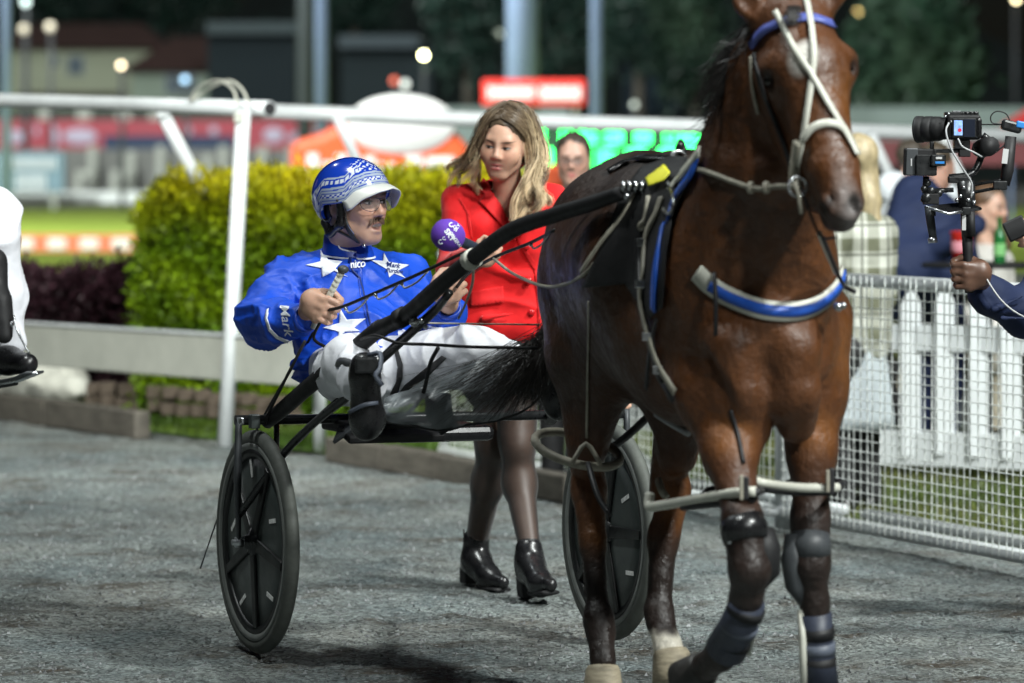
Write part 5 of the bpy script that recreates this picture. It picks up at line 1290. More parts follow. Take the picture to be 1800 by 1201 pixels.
    for a, b_, r in (((860, 470, 15.27), (930, 490, 15.27), .008), ((835, 440, 15.27), (880, 470, 15.28), .009), ((800, 420, 15.2), (815, 470, 15.12), .010), ((850, 560, 15.24), (900, 552, 15.24), .010), ((815, 395, 15.32), (830, 450, 15.3), .010)):
        j.append(cone(U(*a), U(*b_), r, r*.5, .03))
    cut = [(856, 318), (870, 345), (893, 385), (908, 412), (913, 400), (922, 365), (926, 335), (925, 318)]
    jk = cloth('blazer', j, .007, M['red_wool'], rp, .003, (1, 1, 1), 8, 2, cut, .006, 5)
    bt = bvh(jk); rw = M['red_wool']
    rd = satin('red_lapel', (.56, .006, .008), .7, 10, .2, 20, sheen=.15, spec=.25)
    Z = lambda nm, pts, l=.006: patch(nm, [pts], bt, rd, jk, l, 6)
    Z('lapel', [(852, 316), (838, 338), (853, 344), (843, 358), (870, 388), (905, 424), (910, 412), (893, 384), (872, 346)], .012)
    Z('lapel', [(930, 318), (950, 335), (938, 345), (945, 358), (928, 392), (911, 424), (908, 412), (916, 388), (926, 346)], .012)
    Z('front_edge', [(908, 420), (913, 418), (945, 470), (950, 520), (952, 590), (947, 590), (944, 522), (938, 474)], .005)
    Z('pocket_flap', [(829, 513), (884, 503), (886, 530), (829, 539)], .007)
    Z('sleeve_seam', [(806, 350), (809, 350), (826, 376), (832, 420), (828, 420), (822, 378)], .004)
    for x, y in ((925, 433), (930, 492), (934, 550)):
        h = drape(bt, x, y, .006)
        if h: MB().lathe(np.array(h), [(0, .006), (.006, .006), (.011, .004), (.0125, 0), (.011, -.004), (0, -.004)], np.stack([np.array((1., 0, 0)), np.array((0, 0, 1.)), np.array((0, -1., 0))], 1), 20).build('button', mat('red_button', (.45, .006, .01), .3, var=.2, vs_=200), jk, True)
    # boots: black ankle boots with block heels
    lt = M['black_leather']
    def boot(ank, top, heel, ball, toe, hl_, tab):
        A, T, H, B, O = (U(*q) for q in (ank, top, heel, ball, toe))
        lat = np.array((-(O-H)[1], (O-H)[0], 0)); lat = lat/np.linalg.norm(lat)
        q = [cone(T, A, .050, .047, .03), cone(A, H+np.array((0, 0, .035)), .047, .036, .03), cone(A*.6+B*.4+np.array((0, 0, .012)), B, .040, .034, .04), cone(A, B+np.array((0, 0, .015)), .044, .034, .03), cone(B, O, .033, .025, .04), cone(H+np.array((0, 0, .03)), B, .034, .034, .03)]
        V, Q = surface(q, .006); V = relax(V, Q, 4); N = normals(V, Q); V = V+N*(.0006*vnoise(V, 16, 2))[:, None]
        bo = mkmesh('boot', V, Q, lt, rp)
        up = np.array((0, 0, 1.)); d = unit((O-H)*(1, 1, 0)); dr = unit(O-H)
        e = hl_; hb = H
        MB().prism([hb+d*.026-lat*.034+up*.02, hb+d*.026+lat*.034+up*.02, hb-d*.036+lat*.034+up*.02, hb-d*.036-lat*.034+up*.02], e).build('heel', M['black_matt'], bo, bevel=.006)
        s = [B+(H-B)*.25+np.array((0, 0, -.030)), B+np.array((0, 0, -.032)), O+np.array((0, 0, -.027))+(O-B)*.05]
        MB().tube(s, [.038, .042, .034], 14, False, 4, .3).build('sole', M['black_matt'], bo, True)
        MB().tube([U(*tab[0]), U(*tab[1])], .010, 8, False, 0, .35).build('pull_tab', lt, bo, True)
    boot((836, 985, 15.62), (837, 950, 15.62), (828, 1006, 15.72), (860, 1018, 15.52), (884, 1024, 15.44), np.array((0, 0, -.062)), ((817, 958, 15.66), (815, 930, 15.66)))
    boot((931, 990, 15.12), (930, 966, 15.12), (927, 1024, 15.14), (950, 1028, 14.98), (968, 1028, 14.9), np.array((.006, .004, -.075)), ((915, 980, 15.16), (913, 968, 15.16)))
    # hair
    m, nt, b = newmat('blonde_hair'); c = attr(nt, 'Col').outputs['Color']; b.inputs['Roughness'].default_value = .38; b.inputs['Specular IOR Level'].default_value = .4; lk(nt, c, b.inputs['Base Color'])
    hp = []; cl = []
    Lw = lambda x, y, z: np.array(WC)+WR_@np.array((x, y, z))
    Rg = [[(894, 187, 15.24), (920, 200, 15.24), (934, 240, 15.27), (938, 285, 15.27), (933, 322, 15.2), (944, 350, 15.15), (926, 384, 15.16)],
          [(892, 188, 15.22), (914, 203, 15.22), (929, 240, 15.25), (932, 290, 15.25), (924, 330, 15.18), (915, 360, 15.16), (930, 352, 15.13)],
          [(893, 187, 15.28), (930, 205, 15.3), (944, 250, 15.3), (948, 300, 15.28), (940, 335, 15.24), (952, 348, 15.2), (960, 365, 15.18)],
          [(893, 188, 15.22), (912, 206, 15.21), (927, 245, 15.24), (928, 300, 15.24), (914, 350, 15.18), (905, 378, 15.16), (898, 392, 15.17)],
          [(895, 187, 15.3), (925, 210, 15.34), (938, 260, 15.35), (938, 310, 15.33), (928, 350, 15.28), (920, 375, 15.22), (922, 392, 15.2)]]
    Lg = [[(889, 188, 15.23), (862, 206, 15.2), (845, 240, 15.22), (838, 270, 15.24), (825, 292, 15.26), (806, 303, 15.28), (803, 318, 15.28)],
          [(889, 187, 15.25), (856, 210, 15.26), (838, 248, 15.28), (826, 276, 15.3), (808, 284, 15.32), (797, 292, 15.33), (796, 304, 15.33)],
          [(890, 188, 15.22), (866, 206, 15.2), (850, 232, 15.22), (842, 262, 15.24), (838, 290, 15.24), (826, 305, 15.26), (815, 325, 15.27)],
          [(890, 187, 15.3), (860, 212, 15.34), (842, 255, 15.36), (836, 290, 15.36), (832, 312, 15.34), (840, 326, 15.3), (838, 338, 15.28)]]
    for gs, side in ((Rg, 1), (Lg, -1)):
        for g in gs:
            gp = [U(q[0]+(7 if side > 0 else -2)*min(1, i/2), q[1]-4*(i < 2), q[2]) for i, q in enumerate(g)]; sp = smooth_path(gp, 5); m2 = len(sp)
            for lock in range(6 if side > 0 else 4):
                lo = rng.normal(size=3)*.009; ph = rng.uniform(0, 6.28); tone = rng.uniform(.7, 1.3); amp = rng.uniform(.006, .013); fr = rng.uniform(13, 18); ln = rng.uniform(.8, 1.05)
                k = rng.random(); base = np.array((.30, .21, .125)) if k < .3 else np.array((.62, .48, .30)) if k < .85 else np.array((.12, .08, .05))
                for i in range(40 if side > 0 else 26):
                    o = rng.normal(size=3)*.0058; l2 = ln*rng.uniform(.9, 1.04); pts = []
                    for j in range(m2):
                        t = j/(m2-1)*l2; x = t*(m2-1); i0 = min(m2-2, int(x)); q = sp[i0]+(sp[i0+1]-sp[i0])*(x-i0)
                        wv_ = amp*smask(np.float64(t), .15, .5)
                        pts.append(q+lo*(.3+.9*t)+o*(1.25-abs(t-.55))+np.array((wv_*math.sin(t*fr+ph), wv_*.8*math.cos(t*fr+ph), 0)))
                    hp.append(pts); T = np.linspace(0, 1, m2)[:, None]; c0_ = np.array((.13, .092, .06)); f_ = smask(T, .05, .42)
                    cl.append(np.repeat(c0_*(1-f_)+base*tone*rng.uniform(.85, 1.15)*(.75+.6*T)*f_, 3, 0))
    n0 = len(hp); m2 = len(hp[0])
    for side in (-1, 1):
        for i in range(430):
            a = math.radians(rng.uniform(36, 150)); u0 = unit((.06+.03*side, math.cos(a), math.sin(a))); b_ = a if a < 1.57 else a
            e_ = unit((side*1.0, .30*math.cos(a)-.10-.15*rng.random(), -.10-.35*rng.random())); tone = rng.uniform(.75, 1.25); lf = rng.uniform(.0, .006)
            om = math.acos(float(np.clip(u0@e_, -1, 1))); pts = []
            for j in range(m2):
                t = j/(m2-1); u = (math.sin((1-t)*om)*u0+math.sin(t*om)*e_)/math.sin(om)
                pts.append(Lw(*(np.array((0, -.014, .048))+u*(np.array((.081, .0995, .091))+lf+.006*math.sin(t*3.1)))))
            hp.append(pts); T = np.linspace(0, 1, m2)[:, None]; f_ = smask(T, .1, .9); k = rng.random()
            base = np.array((.34, .25, .15)) if k < .6 else np.array((.16, .11, .07))
            cl.append(np.repeat((np.array((.11, .078, .05))*(1-f_)+base*f_)*tone, 3, 0))
    V, Q = strands(hp, .0014, .0005); hair = mkmesh('hair', V, Q, m, rp, True, np.concatenate(cl))
    e = [egg(Lw(0, -.014, .048), (.080, .0985, .090), WR_, .03), egg(Lw(0, -.055, -.02), (.08, .065, .1), WR_, .03), ('e', Lw(0, .085, -.040), np.array((.074, .10, .118)), WR_, .012, -1)]
    V, Q = surface(e, .007); N = normals(V, Q); V = V+N*(.003*ridge(V*np.array((3, 3, .4)), 14, 2))[:, None]
    mkmesh('hair_cap', V, Q, m, hair, True, np.tile(np.array((.11, .078, .05)), (len(V), 1))*(1+.35*vnoise(V*np.array((3, 3, .5)), 22, 3))[:, None])
build_reporter()
# card
cd = tag(MB().prism([U(1087, 662, 15.28), U(1104, 649, 15.28), U(1110, 702, 15.29), U(1092, 701, 15.29)], (.002, .004, 0)).build('card', M['tan']), 'tan paper card held low in the reporter\'s left hand', 'card')
# microphone
mc = thing('microphone', 'purple foam covered hand microphone in the reporter\'s hand', 'microphone', U(830, 432, 14.78))
m0, m1 = U(786, 413, 14.66), U(893, 462, 14.86); ax_ = unit(m1-m0); Rm = np.stack([unit(np.cross(ax_, (0, 0, 1))), unit(np.cross(ax_, np.cross(ax_, (0, 0, 1)))), ax_], 1)
fo = MB().lathe(m0, [(0, -.055), (.012, -.0545), (.03, -.049), (.046, -.034), (.055, -.012), (.0565, .008), (.051, .032), (.042, .048), (.03, .056), (.018, .056)], Rm, 40).build('foam_windshield', M['purple_foam'], mc, True)
MB().lathe(m0, [(.018, .05), (.0205, .056), (.0195, .075), (.0185, .12), (.0175, .2), (.0165, .225), (.012, .232), (0, .232)], Rm, 24).build('handle', mat('mic_handle', (.035, .045, .07), .3, .3, var=.1), mc, True)
MB().lathe(m0, [(.0185, .205), (.0195, .207), (.0195, .212), (.0185, .214)], Rm, 24).build('switch_ring', M['steel'], mc, True)
fb = bvh(fo); ws = M['white_satin']; an = math.radians(55)
u_ = np.array((math.cos(an), -math.sin(an))); v_ = np.array((math.sin(an), math.cos(an)))
def micprint(t, along, down, size, bold=.02):
    c = np.array((789, 415.))+u_*along+v_*down
    print_on('print', t, c[0], c[1], size, an, fb, ws, fo, .0022, bold=bold)
micprint('SKY', 2, 0, 13, .035); micprint('RACING', 1, 8.0, 5.5); micprint('CENTRAL', 1, 13.5, 7.5)
def swirl(cx, cy, s):
    patch('logo_swirl', [[(cx+s*(r*math.cos(a)), cy+s*(r*math.sin(a))) for a, r in [(t, 1.0) for t in np.linspace(.6, 5.2, 14)]+[(t, .6) for t in np.linspace(5.2, .6, 14)]]], fb, ws, fo, .002, 3)
swirl(775, 425, 4.2); swirl(781, 419, 3.2); swirl(793, 396, 4.2); swirl(799, 400, 3.2); print_on('print', 'SKY', 803, 401, 8, math.radians(-55), fb, ws, fo, .0022, bold=.02)
# ------------------------------------------------------------------ driver waiting at the left edge
ld = thing('person', 'seated driver in white trousers and black boots, cut off by the left edge', 'person', U(-60, 620, 14.9))
def build_left():
    C = lambda a, b, ra, rb, k=.05: cone(U(*a), U(*b), ra, rb, k)
    sk = [C((-150, 300, 15.4), (-150, 180, 15.5), .13, .15), C((-210, 190, 15.5), (-90, 190, 15.5), .07, .07), C((-150, 150, 15.5), (-150, 95, 15.45), .055, .055)]
    sk += head_prims(U(-150, 60, 15.45), frame((.3, -.95, 0)), 1.05)
    sk += [C((-150, 355, 15.4), (-30, 375, 15.0), .06, .05), C((-30, 375, 15.0), (10, 420, 14.92), .045, .045), C((10, 420, 14.92), (20, 600, 14.87), .045, .04), C((-210, 190, 15.5), (-240, 320, 15.2), .05, .04), C((-240, 320, 15.2), (-140, 330, 14.9), .04, .03), C((-90, 190, 15.5), (-70, 310, 15.2), .05, .04), C((-70, 310, 15.2), (-110, 330, 14.9), .04, .03)]
    bodymesh(sk, .012, skinmat('left_driver_skin', SK, face_feats(SK)), ld, (U(-150, 60, 15.45), frame((.3, -.95, 0)), 1.05))
    cloth('jacket', [C((-150, 330, 15.4), (-150, 200, 15.5), .16, .17), C((-210, 195, 15.5), (-90, 195, 15.5), .09, .09), C((-210, 195, 15.5), (-240, 320, 15.2), .075, .06), C((-240, 320, 15.2), (-150, 330, 14.92), .06, .045), C((-90, 195, 15.5), (-70, 310, 15.2), .075, .06), C((-70, 310, 15.2), (-105, 328, 14.92), .06, .045)], .014, M['navy_cloth'], ld, .004)
    cloth('trousers', [C((-150, 365, 15.35), (-15, 375, 14.95), .12, .085), C((-15, 368, 14.95), (-6, 420, 14.9), .085, .075), C((-6, 420, 14.9), (14, 520, 14.88), .078, .066), C((14, 520, 14.88), (22, 598, 14.86), .062, .05), C((-170, 370, 15.35), (-100, 420, 14.8), .12, .09), C((-100, 420, 14.8), (-60, 600, 14.6), .08, .06)], .009, M['white_pants'], ld, .003, (1, 1, .5), 12, 2, rid=.012, rfreq=7)
    cloth('leg_guard', [C((-12, 460, 14.78), (-6, 560, 14.74), .05, .04), C((2, 530, 14.72), (8, 590, 14.7), .035, .03)], .008, M['black_matt'], ld, .002)
    V, Q = surface([C((-25, 635, 14.9), (15, 632, 14.82), .05, .045, .04), C((15, 635, 14.82), (48, 640, 14.72), .045, .038, .04), C((-10, 600, 14.9), (-15, 640, 14.9), .05, .05, .03), C((-100, 600, 14.6), (-40, 640, 14.5), .05, .05, .04)], .007); V = relax(V, Q, 1)
    mkmesh('boot', V, Q, M['black_leather'], ld)
    MB().strap([U(-20, 672, 14.84), U(30, 664, 14.74), U(62, 652, 14.68)], (0, 0, -1), .08, .008, 4).build('boot_sole', M['grey_card'], ld, True)
    tube('stirrup_wire', [U(24, 555, 14.68), U(30, 580, 14.66), U(42, 605, 14.66), U(52, 622, 14.66)], .004, M['steel'], ld, 6, 4)
    MB().ball(U(18, 570, 14.7), .014).ball(U(6, 590, 14.7), .012).build('buckle', M['steel'], ld, True)
build_left()
sl = thing('footrest', 'black sulky footrest under the boot at the left edge', 'footrest', U(0, 690, 14.8))
tube('footrest_bar', [U(-200, 720, 15.6), U(-40, 684, 14.9), U(28, 672, 14.75)], .012, M['black_metal'], sl, 10)
tube('footrest_plate', [U(-30, 680, 14.86), U(34, 668, 14.72), U(66, 656, 14.66)], .008, M['steel'], sl, 8)

# ------------------------------------------------------------------ cameraman on the right
cm = thing('person', 'camera operator in navy sleeves gripping a gimbal, mostly outside the right edge', 'person', U(1950, 1200, 13.9))
SKB = (.13, .068, .045)
def build_op():
    C = lambda a, b, ra, rb, k=.04: cone(U(*a), U(*b), ra, rb, k)
    hc, hr = U(1952, 260, 13.8), frame((-.9, -.2, 0))
    p = head_prims(hc, hr, 1.05, False, 0, U(1960, 360, 13.85))
    p += [C((1890, 420, 13.8), (2030, 420, 13.9), .05, .05), C((1960, 420, 13.85), (1960, 700, 13.85), .13, .12)]
    p += [C((1880, 430, 13.8), (1800, 555, 13.65), .05, .042), C((1800, 548, 13.65), (1722, 505, 13.58), .042, .03), C((2035, 430, 13.9), (1990, 540, 13.4), .05, .04)]
    p += fist_prims(U(1701, 482, 13.50), (-.10, -.1, 1), (.25, -.95, 0), (-.95, -.25, 0), 1.14, U(1722, 506, 13.57))
    p += [C((1925, 720, 13.85), (1930, 1000, 13.85), .09, .06), C((1930, 1000, 13.85), (1930, 1110, 13.9), .055, .045), C((1995, 720, 13.85), (2000, 1000, 13.85), .09, .06), C((2000, 1000, 13.85), (2000, 1110, 13.9), .055, .045)]
    bodymesh(p, .0062, skinmat('operator_skin', SKB, face_feats(SKB), .4), cm, (hc, hr, 1.05))
    q = [C((1885, 425, 13.8), (2035, 425, 13.9), .085, .085), C((1960, 440, 13.85), (1960, 720, 13.85), .17, .16), C((1875, 435, 13.78), (1808, 555, 13.66), .08, .073), C((1808, 552, 13.66), (1742, 522, 13.59), .073, .058), C((1742, 522, 13.59), (1730, 512, 13.58), .055, .046), C((2035, 435, 13.9), (1990, 545, 13.5), .08, .06), C((1990, 545, 13.5), (1880, 470, 13.2), .06, .05)]
    for a, b in (((1745, 545, 13.50), (1800, 520, 13.54)), ((1760, 560, 13.52), (1815, 560, 13.55)), ((1720, 505, 13.53), (1735, 540, 13.53))): q.append(cone(U(*a), U(*b), .009, .005, .02))
    cloth('jacket', q, .0075, M['navy_cloth'], cm, .003, (1, 1, 1), 11, 1, rid=.004, rfreq=9)
    cloth('trousers', [C((1925, 720, 13.85), (1930, 1100, 13.87), .11, .07), C((1995, 720, 13.85), (2000, 1100, 13.87), .11, .07)], .014, M['black_skirt'], cm, .004)
    for x in (1925, 2000): tube('shoe', [U(x, 1120, 13.9), U(x-50, 1135, 13.75)], [.05, .035], M['black_leather'], cm, 12)
build_op()
tube('camera_cord', [U(1726, 473, 13.47), U(1740, 500, 13.46), U(1762, 530, 13.46), U(1790, 552, 13.48), U(1830, 570, 13.5)], .0028, M['label_white'], cm, 6, 5)
ph = thing('person', 'pale hand coming in at the right edge with a dark phone', 'person', U(1830, 400, 14.3))
def build_ph():
    p = [cone(U(1900, 420, 14.35), U(1815, 415, 14.3), .04, .035, .02), cone(U(1960, 700, 14.6), U(1960, 450, 14.6), .15, .16, .05), cone(U(1960, 440, 14.6), U(1900, 420, 14.35), .05, .04, .03)]
    for i, (x, y) in enumerate(((1772, 400), (1776, 412), (1782, 424), (1790, 434))): p += [cone(U(1812, y-4, 14.28), U((x+1812)/2, y-3, 14.24), .0105, .0105, .005), cone(U((x+1812)/2, y-3, 14.24), U(x+2, y-3, 14.25), .0105, .009, .005)]
    p.append(cone(U(1815, 398, 14.28), U(1794, 386, 14.24), .012, .010, .006))
    hc, hr = U(1965, 290, 14.6), frame((-.8, -.5, 0)); p += head_prims(hc, hr, 1.0, False, 0, U(1962, 400, 14.6))
    p += [cone(U(1930, 700, 14.6), U(1930, 1080, 14.6), .09, .05), cone(U(1990, 700, 14.6), U(1990, 1080, 14.6), .09, .05)]
    bodymesh(p, .008, skinmat('phone_skin', (.44, .25, .18), face_feats(SK)), ph, (hc, hr, 1.0))
    cloth('clothes', [cone(U(1960, 720, 14.6), U(1960, 450, 14.6), .18, .18, .05), cone(U(1960, 440, 14.6), U(1895, 422, 14.38), .08, .06, .03), cone(U(1930, 700, 14.6), U(1930, 1080, 14.6), .11, .07), cone(U(1990, 700, 14.6), U(1990, 1080, 14.6), .11, .07)], .014, M['black_skirt'], ph, .003)
build_ph()
tag(MB().box(U(1786, 402, 14.22), (.075, .012, .07), np.array(((.9, 0, -.43), (0, 1, 0), (.43, 0, .9)))).build('phone', M['black_matt'], None, bevel=.008), 'dark phone held up by a pale hand at the right edge', 'phone')

# gimbal and camera: black rig, in the operator's fist
gb = thing('gimbal', 'black handheld camera gimbal with bent arms held by the operator', 'gimbal', U(1700, 450, 13.5))
D0 = 13.5
def gt(nm, pts, r, m='black_metal', sm=0, n=10): return tube(nm, [U(x, y, D0+(d if d else 0)) for x, y, d in pts], r, M[m], gb, n, sm)
def gbx(nm, x0, y0, x1, y1, dep, m='black_metal', d=0, bev=.004, parent=None, rot=0):
    c = U((x0+x1)/2, (y0+y1)/2, D0+d); s = D0/F; R = np.array(((math.cos(rot), 0, math.sin(rot)), (0, 1, 0), (-math.sin(rot), 0, math.cos(rot))))
    return MB().box(c, ((x1-x0)*s, dep, (y1-y0)*s), R).build(nm, M[m], parent or gb, bevel=bev)
gt('handle', [(1700, 410, 0), (1701, 440, 0), (1703, 500, 0), (1704, 515, 0)], [.018, .017, .016, .015], 'black_matt')
gt('grip_upper', [(1699, 372, 0), (1701, 416, 0)], .020, 'black_metal')
gt('side_battery', [(1706, 372, -.02), (1708, 416, -.02)], .0135, 'black_matt')
gbx('label', 1691, 378, 1698, 405, .002, 'label_white', -.0225, .0004)
gt('base_motor', [(1698, 318, 0), (1700, 372, 0)], [.030, .034, .026], 'black_metal')
gbx('arm_plate', 1666, 310, 1706, 322, .03, 'black_metal', 0)
gt('lower_arm', [(1668, 312, .02), (1702, 308, .02), (1716, 296, .03), (1728, 268, .04)], .011, 'black_metal', 4)
gt('motor', [(1722, 262, .06), (1736, 258, -.0), (1742, 256, -.03)], [.028, .032, .030], 'black_matt')
gt('motor', [(1716, 270, .02), (1752, 254, .02)], [.024, .027, .022], 'black_metal', 0, 14)
gt('upper_arm', [(1727, 238, .03), (1742, 250, .03), (1750, 262, .03)], .012, 'black_metal', 3)
for y in (323, 336): gt('side_link', [(1712, y+2, .0), (1756, y-6, .0), (1766, y-10, 0)], .0055)
gbx('link_joint', 1745, 318, 1770, 334, .03, 'black_metal', -.005)
gt('sling_handle', [(1766, 326, 0), (1771, 300, 0), (1777, 240, 0)], [.016, .019, .021, .018], 'black_matt', 0, 12)
gbx('label', 1762, 262, 1772, 288, .002, 'label_white', -.0235, .0004, None, .12)
gbx('sling_head', 1760, 213, 1796, 232, .035, 'black_metal', 0, .008, None, .25)
gbx('head_screen', 1786, 214, 1806, 226, .03, 'label_blue', -.006, .004, None, .2)
gt('wire_loop', [(1776, 214, 0), (1768, 200, 0), (1752, 196, 0), (1742, 204, 0), (1744, 216, 0), (1760, 219, 0), (1720, 219, .02)], .0022, 'black_matt', 6, 6)
gt('wire', [(1749, 266, 0), (1760, 260, 0), (1766, 255, 0)], .003, 'black_matt', 3, 6)
gt('tail_rod', [(1637, 365, 0), (1638, 380, 0)], .0135, 'black_metal'); gt('tail_grip', [(1632, 362, 0), (1636, 390, 0), (1640, 418, 0)], [.0135, .0145, .0125], 'grey_card')
gt('tail_cap', [(1639, 418, 0), (1640, 427, 0)], .015, 'steel')
for x, y, r in ((1630, 322, .012), (1624, 332, .010), (1636, 336, .014), (1640, 345, .010), (1628, 348, .016), (1650, 340, .012), (1622, 352, .007)): MB().lathe(U(x, y, D0), [(0, -r), (r*.9, -r), (r, -r*.6), (r, r*.6), (r*.9, r), (0, r)], np.stack([np.array((1., 0, 0)), np.array((0, 0, 1.)), np.array((0, -1., 0))], 1), 14).build('clamp_knob', M['black_metal'], gb, True)
gbx('clamp_block', 1622, 340, 1650, 360, .03, 'black_matt'); gt('cross_rod', [(1630, 336, 0), (1676, 334, 0)], .008); gt('monitor_post', [(1628, 310, 0), (1626, 340, 0)], .010, 'black_metal')
for i, (x, y) in enumerate(((1688, 345), (1702, 352), (1710, 340), (1694, 330), (1712, 356), (1682, 352))): MB().ball(U(x, y, D0-.03), .007).build('bolt', M['steel'], gb, True)
# phone plate
t_ = thing('flat_tray', 'flat black tray with a silver edge on the gimbal above the fist', 'tray', U(1680, 365, 13.45))
MB().prism([U(1626, 362, 13.42), U(1696, 355, 13.62), U(1724, 364, 13.52), U(1668, 374, 13.38)], (0, 0, -.006)).build('plate', M['black_leather'], t_, bevel=.001)
tube('silver_edge', [U(1628, 364, 13.415), U(1668, 376, 13.375), U(1724, 367, 13.515)], .005, M['steel'], t_, 6)
gbx('clamp', 1691, 364, 1706, 378, .03, 'black_metal', -.11)
# camera
ca = thing('video_camera', 'black mirrorless camera with a long lens mounted on the gimbal', 'camera', U(1680, 225, 13.5))
def cbx(nm, x0, y0, x1, y1, dep, m='black_matt', d=0, bev=.004, rot=0): return gbx(nm, x0, y0, x1, y1, dep, m, d, bev, ca, rot)
cbx('body', 1664, 202, 1722, 246, .07, 'black_matt', 0, .008); cbx('top_plate', 1660, 197, 1690, 206, .05, 'black_metal', 0, .004)
cbx('grip', 1712, 206, 1724, 244, .085, 'black_leather', -.005, .012); cbx('hot_shoe', 1674, 195, 1688, 198, .02, 'steel', 0, .001)
for x in (1692, 1700, 1708, 1716): MB().lathe(U(x, 201, 13.48), [(0, .009), (.007, .009), (.008, .004), (.008, -.01), (0, -.01)], np.eye(3), 14).build('dial', M['black_metal'], ca, True)
lx = unit(U(1606, 228, 13.55)-U(1664, 226, 13.5)); Rl = np.stack([unit(np.cross(lx, (0, 0, 1))), unit(np.cross(lx, np.cross(lx, (0, 0, 1)))), lx], 1)
MB().lathe(U(1666, 226, 13.5), [(.034, 0), (.036, .012), (.036, .02), (.039, .024), (.040, .045), (.0385, .047), (.0385, .05), (.041, .052), (.0415, .075), (.040, .077), (.040, .081), (.0425, .084), (.0435, .104), (.042, .106), (.040, .107), (.038, .095), (0, .094)], Rl, 36).build('lens', M['black_matt'], ca, True)
MB().lathe(U(1666, 226, 13.5), [(.0426, .098), (.0438, .0995), (.0426, .101)], Rl, 36).build('lens_ring', M['grey_card'], ca, True)
cbx('flip_screen', 1674, 208, 1716, 242, .008, 'black_metal', -.045, .003)
cbx('display', 1677, 212, 1692, 238, .002, 'screen', -.051, .0005)
MB().lathe(U(1687, 229, 13.448), [(0, .001), (.006, .001), (.006, 0)], np.stack([np.array((1., 0, 0)), np.array((0, 0, 1.)), np.array((0, -1., 0))], 1), 16).build('display_mark', M['screen_red'], ca)
cbx('display_cover', 1694, 210, 1714, 241, .004, 'lens_glass', -.051, .001)
cbx('base_plate', 1676, 246, 1704, 262, .05, 'black_metal', 0, .003); cbx('quick_release', 1685, 262, 1705, 276, .04, 'black_matt', 0, .003); cbx('lens_foot', 1634, 249, 1642, 262, .02, 'black_metal', 0, .003); cbx('rail', 1636, 262, 1690, 269, .02, 'black_metal', 0, .002)
for x, y in ((1662, 205), (1668, 200), (1716, 232), (1718, 240), (1672, 214)): MB().ball(U(x, y, 13.46), .0045).build('screw', M['steel'], ca, True)
tube('cable', [U(1668, 216, 13.46), U(1663, 232, 13.44), U(1672, 262, 13.43), U(1692, 296, 13.43), U(1708, 322, 13.44), U(1707, 348, 13.45)], .0032, M['cable'], ca, 8, 6)
tube('cable', [U(1684, 244, 13.44), U(1692, 258, 13.43), U(1712, 268, 13.43), U(1726, 276, 13.45)], .003, M['cable'], ca, 8, 6)
mo = thing('monitor', 'small black field monitor with a battery clipped below the camera lens', 'monitor', U(1617, 286, 13.5))
def mbx(nm, x0, y0, x1, y1, dep, m='black_matt', d=0, bev=.003, rot=0): return gbx(nm, x0, y0, x1, y1, dep, m, d, bev, mo, rot)
mbx('housing', 1588, 261, 1645, 309, .03, 'black_matt', 0, .006, .03); mbx('side_face', 1593, 262, 1613, 308, .004, 'grey_card', -.017, .002, .03)
mbx('battery_plate', 1610, 272, 1646, 309, .03, 'black_metal', -.02, .003); mbx('battery', 1636, 272, 1662, 292, .04, 'black_metal', -.03, .004); mbx('battery_label', 1644, 284, 1660, 288, .002, 'label_blue', -.051, .0004); mbx('battery_print', 1645, 276, 1656, 280, .002, 'label_white', -.051, .0004)
mbx('print', 1601, 279, 1603, 292, .001, 'label_white', -.0195, .0002); mbx('edge_line', 1594, 261, 1612, 262.5, .03, 'steel', 0, .0005)

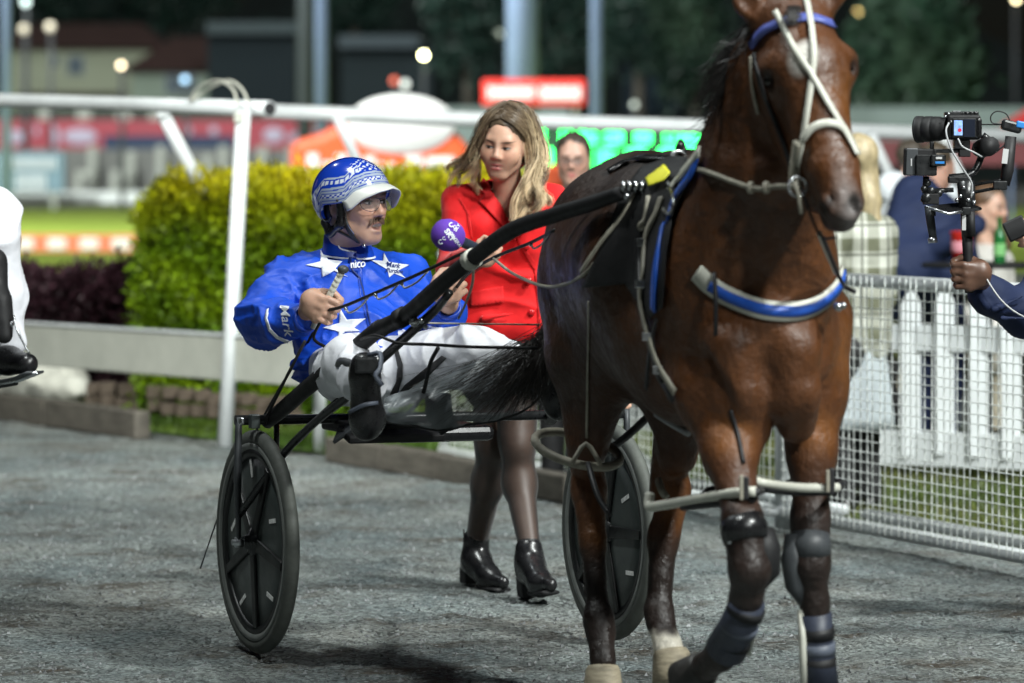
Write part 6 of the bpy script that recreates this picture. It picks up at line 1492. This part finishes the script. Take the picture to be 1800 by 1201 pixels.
# ------------------------------------------------------------------ people behind the barrier
def hair_shell(c, R, s, colr, parent, long=None):
    e = [egg(np.array(c)+R@(np.array((0, -.022, .05))*s), np.array((.081, .095, .089))*s, R, .02), ('e', np.array(c)+R@(np.array((0, .11, -.02))*s), np.array((.075, .085, .10))*s, R, .02, -1)]
    e += long or []
    V, Q = surface(e, .009); N = normals(V, Q); V = V+N*(.004*ridge(V*np.array((2, 2, .6)), 16, 1))[:, None]
    mkmesh('hair', V, Q, mat('crowd_hair', colr, .5, var=.3, vs_=25, sc3=(3, 3, .6)), parent)
def bystander(label, x, y, d, fwd, skin, hairc, tops, legs, topm, legm, extra=None, long=None, glasses=False, s=1.0, hands=True):
    hc = U(x, y, d); R = frame(fwd); t = thing('person', label, 'person', (hc[0], hc[1], 0))
    lat, f = R[:, 0], R[:, 1]; dn = np.array((0, 0, -1.)); P = lambda a, b, c: hc+lat*a+f*b+dn*c
    k = [cone(P(-.17, -.03, .3), P(.17, -.03, .3), .06, .06, .05), cone(P(0, -.03, .34), P(0, -.02, .78), .13, .13, .05)]
    arms = [cone(P(-.19, -.03, .31), P(-.24, .0, .6), .05, .04, .03), cone(P(-.24, 0, .6), P(-.16, .2, .66), .04, .03, .03), cone(P(.19, -.03, .31), P(.24, .0, .6), .05, .04, .03), cone(P(.24, 0, .6), P(.16, .2, .66), .04, .03, .03)]
    zf = hc[2]-.09
    lg = [cone(P(-.09, -.02, .82), P(-.1, .02, zf-.45), .09, .06, .04), cone(P(-.1, .02, zf-.45), P(-.1, -.02, zf), .058, .04, .03), cone(P(.09, -.02, .82), P(.1, .02, zf-.45), .09, .06, .04), cone(P(.1, .02, zf-.45), P(.1, -.02, zf), .058, .04, .03)]
    hands_ = []
    for a in (-1, 1):
        w_ = P(a*.16, .2, .66)
        for i in range(4): hands_.append(cone(w_+f*.03+lat*(i-1.5)*.017, w_+f*(.10-.008*abs(i-1))+lat*(i-1.5)*.016+dn*.03, .009, .007, .005))
        hands_ += [cone(w_, w_+f*.05, .026, .03, .02), cone(w_+f*.02-lat*a*.025, w_+f*.06-lat*a*.045+dn*.01, .010, .008, .006)]
    bodymesh(head_prims(hc, R, s, False, 0, P(0, -.03, .25))+k+arms+lg+hands_, .0105, skinmat('bystander_skin', skin, face_feats(skin, open_=.004)), t, (hc, R, s))
    cloth('top', grow(k+arms, .018)+(tops or []), .012, topm, t, .004, rid=.003)
    cloth('trousers', grow(lg, .016)+(legs or []), .014, legm, t, .004)
    for a in (-1, 1): MB().tube([P(a*.1, -.06, zf+.045), P(a*.1, .08, zf+.05), P(a*.1, .17, zf+.06)], [.045, .045, .03], 10).build('shoe', M['black_leather'], t, True)
    hair_shell(hc, R, s, hairc, t, long)
    if glasses:
        for a in (-1, 1): tube('glasses_rim', [hc+R@np.array((a*.032+.024*math.cos(q), .103, .002+.018*math.sin(q))) for q in np.linspace(0, 6.28, 14, endpoint=False)], .0025, M['dark_strap'], t, 6, 0, True)
        tube('glasses_bridge', [hc+R@np.array((q, .106, .006)) for q in (-.01, .01)], .0025, M['dark_strap'], t, 6)
    return t
bystander('man with short dark hair and glasses standing behind the reporter and the horse\'s back', 1008, 283, 20.0, (-.1, -1, -.02), (.42, .25, .19), (.035, .024, .018), None, None,
          mat('grey_jacket', (.09, .10, .115), .8, var=.15), M['black_skirt'], glasses=True, s=.98)
# plaid shirt
def plaid():
    m, nt, b = newmat('plaid'); co = coords(nt); sp = nt.nodes.new('ShaderNodeSeparateXYZ'); lk(nt, co, sp.inputs[0])
    f = lambda o, p, wd: mathn(nt, 'LESS_THAN', mathn(nt, 'FRACT', mathn(nt, 'DIVIDE', o, p)), wd)
    a = f(sp.outputs[0], .12, .45); c = f(sp.outputs[2], .13, .45); s = mathn(nt, 'MULTIPLY', mathn(nt, 'ADD', a, c), .5)
    q = mix(nt, s, (.52, .53, .47), (.12, .125, .08)); l1 = mathn(nt, 'MAXIMUM', f(mathn(nt, 'ADD', sp.outputs[0], .03), .12, .09), f(mathn(nt, 'ADD', sp.outputs[2], .02), .13, .09))
    lk(nt, mix(nt, mathn(nt, 'MULTIPLY', l1, .75), q, (.05, .052, .035)), b.inputs['Base Color']); b.inputs['Roughness'].default_value = .85; return m
pc = U(1500, 292, 18.7)
pl = bystander('blonde woman in a pale green plaid shirt half hidden by the horse\'s muzzle', 1500, 290, 18.7, (-.75, .6, 0), (.5, .32, .24), (.36, .29, .17), None, None, plaid(), M['black_skirt'],
          long=[cone(pc+np.array((.03, .02, .02)), pc+np.array((.06, -.03, -.15)), .075, .06, .03), cone(pc+np.array((.06, -.05, -.15)), pc+np.array((.11, -.08, -.32)), .05, .02, .03)])
gsk = mat('pale_grey_cloth', (.36, .40, .42), .85, var=.08, bump=.2, bs=30)
b_ = MB(); n = 40
b_.lathe(pc+np.array((.02, -.02, 0)), [(.07, -.56), (.105, -.72), (.135, -.90), (.158, -1.10), (.162, -1.16), (.15, -1.16), (.0, -.6)], np.eye(3), n)
b_.v = [(x+.014*math.sin(8*math.atan2(y-pc[1], x-pc[0]))*min(1, max(0, (pc[2]-.56-z)*2)), y+.010*math.cos(8*math.atan2(y-pc[1], x-pc[0])), z) for x, y, z in b_.v]
b_.build('skirt', gsk, pl, True)
nv = bystander('man in a navy coat leaning in behind the camera rig', 1648, 293, 23.2, (.75, .65, -.1), (.42, .24, .18), (.06, .045, .03), [cone(U(1610, 345, 23.1), U(1590, 470, 22.9), .13, .18, .06), cone(U(1640, 380, 23.0), U(1660, 470, 23.0), .15, .17, .06), cone(U(1650, 430, 22.8), U(1715, 395, 22.7), .075, .06, .04), cone(U(1590, 470, 22.9), U(1600, 520, 23), .18, .16, .06)], None, M['navy_cloth'], M['navy_cloth'])
bystander('man in a white shirt behind the navy coat at the crowd rail', 1606, 285, 25, (.7, .6, 0), (.42, .24, .18), (.05, .04, .03), [cone(U(1570, 330, 25), U(1660, 345, 25), .10, .09, .05)], None, mat('white_shirt', (.62, .66, .70), .8, var=.05), M['black_skirt'])
bn = U(1738, 372, 23.4)
bystander('brown haired woman in a white top sitting with the drinkers behind the rail', 1738, 366, 23.4, (.8, -.55, -.05), (.50, .31, .23), (.10, .055, .03), None, None, mat('white_top', (.6, .58, .54), .8, var=.06), mat('beige_trousers', (.42, .38, .29), .85),
          long=[cone(bn+np.array((-.05, .04, .0)), bn+np.array((-.08, .03, -.2)), .075, .05, .03), cone(bn+np.array((.05, .05, .0)), bn+np.array((.09, .04, -.18)), .06, .04, .03)])
bystander('seated person in beige trousers behind the picket fence', 1640, 420, 23.8, (.1, -1, 0), (.42, .26, .2), (.04, .03, .02), None, None, mat('olive_top', (.09, .10, .04), .85), mat('beige_chinos', (.45, .41, .31), .85))
tb = thing('table', 'dark drinks table behind the barrier with a green bottle on it', 'table', U(1735, 470, 22.3))
zt = U(1735, 468, 22.3)[2]
MB().lathe(U(1735, 470, 22.3), [(0, 0), (.34, 0), (.35, .012), (.34, .024), (0, .024)], np.eye(3), 32).build('table_top', M['black_matt'], tb)
tube('table_leg', [U(1735, 470, 22.3), np.array((U(1735, 470, 22.3)[0], 22.3, .02))], .03, M['black_metal'], tb, 12)
MB().lathe(np.array((U(1735, 470, 22.3)[0], 22.3, 0)), [(0, .02), (.22, .02), (.24, 0)], np.eye(3), 24).build('table_foot', M['black_metal'], tb)
tz = U(1735, 470, 22.3)[2]+.024
q = U(1757, 460, 22.15); q[2] = tz
bo = thing('bottle', 'green glass beer bottle on the table beside the white topped woman', 'bottle', q)
MB().lathe(q, [(0, 0), (.031, 0), (.033, .01), (.033, .13), (.028, .155), (.014, .185), (.0125, .235), (.014, .238), (.013, .245), (0, .245)], np.eye(3), 24).build('glass', mat('green_glass', (.02, .22, .05), .12, var=0, trans=.5), bo, True)
MB().lathe(q, [(.0336, .04), (.0338, .045), (.0338, .1), (.0336, .105)], np.eye(3), 24).build('label', mat('bottle_label', (.16, .4, .14), .6, var=.2), bo, True)
q = U(1690, 462, 22.2); q[2] = tz
cu = thing('cup', 'big red drinks cup on the table beside the navy coat', 'cup', q)
MB().lathe(q, [(0, 0), (.042, 0), (.058, .16), (.061, .165), (.058, .168), (.05, .16), (.04, .01), (0, .01)], np.eye(3), 28).build('cup_wall', M['red_plastic'], cu, True)
MB().lathe(q, [(.0505, .06), (.0525, .065), (.055, .11), (.0535, .115)], np.eye(3), 28).build('print_band', mat('pink_band', (.6, .25, .3), .5), cu, True)
# ------------------------------------------------------------------ the far side of the track
def span(x0, x1, d): return (x0-900)/F*d, (x1-900)/F*d
def zz(y, d): return EYE-(y-HZ)/F*d
def far_box(mb, x0, x1, y0, y1, d, dep):
    a, b = span(x0, x1, d); z1, z0 = zz(y0, d), zz(y1, d); return mb.box(((a+b)/2, d+dep/2, (z0+z1)/2), (b-a, dep, z1-z0))
# rails of the racetrack
t = thing('track_rail', 'white running rail across the far edge of the bright grass on the left', 'rail', (-12, 125, 0))
far_box(MB(), -200, 800, 337, 357, 125, .15).build('rail', M['white_paint'], t, bevel=.01)
for x in range(-180, 800, 130): far_box(MB(), x, x+8, 357, 365, 125.03, .08).build('post', M['white_paint'], t)
t = thing('track_barrier', 'low orange and white barrier board along the near edge of the grass', 'barrier', (-6, 69, 0))
ob = mat('orange_board', (.72, .20, .10), .6, var=.08); wb = mat('white_board', (.8, .78, .74), .6, var=.05)
far_box(MB(), -200, 560, 412, 443, 69, .08).build('board', ob, t)
for i in range(10): far_box(MB(), -150+i*57+5, -150+i*57+38, 419, 439, 68.97, .05).build('white_panel', wb, t, bevel=.02)
for x in (75, 330): far_box(MB(), x, x+9, 425, 442.5, 69.1, .05).build('post', M['white_paint'], t)
# banners, stand, signs
bd = 170
t = thing('advertising_banner', 'long red banner with white lettering along the far rail', 'banner', (-7, bd, 0))
rb_ = mat('banner_red', (.34, .055, .075), .7, var=.1, vs_=.6); pw = mat('banner_print', (.42, .38, .48), .7, var=.1)
far_box(MB(), -150, 600, 211, 262, bd, .15).build('cloth', rb_, t)
for x0, x1, y0, y1 in ((0, 46, 228, 254), (88, 104, 222, 258), (110, 172, 226, 254), (60, 68, 222, 240), (322, 338, 222, 238), (368, 384, 222, 238), (462, 500, 224, 252), (505, 560, 232, 252), (-120, -40, 226, 254)):
    mb = MB(); a, b = span(x0, x1, bd); c = ((a+b)/2, bd-.02, zz((y0+y1)/2, bd)); mb.ball(c, np.array(((b-a)/2, .03, (y1-y0)/2/F*bd)), None, 14); mb.build('lettering', pw, t, True)
t = thing('navy_banner', 'dark navy banner hung below the red one', 'banner', (-5, bd-1, 0))
far_box(MB(), 182, 412, 239, 263, bd-1, .1).build('cloth', mat('banner_navy', (.012, .03, .075), .7, var=.1), t)
t = thing('grandstand_wall', 'grey stand wall with pale posts below the banners', 'wall', (-12, 166, 0))
gw = mat('stand_grey', (.15, .155, .145), .9, var=.2, vs_=.5); gp = mat('stand_post', (.34, .36, .32), .8, var=.1)
far_box(MB(), -200, 640, 262, 350, 168, .4).build('wall_face', gw, t)
for x in (155, 222, 275, 358, 385, 415, 455, 505): far_box(MB(), x, x+14, 256+(x % 5)*5, 343, 166.5, .4).build('pale_post', gp, t)
for x in (132, 195, 300): far_box(MB(), x, x+12, 305, 343, 165.5, .4).build('pale_post', gp, t); far_box(MB(), x, x+32, 300, 312, 165.6, .4).build('pale_cap', gp, t)
far_box(MB(), -100, 520, 192, 350, 172, .4).build('back_panel', mat('stand_back', (.05, .06, .05), .9, var=.3), t)
for x in (68, 135, 205, 262): far_box(MB(), x, x+25, 190, 213, 171.7, .3).build('pale_panel', gp, t)
t = thing('notice_board', 'blue grey notice board with blurred white lines of lettering at the left edge', 'sign', (-16, 122, 0))
far_box(MB(), -60, 113, 268, 338, 122, .3).build('board', mat('board_blue', (.15, .24, .29), .7, var=.08), t, bevel=.05)
nw = mat('board_print', (.55, .6, .62), .7, var=.05)
for i in range(9): far_box(MB(), 2+i*11, 10+i*11, 277, 298, 121.9, .12).build('lettering', nw, t, bevel=.04)
for i in range(5): far_box(MB(), 28+i*11, 36+i*11, 305, 336, 121.9, .12).build('lettering', nw, t, bevel=.04)
for x in (-40, 90): far_box(MB(), x, x+8, 338, 367, 122.05, .2).build('post', gp, t)
# winning post: orange inflatable with white disc
d = 58
t = thing('inflatable_arch', 'bright orange inflatable with a big white disc on the far side of the hedge', 'inflatable', (-1.8, d, 0))
orm = mat('inflatable_orange', (.85, .12, .03), .55, var=.05); wdm = mat('inflatable_white', (.85, .84, .82), .55, var=.03)
pts = [(510, 250), (560, 236), (605, 214), (640, 208), (770, 208), (800, 232), (830, 268), (852, 300), (856, 474), (508, 474)]
MB().prism([((x-900)/F*d, d, zz(y, d)) for x, y in pts], (0, .9, 0)).build('body', orm, t, bevel=.12)
MB().lathe(((705-900)/F*d, d-.02, zz(219, d)), [(0, .02), (.72, .02), (.745, 0), (.745, -.3), (0, -.3)], np.stack([np.array((1., 0, 0)), np.array((0, 0, .55)), np.array((0, -1., 0))], 1), 48).build('white_disc', wdm, t, True)
for i, (x0, x1, y0) in enumerate(((540, 560, 270), (566, 590, 285), (590, 612, 272), (640, 660, 275), (664, 676, 286), (680, 694, 286), (712, 744, 274), (750, 800, 276), (806, 836, 286))):
    far_box(MB(), x0, x1, y0, 304, d-.05, .04).build('lettering', wdm, t, bevel=.03)
tag(MB().box(((974-900)/F*40, 40, zz(312, 40)), (.2, .2, .24)).build('orange_marker', orm, None, bevel=.05), 'small orange marker seen between the reporter and the man in glasses', 'marker')
# red sign on the thick mast
d = 78
t = thing('red_sign', 'bright red lit sign with two white lines of lettering below the thick mast', 'sign', (.4, d, 0))
far_box(MB(), 848, 1030, 140, 186, d, .25).build('panel', mat('sign_red', (.75, .035, .025), .5, var=.05, emit=.28), t, bevel=.05)
wl = mat('sign_print', (.9, .75, .75), .5, var=0, emit=.4)
for i in range(10): far_box(MB(), 858+i*8.2, 865+i*8.2, 152+(i % 3), 174, d-.04, .06).build('lettering', wl, t, bevel=.02)
for i in range(9): far_box(MB(), 950+i*8, 957+i*8, 152+(i % 2)*2, 176, d-.04, .06).build('lettering', wl, t, bevel=.02)
for x in (868, 1008): far_box(MB(), x, x+8, 186, 422, d+.06, .1).build('post', gp, t)
# tote board with green lamps
d = 64
t = thing('tote_board', 'dark tote board of glowing green figures behind the horse', 'board', (1.6, d, 0))
far_box(MB(), 925, 1275, 212, 320, d, .4).build('board', mat('board_dark', (.02, .035, .03), .6, var=.2), t, bevel=.05)
gl_ = mat('green_lamp', (.035, 1.0, .16), .4, var=0, emit=14.0)
rows = [(222, 252, [(938, 958), (986, 1006), (1020, 1050), (1062, 1096), (1116, 1146), (1168, 1190), (1196, 1256)]), (262, 298, [(945, 972), (1044, 1052), (1056, 1084), (1100, 1135), (1158, 1192), (1196, 1250)])]
FIG = {'8': 'abcdefg', '0': 'abcdef', '3': 'abcdg', '6': 'acdefg'}
def seg7(mb, x0, x1, y0, y1, ch):
    w_ = x1-x0; s = w_*.20; ym = (y0+y1)/2
    R_ = {'a': (x0, x1, y0, y0+s), 'd': (x0, x1, y1-s, y1), 'g': (x0, x1, ym-s/2, ym+s/2), 'f': (x0, x0+s, y0, ym), 'e': (x0, x0+s, ym, y1), 'b': (x1-s, x1, y0, ym), 'c': (x1-s, x1, ym, y1)}
    for i, k in enumerate(FIG[ch]): far_box(mb, *R_[k], d-.05-.002*i, .04)
i = 0
for y0, y1, xs in rows:
    for x0, x1 in xs:
        n = max(1, round((x1-x0)/32)); wd = (x1-x0)/n
        for k in range(n):
            mb = MB(); seg7(mb, x0+k*wd+1, x0+(k+1)*wd-2, y0, y1, '8063'[i % 4]); i += 1; mb.build('figure', gl_, t)
for x in (940, 1255): far_box(MB(), x, x+8, 320, 455, d+.1, .15).build('post', gp, t)
# masts
mm = mat('mast_grey', (.19, .25, .42), .55, .2, var=.08, vs_=.5)
md = mat('mast_dim', (.06, .07, .085), .6, .2, var=.08, vs_=.5)
def mast(x0, x1, d, label, ytop=-700, mm=mm):
    a, b = span(x0, x1, d); r = (b-a)/2; c = (a+b)/2; t = thing('light_mast', label, 'mast', (c, d, 0))
    MB().tube([(c, d, 0), (c, d, zz(ytop, d))], [r, r*.85], 20).build('pole', mm, t, True)
    MB().lathe((c, d, 0), [(r*1.6, 0), (r*1.6, .3), (r, .4)], np.eye(3), 20).build('base_collar', mm, t, True)
    h = MB(); z = zz(ytop, d); h.box((c, d, z), (r*10, .3, .2)); h.build('lamp_bar', mm, t)
    for k in range(4): MB().box((c+(k-1.5)*r*2.5, d-.2, z-.3), (r*1.6, .3, .5)).build('lamp_head', mm, t)
mast(888, 947, 82, 'thick pale mast rising behind the red sign')
mast(553, 577, 72, 'slim pale mast left of the orange inflatable')
mast(521, 549, 110, 'dim grey mast close beside the slim pale mast', mm=md)
mast(1037, 1060, 74, 'slim mast right of the red sign')
mast(3, 20, 74, 'slim pale mast at the left edge before the house')
# houses
def house(label, d, wx, wy, roofs, wins, c, cats='house'):
    t = thing('house', label, cats, ((wx[0]+wx[1]-1800)/2/F*d, d, 0))
    far_box(MB(), wx[0], wx[1], wy[0], wy[1], d, 7).build('wall', mat('house_wall', c, .9, var=.08, vs_=.3), t)
    rm = mat('roof_tile', (.052, .026, .022), .85, var=.25, vs_=1.2, bump=.6, bs=3, sc3=(1, 1, 4), bd=.1)
    for x0, x1, x2, x3, y0, y1 in roofs:
        A = lambda x, y, o: np.array(((x-900)/F*d, d+o, zz(y, d)))
        MB().add([A(x0, y1, -.7), A(x1, y1, -.7), A(x1, y1, 8), A(x0, y1, 8), A(x2, y0, 3), A(x3, y0, 3)], [(0, 1, 5, 4), (1, 2, 5), (2, 3, 4, 5), (3, 0, 4), (0, 3, 2, 1)]).build('roof', rm, t)
    for x0, x1, y0, y1 in wins:
        f_ = far_box(MB(), x0, x1, y0, y1, d-.08, .1).build('window', mat('window_frame', (.2, .24, .26), .6), t)
        far_box(MB(), x0+3, x1-3, y0+3, y1-3, d-.12, .05).build('pane', mat('window_pane', (.03, .06, .085), .15, var=0), f_)
    return t
house('cream two storey house with a dark tiled roof at the far left', 205, (10, 265), (82, 320), [(-20, 300, 40, 240, 38, 86), (30, 225, 75, 170, 140, 168)], [(118, 148, 98, 132), (86, 102, 96, 118)], (.30, .33, .24))
house('lower cream house with a dark hipped roof behind the open rail end', 198, (232, 446), (122, 320), [(212, 468, 300, 400, 62, 126)], [(290, 346, 130, 165), (372, 410, 128, 160)], (.24, .30, .24))
t = thing('shed', 'long low pale roofed shed in the dark between the houses and the mast', 'shed', ((430-900)/F*190, 190, 0))
far_box(MB(), 365, 520, 60, 190, 190, 6).build('wall', mat('shed_wall', (.006, .014, .018), .9), t); far_box(MB(), 362, 525, 38, 60, 189, 8).build('roof', mat('shed_roof', (.03, .05, .055), .7), t)
t = thing('shed', 'dark blue roofed shed beyond the yellow lamp', 'shed', ((660-900)/F*180, 180, 0))
far_box(MB(), 600, 760, 80, 200, 180, 6).build('wall', mat('shed_wall_blue', (.006, .014, .017), .9), t); far_box(MB(), 595, 735, 62, 84, 179, 8).build('roof', mat('shed_roof_blue', (.028, .045, .055), .7), t)
t = thing('shed', 'small dark blue shed among the trees right of the slim mast', 'shed', ((1140-900)/F*170, 170, 0))
far_box(MB(), 1100, 1190, 100, 200, 170, 5).build('wall', mat('shed_wall_dark', (.02, .04, .06), .9), t); far_box(MB(), 1112, 1182, 84, 104, 169.5, 6).build('roof', mat('shed_roof_dark', (.05, .085, .11), .7), t)
for x0, x1, dd, lb in ((760, 1000, 100, 'grey wall far behind the red sign'), (1480, 1900, 88, 'pale grey wall at the far right behind the camera')):
    tw = thing('boundary_wall', lb, 'wall', ((x0+x1-1800)/2/F*dd, dd, 0)); far_box(MB(), x0, x1, 188, 262, dd, .3).build('wall_face', mat('far_wall', (.12, .15, .15), .9, var=.15, vs_=.4), tw)
t = thing('advertising_banner', 'maroon banner strip on the far rail behind the camera rig', 'banner', ((1650-900)/F*60, 60, 0))
far_box(MB(), 1480, 1900, 246, 290, 60, .1).build('cloth', mat('banner_maroon', (.16, .045, .05), .8, var=.15, vs_=1), t)
# red marquee top at the right edge
t = thing('marquee', 'red peaked marquee roof at the right edge behind the gimbal', 'marquee', ((1830-900)/F*70, 70, 0))
A = lambda x, y, o: np.array(((x-900)/F*70, 70+o, zz(y, 70)))
MB().add([A(1770, 222, 0), A(1890, 222, 0), A(1890, 222, 1.2), A(1770, 222, 1.2), A(1830, 180, .6)], [(0, 1, 4), (1, 2, 4), (2, 3, 4), (3, 0, 4)]).build('canopy', mat('marquee_red', (.6, .04, .04), .7), t)
for x in (1775, 1885): far_box(MB(), x, x+5, 222, 420, 70.2, .06).build('leg', mm, t)
# lit lamps far away
def lamp(x, y, d, c, e, r, label):
    t = thing('street_lamp', label, 'lamp', ((x-900)/F*d, d, 0)); p = np.array(((x-900)/F*d, d, zz(y, d)))
    MB().ball(p, r, None, 12).build('globe', mat('lamp_glow', c, .4, var=0, emit=e), t, True)
    tube('pole', [p+np.array((0, .3, .1)), np.array((p[0], d+.3, 0))], .07, mat('lamp_pole', (.05, .055, .06), .7), t, 8)
    tube('arm', [p+np.array((0, 0, .05)), p+np.array((0, .3, .1))], .04, M['black_metal'], t, 6)
lamp(745, 97, 160, (1, .98, .55), 40, .10, 'bright yellowish lamp glowing high between the masts')
lamp(213, 115, 120, (1, .82, .55), 7, .08, 'cream lamp glowing before the two houses')
lamp(325, 140, 120, (.45, .72, 1), 2.2, .10, 'bluish lamp at the window of the lower house')
lamp(877, 60, 150, (.75, .85, .7), 1.2, .13, 'dim greenish lamp just left of the thick mast')
lamp(1507, 22, 160, (1, .72, .25), 26, .09, 'orange lamp high beside the horse\'s forehead')
lamp(1115, 184, 130, (.8, .9, .8), 1.2, .09, 'dim white lamp low right of the slim mast')
lamp(712, 148, 120, (.85, .9, .85), 1.6, .11, 'white lamp just above the white disc')
lamp(693, 142, 121, (1, .2, .12), 1.2, .10, 'small red lamp beside the white lamp over the disc')
lamp(42, 52, 140, (1, .9, .7), .35, .16, 'left cream lamp over the roof of the two storey house')
lamp(88, 48, 142, (1, .9, .7), .35, .16, 'right cream lamp over the roof of the two storey house')
lamp(45, 4, 140, (.8, 1, .95), 2.5, .13, 'pale green lamp in the top left corner')
lamp(1786, -1, 160, (1, .85, .5), 10, .10, 'yellow lamp cut by the top edge at the far right')
# trees and the hill
hill = MB()
V = []; Fh = []; n = 60
for i in range(n+1):
    x = -90+180*i/n; h = 13.5+2.5*math.sin(i*.5)+1.5*math.sin(i*1.3)-(7 if x > 24 else 0)*min(1, (x-24)/4 if x > 24 else 0)
    V += [(x, 255, 0), (x, 285, h)]
for i in range(n): Fh.append((2*i, 2*i+2, 2*i+3, 2*i+1))
tag(mkmesh('hill', V, Fh, mat('dark_hill', (.012, .022, .020), .95, var=.5, vs_=.12, bump=1, bs=.6, bd=1), None), kind='structure')
def tree(x, d, top, bottom, wd, c1, c2, label, n=2600):
    X = (x-900)/F*d; t = thing('tree', label, 'tree', (X, d, 0), 'trees beyond the racetrack'); z1, z0 = zz(top, d), max(1.2, zz(bottom, d)); W = wd/F*d/2
    b = MB(); b.tube([(X, d, 0), (X+.1, d, z0), (X-.1, d, (z0+z1)/2)], [.28, .2, .1], 8)
    for k in range(6): a = k*1.05; b.tube([(X, d, z0+.3*k*.3), (X+W*.6*math.cos(a), d+W*.6*math.sin(a), z0+(z1-z0)*(.35+.09*k))], [.1, .03], 6)
    b.build('trunk', mat('bark', (.05, .045, .035), .9, var=.3), t, True)
    cl = [np.array((X+W*.62*math.cos(a)*r, d+W*.62*math.sin(a)*r, z0+(z1-z0)*(.15+.75*h))) for a, r, h in zip(rng.uniform(0, 6.28, 22), rng.uniform(.3, 1.1, 22), rng.random(22))]
    def pos(n):
        k = rng.integers(0, len(cl), n); P = np.array(cl)[k]+rng.normal(size=(n, 3))*np.array((W*.22, W*.22, (z1-z0)*.10)); return P, rng.normal(size=(n, 3))
    V, Q, c = leaves(n, pos, .42, lambda P, n: (np.array(c1)+(np.array(c2)-np.array(c1))*np.clip(.5+.8*vnoise(P, .7, 3), 0, 1)[:, None])*rng.uniform(.6, 1.3, (n, 1)))
    o = mkmesh('crown', V, Q, M['leaf'], t, False, c)
dk1, dk2, gr1, gr2 = (.010, .028, .022), (.026, .058, .044), (.032, .075, .048), (.07, .125, .08)
for i, (x, d, tp, bt_, wd, g, lb) in enumerate(((820, 150, -60, 140, 160, 0, 'dark tree left of the thick mast'), (1000, 165, -40, 150, 150, 0, 'dark tree between the thick mast and the slim mast'), (1120, 150, -30, 130, 170, 0, 'dark tree just right of the slim mast'),
        (1220, 140, -20, 180, 150, 1, 'dark tree beside the horse\'s mane'), (1560, 130, -10, 190, 150, 2, 'green tree left of the two to the right of the horse\'s head'), (1660, 125, 5, 190, 150, 2, 'green tree right of the two to the right of the horse\'s head'),
        (480, 200, 60, 200, 110, 0, 'small dark tree between the lower house and the masts'), (620, 200, -40, 60, 150, 0, 'dark tree high behind the blue shed'), (300, 220, -60, 60, 260, 0, 'wide dark tree over the roofs of the houses'), (120, 210, -60, 50, 220, 0, 'dark tree behind the two storey house'))):
    tree(x, d, tp, bt_, wd, (dk1, dk1, gr1)[g], (dk2, gr2, gr2)[g], lb, 3800 if g == 2 else 2600)
